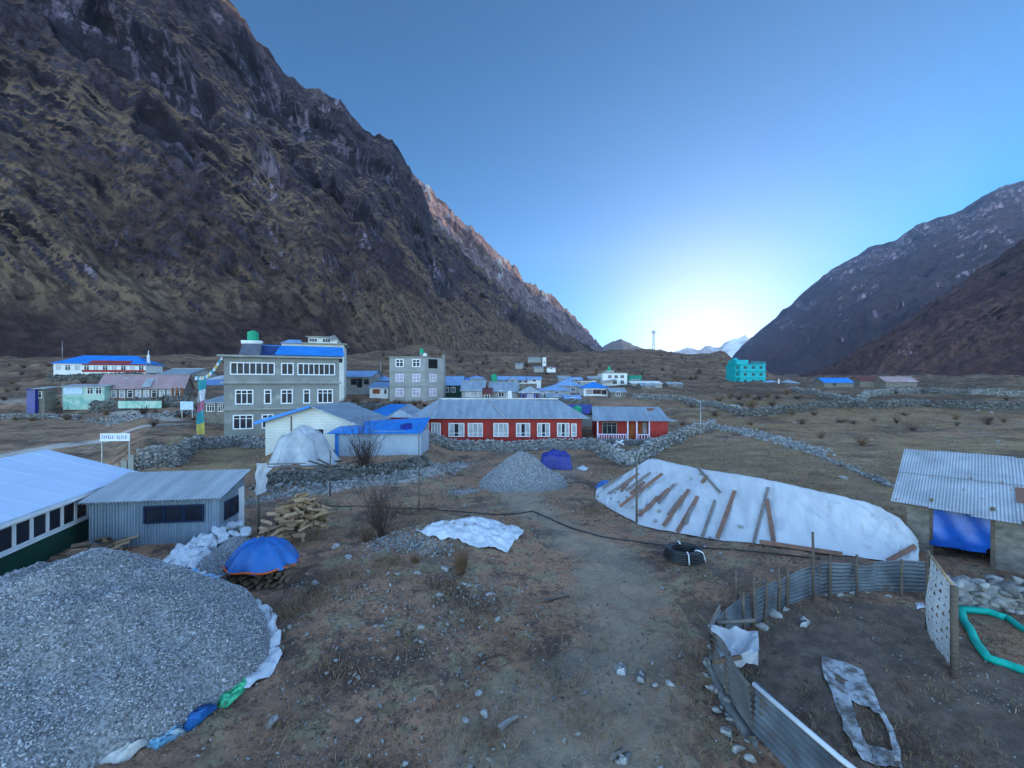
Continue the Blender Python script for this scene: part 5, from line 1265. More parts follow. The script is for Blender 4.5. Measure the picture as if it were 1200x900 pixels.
# stack under the blue tarp, cut ends towards the camera
bc = G(303, 696)
for L in range(5):
    for i in range(9):
        x = bc.x-1.0+i*.25+.1*(L % 2)+r_.uniform(-.03, .03)
        log('logdark', L*9+i, (x-.35, bc.y+.42+.07*L+r_.uniform(-.1, .08), tz(x, bc.y)+.08+L*.135), (r_.uniform(0, 6), r_.uniform(-.08, .08), math.pi/2+r_.uniform(-.12, .12)), 'dark firewood log with its cut end showing under the blue tarp', 'firewood logs stacked under the blue tarp', 1.15)
bt = drape('tarp', 'blue tarpaulin with orange hem tied over a stack of dark firewood', 'bluetarp', bc.x-.4, bc.y+.95, 1.16, .95, .86, 14, zbase=bc.z+.6, sq=2.3, wr=.05, dome=2.6)
h_ = MB()
pts = []
for a in np.linspace(math.pi*1.02, 2.05*math.pi, 26):
    f = (abs(math.cos(a))**2.2+abs(math.sin(a))**2.2)**(-1/2.2)*1.03
    pts.append((1.16*f*math.cos(a), .95*f*math.sin(a), .05+.03*math.sin(a*7)))
h_.tube(pts, .035, 6); h_.build('hem', M['orangehem'], bt, True)
# dark pile along the lodge wall
a0, a1_ = Vector((-16.9, 14.4, 0)), Vector((-17.85, 18.1, 0))
for k in range(64):
    t = r_.random(); v = r_.random(); q = a0.lerp(a1_, t); off = v*1.0
    z = r_.uniform(.05, .85*(1-v*.75)*(.6+.4*math.sin(t*3.1)))
    log('logdark' if r_.random() < .75 else 'log', k, (q.x+.45+off, q.y+off*.2, tz(q.x, q.y)+.05+z), (r_.uniform(0, 6), r_.uniform(-.3, .3), r_.gauss(.4, .6)), 'dark split log in the heap against the lodge wall', 'firewood logs along the lodge wall', r_.uniform(.9, 1.25))
for i, (x, y, hd) in enumerate(((122,650,.6),(112,655,.3),(133,647,.9))):
    q = G(x, y); mb = MB(); mb.box(-.8, .8, -.12, .12, -.02, .02); o = mb.build('offcut_plank', M['log'], None); put(o, (q.x, q.y, q.z+.25+.05*i), (0, -.12, hd)); tag(o, 'pale sawn plank lying at the end of the lodge firewood', 'plank', 'planks by the lodge firewood')

# ------------------------------------------------------------------ big white tarp weighed down with planks
S_ = [0, .12, .25, .4, .55, .7, .85, .95, 1]
Nn = [(5.1,26.4,0),(5.5,24,0),(6.4,21,0),(8.4,18.9,0),(10.5,17.75,0),(12.4,17.0,0),(14.2,16.4,0),(15.1,16.2,0),(15.5,16.2,.15)]
Rr = [(5.3,27.2,.2),(7.1,27.2,1.15),(8.75,27,2.3),(10.6,24.2,1.98),(12.4,21.3,2.05),(14,19.6,1.85),(15.4,18.2,1.7),(15.75,17.1,1.3),(15.65,16.4,.75)]
Ff = [(5.6,28,0),(8,29,0),(10.5,29.2,0),(12.6,26.8,0),(14.4,23.8,0),(15.4,21.4,0),(16.1,19.4,0),(16.1,17.9,0),(15.75,16.9,0)]
def lerpc(C_, s): C_ = np.array(C_); return np.stack([np.interp(s, S_, C_[:,k]) for k in range(3)], -1)
def smoothc(C_, s):
    return sum(lerpc(C_, np.clip(s+o, 0, 1)) for o in (-.02, -.01, 0, .01, .02))/5
ns, nv = 220, 96
ss = np.linspace(0, 1, ns); vv = np.linspace(0, 1.9, nv)
SS, VV = np.meshgrid(ss, vv, indexing='ij')
Na, Ra, Fa = (smoothc(C_, SS) for C_ in (Nn, Rr, Ff))
for A_ in (Na, Fa): A_[..., 2] += TZ(A_[..., 0], A_[..., 1], True)
Ra[..., 2] += TZ(Ra[..., 0], Ra[..., 1], False)
t1 = np.clip(VV, 0, 1)[..., None]; t2 = np.clip(VV-1, 0, 1)[..., None]
TP = np.where(VV[..., None] <= 1, Na+(Ra-Na)*t1, Ra+(Fa-Ra)*t2)
vq = np.where(VV <= 1, VV, 2-VV)
bulge = np.sin(np.pi*np.clip(vq, 0, 1))*.02-.10*np.sin(np.pi*np.clip(vq, 0, 1))*np.abs(np.sin(SS*16))*sstep(.25, .4, SS)
fold = .85*(.05*vnoise(SS*46, VV*2.2, seed=3)+.035*vnoise(SS*95, VV*4, seed=4)+.05*vnoise(SS*14, VV*1.2, seed=5)+.03*np.sin(SS*150+VV*9)*sstep(.35, .7, 1-SS))
diag = .075*vnoise(SS*40+VV*12, SS*3-VV*1.5, seed=8)*sstep(.5, .75, SS)
cr_ = .075*(.5-np.abs(vnoise(SS*22-VV*2.5, VV*.9+SS*3, seed=31)))+.065*(.5-np.abs(vnoise(SS*48+VV*4, VV*1.1, seed=32)))+.03*(.5-np.abs(vnoise(SS*90+VV*6, VV*2.5, seed=33)))
crease = cr_-.12*np.exp(-((SS-.575)/.012)**2)*sstep(0, .4, vq)
TP[..., 2] += bulge+(fold+diag+crease)*np.clip(vq*5, .25, 1)*(1-.75*sstep(.8, 1, vq))+.05
TP[..., 1] += -.5*(fold+diag)*np.clip(vq*4, 0, 1)
TPo = np.array([11.0, 21.0, 0.0])
TPl = TP-TPo
mb = MB(); mb.grid(TPl); bigtarp = mb.build('tarp', M['tarp'], None, True); bigtarp.location = TPo
tag(bigtarp, 'huge white plastic tarp spread over a long stack and weighed down with planks', 'tarp')
ppx = 600+F*TP[..., 0]/TP[..., 1]; ppy = 450+F*(H-TP[..., 2])/TP[..., 1]
def on_tarp(px, py):
    d = (ppx-px)**2+(ppy-py)**2+1e6*(VV > 1.02); i = np.unravel_index(np.argmin(d), d.shape); return Vector(TP[i])
planks = [((776,560),(726,598),'plank'),((762,556),(733,577),'plankgrey'),((783,574),(748,606),'plank'),((806,577),(776,620),'plank'),((818,583),(793,627),'plank'),((838,588),(822,632),'plankgrey'),
 ((861,577),(841,632),'plank'),((817,550),(846,580),'plankgrey'),((900,572),(882,640),'plankgrey'),((899,586),(907,640),'plank'),((748,555),(722,574),'plank'),((742,562),(712,579),'plankgrey'),((890,636),(985,658),'plank'),((790,570),(770,592),'plankgrey')]
planks += [((728,560),(706,574),'plankgrey'),((755,566),(738,580),'plank'),((798,584),(781,606),'plankgrey'),((770,582),(757,598),'plankgrey'),((812,596),(803,616),'plankgrey'),((829,558),(822,566),'plank'),((736,568),(727,577),'plank'),((1072,640),(1040,661),'plank')]
for (a, b, m) in planks:
    pts = [on_tarp(a[0]+(b[0]-a[0])*t/8, a[1]+(b[1]-a[1])*t/8) for t in range(9)]
    p0, p1 = pts[0], pts[-1]; dr = (p1-p0); L = dr.length; dr.normalize()
    up = Vector((-.35, -.75, .6)); sd_ = dr.cross(up).normalized(); up = sd_.cross(dr).normalized()
    lift = max((q-(p0+dr*((q-p0).dot(dr)))).dot(up) for q in pts)+.03
    mb = MB(); o0 = p0+up*lift
    hw = .085 if m == 'plank' else .06
    mb.hexa([tuple(v-p0) for v in (o0-sd_*hw, o0+sd_*hw, o0+sd_*hw+dr*L, o0-sd_*hw+dr*L, o0-sd_*hw+up*.045, o0+sd_*hw+up*.045, o0+sd_*hw+dr*L+up*.045, o0-sd_*hw+dr*L+up*.045)])
    o = mb.build('plank', M[m], None); o.location = p0
    tag(o, 'reddish brown plank lying on the slope of the huge white tarp' if m == 'plank' else 'greyish plank lying on the slope of the huge white tarp', 'plank', 'reddish planks on the white tarp' if m == 'plank' else 'grey planks on the white tarp')
tarp_st = [(808,563),(820,557),(868,618),(792,568),(757,592),(745,577),(735,584),(724,590),(771,600),(760,572),(733,566),(830,634),(750,600),(715,585),(720,578),(740,596),(768,612),(700,583)]
RKM = {}
def rock(px, py, size, m='rock', label='', group=None, seed=0, lib=None, loc=None, cat='rock', sink=.25):
    lib = lib or RK2; key = (id(lib), seed % len(lib), m)
    p = loc if loc is not None else G(px, py)
    r2 = random.Random(seed*13+5)
    if key not in RKM:
        V, Fs = lib[seed % len(lib)]; o = fastmesh('rock', V, Fs, M[m], False, None, 3); RKM[key] = o
    else: o = RKM[key].copy(); col.objects.link(o)
    put(o, (p.x, p.y, p.z+size*(.32-sink)), (r2.uniform(-.3, .3), r2.uniform(-.3, .3), r2.uniform(0, 6.28)), (size, size*r2.uniform(.8, 1.1), size*r2.uniform(.75, 1.1)))
    return tag(o, label, cat, group)
for i, (x, y) in enumerate(tarp_st): rock(0, 0, r_.uniform(.17, .3), 'rock', 'grey stone holding down the left part of the huge white tarp', 'stones on the huge white tarp', i, loc=on_tarp(x, y)+Vector((0,-.03,.05)))

# ------------------------------------------------------------------ ground sheets, covered block, cloths
def ground_sheet(name, label, poly, m, wr=.05, lift=.05, cat='plastic sheet', n=80, k=22, seed=1, heights=None, group=None):
    """a sheet spread on the ground; poly lists its outline as points of the photo"""
    W_ = [G(*q) for q in poly]; c = sum(W_, Vector())/len(W_)
    L_ = path_pts([(q.x, q.y) for q in W_]+[(W_[0].x, W_[0].y)], .06)
    L_ = L_[np.linspace(0, len(L_)-1, n, endpoint=False).astype(int)]
    q = np.linspace(0, 1, k)
    X = c.x+(L_[:, None, 0]-c.x)*q; Yl = c.y+(L_[:, None, 1]-c.y)*q
    Z = TZ(X, Yl)+lift*(1-q**6)+.012+wr*(fbm(X*2.2, Yl*2.2, None, 4, seed)*.5+.5*np.abs(vnoise(X*4+Yl*2, Yl*1.5, seed=seed+2)))
    if heights: Z = Z+heights*(1-q**2)
    mb = MB(); mb.grid(np.stack([X-c.x, Yl-c.y, Z-c.z], -1), closed_u=True)
    o = mb.build(name, M[m], None, True); o.location = c; return tag(o, label, cat, group)
ground_sheet('plastic_sheet', 'crumpled white plastic sheet spread over a low mound in the middle of the yard', [(487,624),(512,614),(545,608),(575,610),(596,617),(614,622),(612,631),(604,635),(594,650),(578,645),(562,644),(548,640),(535,632),(515,634)], 'tarpclean', .16, .12, seed=4, n=140, k=40)
for i, (x, y) in enumerate(((521,617),(532,619),(546,620),(556,620),(590,626))): rock(x, y, .2, 'rock', 'grey stone weighing down the crumpled white sheet', 'stones on the crumpled white sheet', i, loc=G(x, y)+Vector((0,0,.2)))
ground_sheet('plastic_sheet', 'white plastic sheet showing under the right edge of the huge gravel heap', [(290,704),(303,703),(316,712),(326,724),(323,734),(330,746),(327,760),(331,770),(322,786),(316,797),(303,802),(292,812),(280,812),(296,780),(304,745)], 'tarpclean', .16, .10, seed=7, n=160, k=40)
for lab, m, poly in (('bright green plastic sheet at the rim of the huge gravel heap','sackgreen',[(252,824),(258,808),(272,798),(290,797),(292,805),(282,818),(268,830),(256,832)]),
        ('blue plastic sheet at the rim of the huge gravel heap next to the green one','sackcyan',[(212,860),(218,848),(238,834),(254,828),(255,837),(240,848),(224,859)]),
        ('pale blue plastic sheet at the rim between the blue and the white sheet','sackblue',[(172,880),(176,868),(198,858),(216,853),(218,862),(198,874),(184,882)]),
        ('white plastic sheet lowest at the rim of the huge gravel heap','tarpclean',[(112,900),(118,884),(145,874),(174,868),(176,878),(152,893),(130,905)])):
    ground_sheet('plastic_sheet', lab, poly, m, .16, .10, seed=len(lab), n=110, k=26)
ground_sheet('plastic_sheet', 'crumpled white sheet tangled among the white sacks by the tin shed', [(192,668),(205,652),(222,644),(238,636),(250,630),(258,638),(248,652),(240,664),(228,674),(210,676)], 'tarpclean', .4, .3, seed=21, n=120, k=36)
ground_sheet('plastic_scrap', 'scrap of bright blue plastic at the left end of the huge white tarp', [(697,570),(704,564),(713,564),(716,569),(708,574),(699,574)], 'bluetarp', .1, .1, seed=9, cat='plastic scrap')
bp_ = G(653, 551)
drape('covered_block', 'boxy pile wrapped in a dark blue tarp in front of the red lodge', 'royaltarp', bp_.x, bp_.y+1.0, 1.32, .95, 1.35, 22, sq=7, wr=.025, top=.86)
ground_sheet('plastic_scrap', 'pale scrap beside the dark blue wrapped pile', [(675,549),(683,546),(690,549),(684,553)], 'tarpclean', .06, .05, seed=10, cat='plastic scrap')
ground_sheet('plastic_scrap', 'white crumpled bag on the trail left of the corrugated corner', [(719,782),(728,778),(736,786),(733,794),(722,792)], 'tarpclean', .1, .08, seed=11, cat='plastic scrap', n=50, k=12)
ground_sheet('plastic_scrap', 'grey-white crumpled bag on the trail nearest the corrugated corner', [(744,792),(751,788),(757,796),(755,805),(746,802)], 'clear', .1, .08, seed=12, cat='plastic scrap', n=50, k=12)
ground_sheet('plastic_scrap', 'white bag lying in the pen by the corrugated fence', [(934,727),(941,724),(950,731),(946,737),(937,736)], 'tarpclean', .1, .08, seed=13, cat='plastic scrap', n=50, k=12)
ground_sheet('plastic_scrap', 'white square of paper in the pen near the lattice', [(1072,708),(1082,706),(1084,714),(1074,715)], 'tarpclean', .03, .02, seed=14, cat='plastic scrap', n=40, k=8)
ground_sheet('plastic_scrap', 'white cloth rag on the ground at the bottom edge near the trail', [(716,884),(728,878),(740,884),(735,897),(722,899)], 'clear', .06, .04, seed=15, cat='rag', n=50, k=12)
# muddy cloth with a tear, lying in the pen
cl = [(963,771,1012,789),(966,790,1017,806),(972,808,1026,824),(978,826,1036,842),(984,844,1044,858),(990,862,1050,876),(1000,882,1057,894),(1010,899,1062,907)]
nr, nc = 60, 26; Ls = np.array([tuple(G(a, b))+tuple(G(c_, d)) for a, b, c_, d in cl])
tt = np.linspace(0, len(cl)-1, nr); Li = np.stack([np.interp(tt, range(len(cl)), Ls[:, k]) for k in range(6)], 1)
q = np.linspace(0, 1, nc)
X = Li[:, 0:1]+(Li[:, 3:4]-Li[:, 0:1])*q; Yl = Li[:, 1:2]+(Li[:, 4:5]-Li[:, 1:2])*q
X = X+.05*vnoise(X*3, Yl*3, seed=2); Yl = Yl+.05*vnoise(X*3, Yl*3, seed=3)
Z = TZ(X, Yl)+.03+.07*np.abs(fbm(X*2.5, Yl*2.5, None, 4, 5))
o0 = np.array([X.mean(), Yl.mean(), 0]); A = np.stack([X, Yl, Z], -1)-o0
fs = []
for i in range(nr-1):
    for j in range(nc-1):
        s_, v_ = i/(nr-1), j/(nc-1)
        if .36+.10*abs(v_-.3) < s_ < .78 and .34+.15*(s_-.5) < v_ < .86-.1*(s_ < .45): continue
        fs.append((i*nc+j, i*nc+j+1, (i+1)*nc+j+1, (i+1)*nc+j))
mc = MB().add(A.reshape(-1, 3), fs).build('ground_cloth', M['cloth'], None, True); mc.location = o0
tag(mc, 'torn muddy pale cloth lying flat on the soil of the pen', 'cloth')

# ------------------------------------------------------------------ corrugated fence of the pen
FP = [(13.75,14.15),(12.0,14.1),(9.9,13.75),(8.6,13.2),(6.8,12.1),(5.5,11.15),(4.8,10.2),(4.7,8.3),(5.15,6.7),(5.7,5.4)]
fence = thing('corrugated_fence', 'rusty corrugated tin fence on crooked posts curving around the pen', 'fence', (FP[5][0], FP[5][1], tz(*FP[5])))
fo = Vector(fence.location)
r_ = random.Random(5)
def sheet(a, b, z0a, z0b, h, m, seed, lean=0.0, waves=8):
    nz, nx = waves*10, 14; a, b = Vector((*a, 0)), Vector((*b, 0)); dr = (b-a).normalized(); nn = Vector((dr.y, -dr.x, 0))
    A = np.zeros((nx, nz, 3)); g_ = random.Random(seed); dent = g_.uniform(-.06, .06)
    for i in range(nx):
        s_ = i/(nx-1); base = a.lerp(b, s_)
        for j in range(nz):
            t = j/(nz-1); off = .022*math.sin(t*waves*2*math.pi)+dent*math.sin(s_*math.pi)*t+lean*t
            q = base+nn*off; A[i, j] = (q.x-fo.x, q.y-fo.y, z0a+(z0b-z0a)*s_+h*t+.03*math.sin(s_*5+seed)*t-fo.z)
    return MB().grid(A).build('tin_sheet', M[m], fence)
hts = [.95, .97, .95, .95, .95, 1.0, 1.0, 1.05, 1.05]
for i in range(len(FP)-1):
    a, b = Vector((*FP[i], 0)), Vector((*FP[i+1], 0)); L = (b-a).length; n = 2 if L > 1.9 else 1
    for k in range(n):
        p0 = a.lerp(b, k/n-.03*(k > 0)); p1 = a.lerp(b, (k+1)/n)
        z0, z1 = tz(p0.x, p0.y)+r_.uniform(.0, .1), tz(p1.x, p1.y)+r_.uniform(.0, .1)
        sheet((p0.x, p0.y), (p1.x, p1.y), z0, z1, hts[i]*r_.uniform(.9, 1.05), 'tinbrown' if i in (5, 6) else 'tindark', i*3+k, r_.uniform(-.08, .08)+.012*k)
def post(x, y, h, r0=.05, lx=0, ly=0, m='wood', parent=fence, name='post'):
    z = tz(x, y); pts = [(x-fo.x+lx*t+.015*math.sin(t*9+x), y-fo.y+ly*t, z-.25+(h+.25)*t-fo.z) for t in (0, .33, .66, 1)]
    return MB().tube(pts, r0, 6, r0*.75).build(name, M[m], parent, True)
for x, y, h, lx in ((13.7,14.02,1.05,0),(12.75,13.98,1.2,.02),(11.2,13.85,1.35,-.02),(10.2,13.7,1.35,.02),(9.55,13.5,2.15,-.03),(8.35,12.95,1.35,.02),(7.9,12.6,1.45,-.02),(7.2,12.2,1.25,.1),(6.75,11.9,1.5,.0),(6.35,11.65,1.2,-.05),(5.45,11.0,1.0,.05),(4.72,9.4,1.0,.05),(4.85,8.2,1.0,-.05),(5.3,6.9,1.0,0),(5.6,8.0,.55,.0)):
    post(x, y, h, .055 if h < 2 else .05, lx)
o = MB().tube([P(862,668,12.6), P(865,726,12.7)], .045, 6).build('stick', M['wood'], None, True, origin=P(865,726,12.7)); tag(o, 'bare upright stick standing outside the corrugated fence', 'stick')
# white cloth hung over the corner of the fence, with its cross pole
ca, cb, cc, ce = P(829,733,10.5), P(888,739,10.4), P(890,762,9.85), P(845,770,9.55)
nx = 36; A = np.zeros((nx, 52, 3)); c0 = (ca+cb+cc+ce)/4
for i in range(nx):
    for j in range(52):
        s_, v_ = i/(nx-1), j/35
        if v_ <= 1:
            q = ca.lerp(cb, s_).lerp(ce.lerp(cc, s_), v_); sag = -.22*math.sin(math.pi*s_)*math.sin(math.pi*min(1, v_))
        else:
            q = ce.lerp(cc, s_)+Vector((-.03-.10*(v_-1), -.18*(v_-1), -.75*(v_-1)*(.35+.65*abs(math.sin(s_*4+.4))))); sag = 0
        A[i, j] = tuple(q-c0+Vector((0, 0, sag+.04*math.sin(s_*13+v_*6)+.03*float(vnoise(s_*9, v_*7, seed=4)))))
o = MB().grid(A).build('hanging_cloth', M['clear'], None, True); o.location = c0; tag(o, 'grey-white cloth draped over the near corner of the corrugated fence', 'cloth')
o = MB().tube([P(815,717,10.7), P(838,738,10.5), P(852,752,10.3)], .035, 6).build('branch', M['wood'], None, True, origin=P(838,738,10.5)); tag(o, 'thin branch poking out under the hanging cloth', 'branch')
o = MB().tube([P(840,730,10.8), P(884,727,10.9)], .05, 6).build('log_rail', M['plankgrey'], None, True, origin=P(862,729,10.8)); tag(o, 'short log rail behind the hanging cloth on the fence corner', 'log')
o = MB().tube([P(836,776,9.35), P(868,770,9.5)], .055, 7).build('log_rail', M['logdark'], None, True, origin=P(850,773,9.4)); tag(o, 'dark short log lying across the front of the hanging cloth', 'log')
ed = MB(); ed.tube([Vector((4.7,8.3,tz(4.7,8.3)+1.05)), Vector((5.0,7.4,tz(5,7.4)+1.0)), Vector((5.15,6.7,tz(5.15,6.7)+1.06)), Vector((5.7,5.4,1.05))], .045, 8)
o = ed.build('plastic_strip', M['tarpclean'], None, True, origin=(5.0,7.4,1.0)); tag(o, 'white plastic strip rolled over the top of the nearest fence sheet', 'plastic strip')
# white lattice of perforated sheet
lt, lb = P(1087,742,12.05), P(1117,794,10.15)
u_ = Vector((lb.x-lt.x, lb.y-lt.y, 0)); LL = u_.length; u_.normalize(); lh = 2.15
lat = thing('lattice_screen', 'white perforated screen with triangular holes standing between two posts beside the pen', 'screen', (lt.x, lt.y, lt.z))
mb = MB(); nu_, nz_ = 7, 10; cw, ch = LL/nu_, lh/nz_
nn_ = Vector((u_.y, -u_.x, 0))
for i in range(nu_):
    for j in range(nz_):
        def q(a, b): v = u_*((i+a)*cw)+Vector((0,0,(j+b)*ch+.06+.02*math.sin(i*.9)))+nn_*(.04*math.sin((i+a)*.8)+.05*math.sin((j+b)*.5)); return tuple(v)
        sh = .0 if j % 2 else .0
        c_ = [q(0,0), q(1,0), q(1,1), q(0,1)]; big = r_.random() < .75
        k_ = r_.uniform(.8, 1.0) if (i+2*j) % 3 else r_.uniform(.45, .7)
        mb.add(c_+[q(.5-.44*k_,.45-.36*k_), q(.5+.46*k_,.5-.3*k_), q(.52,.5+.44*k_)], [(0,1,5,4),(1,2,6,5),(2,3,6),(3,0,4,6)])
ls = mb.build('perforated_sheet', M['white'], lat); md = ls.modifiers.new('thick', 'SOLIDIFY'); md.thickness = .012
for k, (pt, hh, rr2) in enumerate(((Vector((0,0,0)), 2.35, .055), (u_*(LL+.07), 2.25, .075))):
    MB().tube([pt-Vector((0,0,.3)), pt+Vector((0,0,hh))], rr2, 7).build('post', M['wood'], lat, True)
MB().tube([Vector((0,0,2.3)), u_*LL+Vector((0,0,2.24))], .035, 6).build('top_rail', M['log'], lat, True)
# green net tube on the ground, right wall
gp = [(1178,728),(1160,722),(1140,718),(1126,717),(1128,727),(1138,745),(1150,768),(1158,776),(1180,783),(1215,795)]
pts = [G(*q)+Vector((0,0,.09)) for q in gp]; gpts = path_pts([tuple(p) for p in pts], .12); gpts[:, 2] += .03*np.sin(np.arange(len(gpts))*.7)
o = MB().tube([tuple(v) for v in gpts], .1, 8).build('rolled_net', M['greenpipe'], None, True, origin=pts[4]); tag(o, 'teal green net rolled into a long tube on the ground at right', 'net')
pts = [G(*q)+Vector((0,0,.09)) for q in ((1150,720),(1180,727),(1194,738),(1215,750))]
o = MB().tube([tuple(v) for v in path_pts([tuple(p) for p in pts], .12)], .085, 8).build('rolled_net', M['greenpipe'], None, True, origin=pts[1]); tag(o, 'second strand of the teal green net, nearer the stone wall', 'net')

# ------------------------------------------------------------------ dry stone walls
SW = stone_wall
SW('retaining wall of grey stones beside the dry lawn below the flag pole', [g2(163,550), g2(206,547)], 1.75, .7, .38, 2, 'rock')
SW('stone wall running back along the left side of the dry lawn', [g2(206,547), g2(236,524)], [1.75, 1.3], .6, .38, 3, 'rock')
SW('stone wall along the front of the grey three-storey house', [g2(236,524), g2(275,523), g2(318,523)], 1.15, .6, .36, 4, 'rock')
SW('rubble wall holding the terrace below the white house and tin shed', [g2(303,573), g2(360,566), g2(420,560), g2(500,545)], .8, .8, .38, 5, 'rockdark')
SW('long low stone wall in front of the red lodge', [(-9.5,44.5), (-4,44.6), (3,45.0), (8.5,45.5)], 1.15, .7, .42, 6, 'rockpale')
SW('curving rubble wall in front of the porch house', [(8.5,45.3), g2(712,538), g2(738,546), g2(757,540), g2(768,528)], 1.3, .9, .42, 7, 'rockpale')
SW('stone base wall right under the porch house', [(9.6,48.0), (14.0,47.6), (18.6,47.2)], .8, .6, .4, 8, 'rock')
SW('pale stone wall climbing from the porch house to the field', [g2(768,530), g2(800,514), g2(836,502)], 1.3, .9, .45, 9, 'rockpale')
SW('dark field wall across the middle of the right-hand fields', [g2(868,489), g2(905,487), g2(940,482), g2(1000,478), g2(1040,479), g2(1080,477), g2(1130,479), g2(1230,482)], 1.25, .9, .55, 10, 'rockdark')
SW('field wall slanting down from the blue barn', [g2(928,458), g2(960,464), g2(985,471), g2(1012,478)], 1.2, .9, .55, 11, 'rock')
SW('upper field wall below the pink-roofed barn', [g2(1008,473), g2(1016,465), g2(1040,462), g2(1080,461), g2(1140,463), g2(1240,466)], 1.4, 1.0, .6, 12, 'rock')
SW('pale field wall behind the porch house towards the turquoise house', [g2(742,467), g2(800,471), g2(842,479), g2(872,487)], 1.1, .9, .5, 13, 'rock')
SW('stone wall holding the terrace of the pink-roofed house', [(-66,67), (-58,68.2), (-48,68.5), (-40,66)], 1.9, .8, .55, 14, 'rockdark')
SW('low stone wall beside the dirt road at far left', [g2(-20,492), g2(40,491), g2(90,492)], .7, .7, .45, 15, 'rock')
SW('stone wall on the terrace edge below the blue and red roof', [(-100,92), (-84,92), (-66,91)], 1.4, .8, .6, 16, 'rockdark')
SW('rough stone wall beside the stone shed at the right edge', [(13.6,13.5), (15.0,13.25), (17.5,12.6)], .95, .8, .42, 17, 'rock')
SW('short stone wall among the village houses above the red lodge', [g2(632,474), g2(660,473), g2(690,475)], 1.0, .8, .5, 18, 'rockdark')
SW('stone wall below the hedge left of the pale grey block', [g2(400,482), g2(430,480), g2(458,481)], 1.2, .8, .5, 19, 'rockdark')
SW('line of stones edging the dry field right of the tarp', [g2(950,530), g2(985,545), g2(1020,560), g2(1045,572)], .28, .7, .35, 20, 'rock', messy=.4)
SW('footing of stones under the left half of the corrugated fence', [(4.6,8.2), (4.65,9.4), (4.8,10.3), (5.35,11.1)], .2, .35, .22, 21, 'rock', messy=.3)

# ------------------------------------------------------------------ shrubs and dry grass
def shrub_mesh(seed, h=1.6, n=70, spread=.5, r=.012, depth=2):
    g_ = random.Random(seed); mb = MB()
    def twig(p, d, L, r0, lv):
        q = [p]; 
        for k in range(3):
            d = (d+Vector((g_.uniform(-.25, .25), g_.uniform(-.25, .25), g_.uniform(-.05, .15)))).normalized(); q.append(q[-1]+d*L/3)
        mb.tube(q, r0, 3, r0*.35)
        if lv:
            for k in range(g_.randint(2, 4)):
                t = g_.randint(1, 3); dd = (d+Vector((g_.uniform(-.9, .9), g_.uniform(-.9, .9), g_.uniform(-.1, .5)))).normalized(); twig(q[t], dd, L*g_.uniform(.3, .6), r0*.6, lv-1)
    for k in range(n):
        a = g_.uniform(0, 6.28); l = g_.uniform(.1, 1)*spread
        twig(Vector((.12*math.cos(a)*g_.random(), .12*math.sin(a)*g_.random(), -.05)), Vector((math.cos(a)*l, math.sin(a)*l, 1)).normalized(), h*g_.uniform(.5, 1), r, depth)
    return mb
def shrub(label, px, py, seed, h, n, spread, m='bark', r=.012, depth=2, loc=None, cat='shrub', group='bare shrubs'):
    o = shrub_mesh(seed, h, n, spread, r, depth).build('shrub', M[m], None)
    p = loc or G(px, py); o.location = p; o.rotation_euler = (0, 0, seed); return tag(o, label, cat, group)
shrub('tall bare dark shrub on the rubble in front of the white tin shed', 426, 558, 2, 3.1, 60, .42, r=.022)
shrub('spreading bare shrub beside the footpath left of the white sheet', 447, 628, 5, 2.1, 46, .6, r=.017)
shrub('low brown twiggy shrub at the foot of the spreading shrub', 430, 634, 8, .8, 60, .8, 'reed', r=.009, depth=1)
o = shrub('upright tuft of rusty brown reeds in front of the white sheet', 541, 672, 11, 1.15, 240, .38, 'reed', .006, 0, cat='grass tuft', group='reed tufts'); o.name = 'reed_tuft'
o = shrub('low tuft of brown stalks left of the reed tuft', 487, 660, 12, .5, 120, .7, 'reed', .006, 0, cat='grass tuft', group='reed tufts'); o.name = 'reed_tuft'
base = [shrub_mesh(s, 1.5, 34, .8, .028, 1).build('shrub', M['bark' if s % 2 else 'reed'], None) for s in (31, 32, 33, 34)]
hedge = [(402+6*i, 477-((i*5) % 4), 'bare bush in the hedge left of and below the pale grey block', 'hedge bushes below the grey block', .9) for i in range(17)]
hedge += [(x, y, 'rusty bush on the dry bank below the turquoise house', 'bushes below the turquoise house', 1.3) for x, y in ((856,467),(866,469),(876,466),(889,470),(900,466),(911,468),(922,463),(934,468),(843,471),(868,477),(880,479),(905,476))]
hedge += [(x, y, 'low bush scattered over the right-hand fields', 'bushes in the right-hand fields', .8) for x, y in ((962,514),(1000,497),(1024,494),(1070,505),(1120,492),(1158,498),(1010,522),(1180,470),(1150,452),(940,498),(880,498),(1060,487))]
hedge += [(x, y, 'dark bush on the terraces at far left', 'bushes on the left terraces', .9) for x, y in ((8,460),(20,458),(14,450),(60,462),(66,470),(5,470),(100,478),(135,482),(55,476),(25,440),(46,442),(180,500))]
hedge += [(x, y, 'dark bush on the scrub hill behind the village', 'bushes on the scrub hill', 1.6) for x, y in ((700,436),(725,434),(760,440),(790,438),(800,432),(820,436),(690,430),(670,438),(590,436),(560,434),(530,438),(770,446),(795,447),(815,444),(835,446))]
rb = random.Random(3)
for _ in range(26): hedge.append((rb.uniform(690, 1195), rb.uniform(452, 500), 'low bush scattered over the right-hand fields', 'bushes in the right-hand fields', rb.uniform(.5, 1.1)))
for _ in range(90): hedge.append((rb.uniform(440, 860), rb.uniform(416, 446), 'dark bush on the scrub hill behind the village', 'bushes on the scrub hill', rb.uniform(1.2, 2.2)))
for _ in range(40): hedge.append((rb.uniform(0, 250), rb.choice((rb.uniform(424, 450), rb.uniform(475, 500))), 'dark bush on the terraces at far left', 'bushes on the left terraces', rb.uniform(.6, 1.3)))
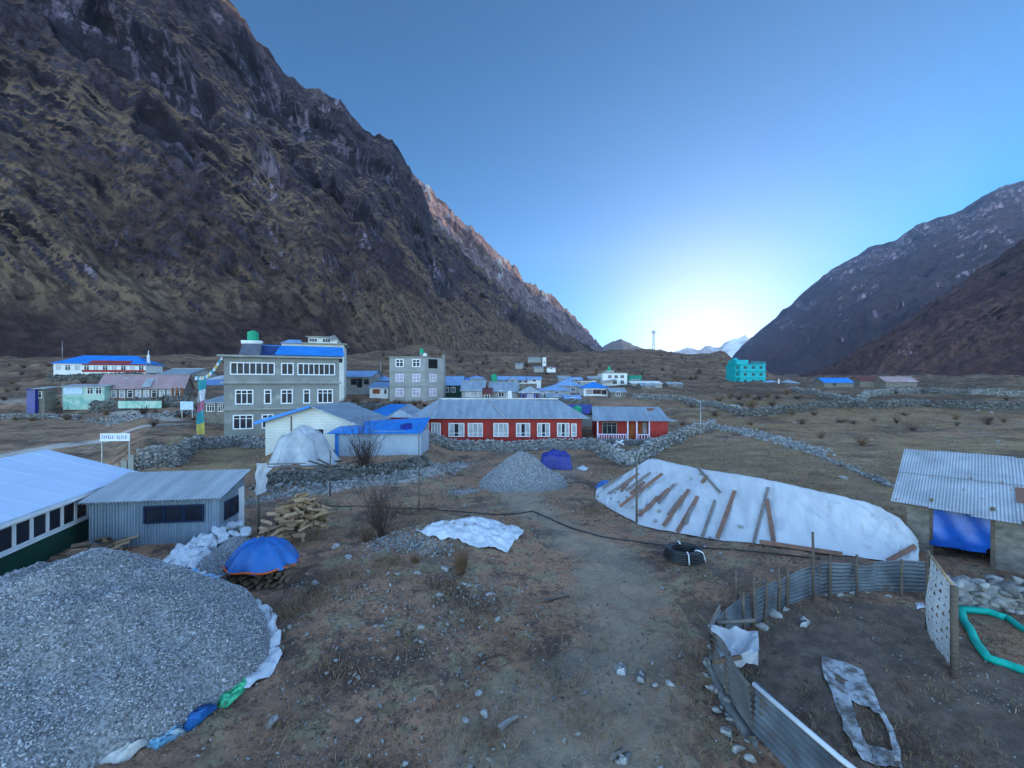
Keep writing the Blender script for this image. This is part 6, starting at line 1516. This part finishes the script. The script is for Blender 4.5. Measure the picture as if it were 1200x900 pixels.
for i, (x, y, lab, grp, sc_) in enumerate(hedge):
    b_ = base[i % 4]; p = G(x, y); r2 = random.Random(i)
    if i < 4: o = put(b_, p, (0,0,i), (sc_,)*3); tag(o, lab, 'shrub', grp)
    else: o = dup(b_, p, (0,0,r2.uniform(0, 6)), (sc_*r2.uniform(.8, 1.3),)*2+(sc_*r2.uniform(.4, .8),), lab); tag(o, lab, 'shrub', grp)

# ------------------------------------------------------------------ poles, sign, flags, pipe
def pole(label, px, pt, pb, r0=.06, m='wood', name='pole', Y=None, group='poles', lean=0):
    b = G(px, pb) if Y is None else P(px, pb, Y); hgt = (pb-pt)/F*b.y
    o = MB().tube([(0,0,-.3), (lean*.5,0,hgt*.5), (lean,0,hgt)], r0, 7, r0*.7).build(name, M[m], None, True); o.location = b; return tag(o, label, 'pole', group)
pole('thin wooden pole carrying a grey sheet between shed and plastic heap', 303, 532, 628, .055)
o = MB(); A = np.zeros((10, 14, 3)); b = G(303, 628); 
for i in range(10):
    for j in range(14): A[i, j] = (-.12+.5*i/9+.04*math.sin(j), .03*math.sin(i+j*.6), 3.35-1.5*j/13*(1-.15*i/9))
o.grid(A); o = o.build('grey_sheet', M['clear'], None, True); o.location = b+Vector((.05,-.1,0)); tag(o, 'limp grey sheet hanging from the pole between shed and plastic heap', 'sheet')
pole('wooden pole standing at the footpath in front of the plastic heap', 387, 528, 582, .05)
pole('thin bare pole by the footpath below the white tin shed', 491, 505, 600, .035)
pole('tall dark pole standing at the left part of the white tarp', 746, 545, 614, .06)
pole('thin steel pole in the dry field behind the tarp', 821, 470, 520, .05, 'steel')
pole('thin pole at the left edge of the dirt road', 73, 450, 484, .05, 'steel')
pole('slim mast behind the blue and red roof at far left', 73, 400, 422, .06, 'steel', Y=102)
pole('slim mast standing behind the right end of the pink roof', 184, 433, 468, .06, 'steel', Y=66)
pole('thin mast among the huts behind the three-storey house', 446, 424, 446, .06, 'steel', Y=95)
# white stupa-like post, radio mast
st = MB().lathe([(.7,-.4),(.7,.8),(.5,.9),(.45,2.2),(.6,2.3),(.2,3.0),(.12,4.2),(.02,4.4)], 12).build('chorten', M['white'], None); st.location = P(174, 427, 100); st.scale = (.6, .6, .75); tag(st, 'small white chorten with red top band on the slope at far left', 'chorten')
MB().lathe([(.47,1.3),(.47,1.7)], 12).build('band', M['redtin'], st)
pt = MB().lathe([(.5,-.5),(.5,1.0),(.3,1.1),(.28,2.4),(.05,3.2)], 10).build('chorten', M['white'], None); pt.location = P(912.5, 452, 185); tag(pt, 'slender white post between the two low houses right of the turquoise house', 'chorten')
def mast():
    Y = 400; b = P(766, 412.5, Y); t = thing('radio_mast', 'tall steel radio mast on the crest of the scrub hill', 'mast', (b.x, b.y, tz(b.x, b.y)-.3))
    hgt = (412.5-392)/F*Y+.6; f = MB()
    for sx in (-1, 1):
        for sy in (-1, 1): f.tube([(sx*.9, sy*.9, 0), (sx*.55, sy*.55, hgt)], .16, 4)
    n = 8
    for k in range(n):
        z0, z1 = hgt*k/n, hgt*(k+1)/n; r0 = .9-.35*k/n; r1 = .9-.35*(k+1)/n
        for s in (-1, 1):
            f.tube([(-r0*s, -r0, z0), (r1*s, -r1, z1)], .08, 4); f.tube([(-r0, -r0*s, z0), (-r1, r1*s, z1)], .08, 4)
    f.build('lattice', M['steel'], t); MB().box(-1.5, 1.5, -1.5, 1.5, hgt, hgt+.3).build('platform', M['steel'], t)
    for k in range(3):
        a = k*2.09; m = MB(); m.tube([(1.3*math.cos(a), 1.3*math.sin(a), hgt-1.2), (1.3*math.cos(a), 1.3*math.sin(a), hgt+1.8)], .35, 6); m.build('antenna', M['white'], t)
mast()
# white name board on two legs
def sign():
    Y = 36; b = P(135, 548, Y); k = Y/F; t = thing('sign_board', 'white signboard with blue lettering on two legs beyond the lodge roof', 'sign', (b.x, b.y, b.z), R(3))
    w, h0, h1 = 33*k, (548-516.5)*k, (548-508)*k
    f = MB().box(-w/2, w/2, -.03, .03, h0, h1).build('board', M['signface'], t)
    g_ = random.Random(2); m = MB(); x = -w/2+.15
    while x < w/2-.2:                     # a line of capitals too small and blurred in the photo to be read
        if abs(x) > .05:
            hh = .26; z = (h0+h1)/2-hh/2; kind = g_.randint(0, 3)
            m.box(x, x+.035, -.036, -.031, z, z+hh)
            if kind != 1: m.box(x+.036, x+.11, -.036, -.031, z+hh-.04, z+hh)
            if kind in (0, 2): m.box(x+.036, x+.1, -.036, -.031, z+hh*.42, z+hh*.55)
            if kind in (1, 2): m.box(x+.036, x+.11, -.036, -.031, z, z+.04)
            if kind == 3: m.box(x+.085, x+.115, -.036, -.031, z, z+hh-.041)
        x += .165 if abs(x) > .05 else .22
    m.build('lettering', M['signblue'], f)
    fr = MB(); fr.box(-w/2-.03, w/2+.03, -.045, -.0305, h1-.03, h1+.02); fr.box(-w/2-.03, w/2+.03, -.045, -.0305, h0-.02, h0+.03); fr.build('rim', M['frame'], f)
    for sx in (-w/2+.08, w/2-.08): MB().box(sx-.04, sx+.04, .031, .1, -.4, h1).build('leg', M['steel'], t)
sign()
for i, (x, y, hh) in enumerate(((147,553,.9),(155,553,1.35))):
    o = MB().box(-.22, .22, -.15, .15, -.3, hh).build('concrete_pillar', M['slab'], None); p = P(x, y, 34.5); o.location = (p.x, p.y, tz(p.x, p.y)); tag(o, 'short concrete pillar by the wall below the signboard, %s of the pair' % ('lower' if i == 0 else 'taller'), 'pillar', 'concrete pillars')
# tall prayer flag
def flag():
    b = P(233, 513, 46); z0 = tz(b.x, b.y); t = thing('prayer_flag', 'tall vertical prayer flag in teal, white, pink and yellow beside the grey house', 'flag', (b.x, b.y, z0))
    zt = H-(446-450)*46/F-z0
    MB().tube([(0,.05,-.4), (0,.05,zt+.4)], .06, 7).build('pole', M['wood'], t)
    cuts = [(446,457.5,'flag_teal'),(457.5,470.5,'flag_white'),(470.5,482,'flag_pink'),(482,496,'flag_teal'),(496,509,'flag_yellow')]
    for pa, pb, m in cuts:
        za, zb = H-(pa-450)*46/F-z0, H-(pb-450)*46/F-z0; A = np.zeros((12, 16, 3))
        for i in range(12):
            for j in range(16):
                s_, v_ = i/11, j/15; z = za+(zb-za)*v_+.28*(s_-.5)*(1 if m != 'flag_yellow' or v_ < .5 else 0)
                w_ = .86+.1*math.sin(z*1.3); A[i, j] = (.05+(s_-.2)*w_*.9, -.12*math.sin(s_*6+z*.9)-.08, z)
        q = MB(); q.grid(A); q.grid(A+np.array([0,.02,0])); q.build('cloth_panel', M[m], t, True)
flag()
# string of small flags from the roof
a, b = P(262, 414, 46), P(228, 441, 46); ln = thing('flag_string', 'string of small pale prayer flags sloping down from the grey house roof', 'flag string', (b.x, b.y, b.z))
pts = [b.lerp(a, t/16)-Vector((0,0,.9*math.sin(math.pi*t/16))) for t in range(17)]
MB().tube([q-b for q in pts], .03, 4).build('cord', M['wood'], ln)
for t in range(1, 16):
    q = pts[t]-b; m = MB(); m.add([(q.x-.14,q.y,q.z-.02),(q.x+.14,q.y,q.z+.08),(q.x+.14,q.y-.06,q.z-.36),(q.x-.14,q.y-.06,q.z-.42)], [(0,1,2,3)]); f_ = m.build('small_flag', M[('flag_yellow','flag_white','flag_teal','flag_white')[t % 4]], ln)
    f_.modifiers.new('thick', 'SOLIDIFY').thickness = .01
# black pipe
hp = [(372,594),(440,595),(500,597),(545,601),(585,604),(623,600),(645,609),(672,620),(705,630),(745,636),(775,640),(800,642),(850,645),(905,650),(960,656)]
pts = path_pts([tuple(G(*q)) for q in hp], .35); pts[:, 2] = TZ(pts[:, 0], pts[:, 1])+.04; pts[:, 0] += .06*np.sin(np.arange(len(pts))*.4)
o = MB().tube([tuple(v) for v in pts], .03, 6).build('water_pipe', M['rubber'], None, True, origin=pts[len(pts)//2]); tag(o, 'thin black water pipe snaking across the yard to the pipe coil', 'pipe')
pc = G(801, 656); pc.z += .06; coil = thing('pipe_coil', 'coil of thick black pipe lying on the bare ground before the white tarp', 'pipe coil', pc, .3)
m = MB()
for L in range(5):
    for k in range(3):
        rr_ = .47+.022*(4-L)+k*.085; m.tube([(rr_*math.cos(a)*(1+.02*math.sin(3*a+L)), rr_*math.sin(a), .05+L*.075+.012*math.sin(2*a+k)) for a in np.linspace(0, 2*math.pi, 48, endpoint=False)], .043, 8, closed=True)
m.build('windings', M['rubber'], coil, True)
for a in (-1.0, -2.0, 1.2):
    s_ = MB(); d = Vector((math.cos(a), math.sin(a), 0)); pr = [(.42,.38),(.5,.415),(.64,.41),(.73,.36),(.79,.2),(.83,.05)]
    s_.tube([d*r0+Vector((0,0,z)) for r0, z in pr], .025, 5); s_.build('strap', M['white'], coil, True)
# beams lying by the curving wall, sticks
for a, b, Y0, Y1 in (((716,527),(730,520),45.3,46.2),((722,520),(731,525),45.6,45.8)):
    o = MB().tube([P(*a,Y0)+Vector((0,0,.25)), P(*b,Y1)+Vector((0,0,.35))], .12, 4).build('white_beam', M['white'], None, origin=P(*a,Y0)); tag(o, 'white beam lying crossed on the curving wall by the porch house', 'beam', 'crossed white beams')
for i, (a, b, m) in enumerate((((637,705),(655,702),'plankgrey'),((640,708),(668,701),'bark'),((585,858),(607,843),'rock'),((632,590),(648,584),'plankgrey'),((905,580+110),(915,683),'white'),((560,640+140),(590,770),'bark'),((838,610+60),(846,679),'plankgrey'),((715,893),(738,880),'plankgrey'))):
    p, q = G(*a), G(*b); o = MB().tube([p+Vector((0,0,.05)), (p+q)/2+Vector((0,0,.08)), q+Vector((0,0,.05))], .035 if i != 2 else .07, 5, .02).build('stick', M[m], None, origin=p)
    tag(o, ('pale broken stick in the small hollow beside the trail','dark twig in the small hollow beside the trail','curved grey bone-like piece of wood near the bottom edge','pale lath lying near the pointed gravel heap','short white lath beside the corrugated fence','dark twig lying on the bare soil in mid yard','short stick on the trail near the pipe coil','pale stick beside the rag at the bottom edge')[i], 'stick')

# ------------------------------------------------------------------ rocks, pebbles and dry grass of the yard
spots = [(392,642,.42,'rockpale'),(408,655,.5,'rockpale'),(370,685,.36,'rockpale'),(431,670,.22,'rock'),(455,673,.2,'rockpale'),(466,674,.25,'rock'),(491,674,.36,'rockpale'),(521,668,.5,'rock'),(516,698,.28,'rockpale'),(528,692,.2,'rockpale'),(537,690,.24,'rockpale'),(543,686,.28,'rockpale'),(551,688,.2,'rockpale'),(558,688,.18,'rockpale'),(575,698,.4,'rock'),(579,704,.2,'rock'),(583,727,.34,'rockpale'),(440,735,.2,'rock'),(450,735,.22,'rock'),(434,751,.24,'rock'),(467,744,.2,'rockpale'),(492,738,.3,'rockpale'),(487,751,.18,'rock'),(493,754,.24,'rock'),(525,733,.2,'rock'),(562,815,.28,'rock'),(546,845,.24,'rock'),(568,842,.3,'rockpale'),(420,846,.2,'rock'),(318,851,.34,'rock'),(500,752,.18,'rock'),(320,676,.3,'rock'),(785,802,.26,'rockpale'),(769,806,.2,'rock'),(540,728,.16,'rock'),(605,712,.18,'rock'),(340,735,.22,'rock'),(360,745,.18,'rock')]
for i, (x, y, s_, m) in enumerate(spots): rock(x, y, s_, m, 'grey stone lying loose on the brown yard around the reed tuft', 'loose stones in the yard', i, RK2)
pen_st = [(905,722,.55),(920,715,.4),(893,738,.45),(948,700,.35),(965,697,.3),(985,698,.3),(1000,697,.28),(1015,695,.25),(1040,700,.25),(880,755,.4),(870,768,.3),(912,705,.35),(930,700,.3)]
for i, (x, y, s_) in enumerate(pen_st): rock(x, y, s_, 'rock', 'stone set at the foot of the corrugated fence inside the pen', 'stones at the fence foot', i+3, RK2)
for i, (x, y, s_) in enumerate(((835,810,.4),(842,835,.35),(850,860,.45),(866,878,.4),(880,893,.35),(828,795,.3),(856,845,.3))): rock(x, y, s_*.75, 'rockpale' if i % 2 else 'rock', 'stone wedged under the nearest sheet of the corrugated fence', 'stones outside the fence', i+5, RK2)
r2 = random.Random(77); n = 0
def free(x, y):
    if math.hypot(x-HEAP[0], y-HEAP[1]) < 5.6: return False
    if 5 < x < 13 and y < 13.3 and x > 4.6: return r2.random() < .15
    px = 600+F*x/y
    if 690 < px < 1090 and 16.3 < y < 29 and x > 5.0+(28-y)*.0 and y > 16.2+max(0, (12-x))*.9: return False
    return x > -14 or y > 24
while n < 150:
    x, y = r2.uniform(-12, 10), 7+30*r2.random()**1.4
    if not free(x, y) or abs(x/y) > 1.2 or (seg_d(np.array([x]), np.array([y]), TRAIL)[0] < 1.2 and r2.random() < .8): continue
    rock(0, 0, r2.uniform(.07, .2)*(1+.012*y), r2.choice(('rock','rock','rockdark','rockpale')), 'small stone scattered over the brown yard', 'small scattered stones', n, RK1, Vector((x, y, tz(x, y)))); n += 1
n = 0
while n < 60:
    x, y = r2.uniform(6, 90), r2.uniform(26, 95)
    if not (x > 10 and x/y < 1.2) or (y < 32 and x < 18): continue
    rock(0, 0, r2.uniform(.25, .9), r2.choice(('rock','rockdark','rockpale')), 'boulder scattered over the dry fields right of the tarp', 'boulders in the fields', n, RK2, Vector((x, y, tz(x, y)))); n += 1
rg = np.random.default_rng(5)
def scatter_pts(n, ymax, pw=1.3):
    y = 6+(ymax-6)*rg.random(n)**pw; x = rg.uniform(-1.22, 1.22, n)*y
    k = (np.hypot(x-HEAP[0], y-HEAP[1]) > 5.2) & ~((x < -14) & (y < 24)) & ~((x > 8) & (y > 16.4) & (y < 29) & (x < 17) & (y > 16.2+np.maximum(0, 12-x)*.9))
    return x[k], y[k]
x, y = scatter_pts(16000, 42); dens = fbm(x*.5, y*.5, None, 3, 91); td = seg_d(x, y, TRAIL); k = (rg.random(len(x)) < np.clip(.45+dens, .08, 1)) & ((td > 1.0) | (rg.random(len(x)) < .3)); x, y = x[k], y[k]
o = stones('pebbles', np.stack([x, y, TZ(x, y)+.008], 1), (.03+.05*rg.random(len(x))**3)*(1+.03*y), M['rock'], RK0, 92, flat=.6); tag(o, 'small pebbles scattered over the yard soil', 'pebbles', kind='stuff')
x, y = scatter_pts(5000, 42); k = fbm(x*.4, y*.4, None, 3, 95) > -.1; x, y = x[k], y[k]
o = stones('pebbles', np.stack([x, y, TZ(x, y)+.008], 1), (.02+.05*rg.random(len(x))**3)*(1+.03*y), M['rockpale'], RK0, 96, flat=.6); tag(o, 'pale stone chips scattered over the yard soil', 'pebbles', kind='stuff')
x, y = scatter_pts(6000, 42); k = fbm(x*.4, y*.4, None, 3, 97) > .0; x, y = x[k], y[k]
o = stones('soil_clods', np.stack([x, y, TZ(x, y)+.01], 1), (.04+.07*rg.random(len(x))**2)*(1+.02*y), mat('dark_soil', (.11,.08,.065), (.06,.045,.04), 4, .95), RK0, 98, flat=.6); tag(o, 'dark clods and dung on the yard soil', 'clods', kind='stuff')
# dry grass blades
def grass(label, x, y, hmin, hmax, m, seed):
    g_ = np.random.default_rng(seed); n = len(x); a = g_.uniform(0, 6.28, n); hgt = g_.uniform(hmin, hmax, n)*(1+.02*y); w_ = .008*(1+.05*y)
    z = TZ(x, y); lx, ly = g_.normal(0, .6, n)*hgt, g_.normal(0, .6, n)*hgt
    b0 = np.stack([x-np.cos(a)*w_, y-np.sin(a)*w_, z-.01], 1); b1 = np.stack([x+np.cos(a)*w_, y+np.sin(a)*w_, z-.01], 1); t = np.stack([x+lx, y+ly, z+hgt], 1)
    V = np.stack([b0, b1, t], 1).reshape(-1, 3); Q = np.arange(len(V)).reshape(-1, 3)
    o = fastmesh('dry_grass', V, Q, m, False, None, 3); return tag(o, label, 'grass', kind='stuff')
x, y = scatter_pts(150000, 40, 1.25); cl = fbm(x*.45, y*.45, None, 4, 101)+.5*fbm(x*2.2, y*2.2, None, 3, 103); td = seg_d(x, y, TRAIL)
k = (rg.random(len(x)) < sstep(-.15, .7, cl)) & ((td > 1.3) | (rg.random(len(x)) < .12)); x, y = x[k], y[k]
gx = len(x)//2
cx_, cy_ = [], []
for (px_, py_, sp, cnt) in ((340,715,.5,900),(365,700,.45,700),(395,680,.4,500),(455,660,.4,400),(520,690,.45,500),(560,720,.5,500),(470,760,.5,400),(640,800,.6,500),(390,790,.5,400),(600,760,.5,400),(560,870,.4,350),(330,850,.4,300),(690,850,.4,300),(870,745,.3,250),(700,600,.6,300),(480,600,.8,400)):
    q_ = G(px_, py_); cx_.append(rg.normal(q_.x, sp, cnt)); cy_.append(rg.normal(q_.y, sp*.8, cnt))
cx_, cy_ = np.concatenate(cx_), np.concatenate(cy_); k_ = rg.random(len(cx_)) < .6; cx_, cy_ = cx_[k_], cy_[k_]
grass('matted brush of dry stalks in the yard', cx_, cy_, .08, .24, mat('matted_brush', (.26,.17,.10), (.14,.09,.06), 1.5, .9), 109)
x2, y2 = [], []
for (px_, py_, sp, cnt) in ((450,740,1.2,260),(560,695,.9,260),(500,720,1.2,240),(600,700,.8,120),(400,700,.9,160),(640,790,1.2,120),(350,690,.6,120),(520,780,1.3,160)):
    q_ = G(px_, py_); x2.append(rg.normal(q_.x, sp, cnt)); y2.append(rg.normal(q_.y, sp, cnt))
x2, y2 = np.concatenate(x2), np.concatenate(y2)
o = stones('pebbles', np.stack([x2, y2, TZ(x2, y2)+.02], 1), .05+.10*rg.random(len(x2))**2.5, M['rock'], RK0, 93, flat=.65); tag(o, 'stones and chips strewn round the reed tuft', 'pebbles', kind='stuff')
grass('short straw-coloured grass on the yard soil', x[:gx], y[:gx], .03, .10, mat('straw_grass', (.33,.24,.13), (.2,.14,.08), 1.5, .9), 104)
grass('brown withered stalks on the yard soil', x[gx:], y[gx:], .03, .13, mat('withered_grass', (.2,.115,.07), (.12,.07,.045), 1.5, .9), 105)
xx, yy = rg.uniform(8, 75, 60000), rg.uniform(27, 85, 60000); k = (xx/yy < 1.25) & (xx > 9+(30-yy)*.3) & ~((yy < 33) & (xx < 18)) & (fbm(xx*.2, yy*.2, None, 4, 107) > -.15); xx, yy = xx[k], yy[k]
grass('dry grass of the right-hand fields', xx, yy, .05, .14, mat('field_grass', (.30,.22,.12), (.19,.13,.075), .4, .9), 108)
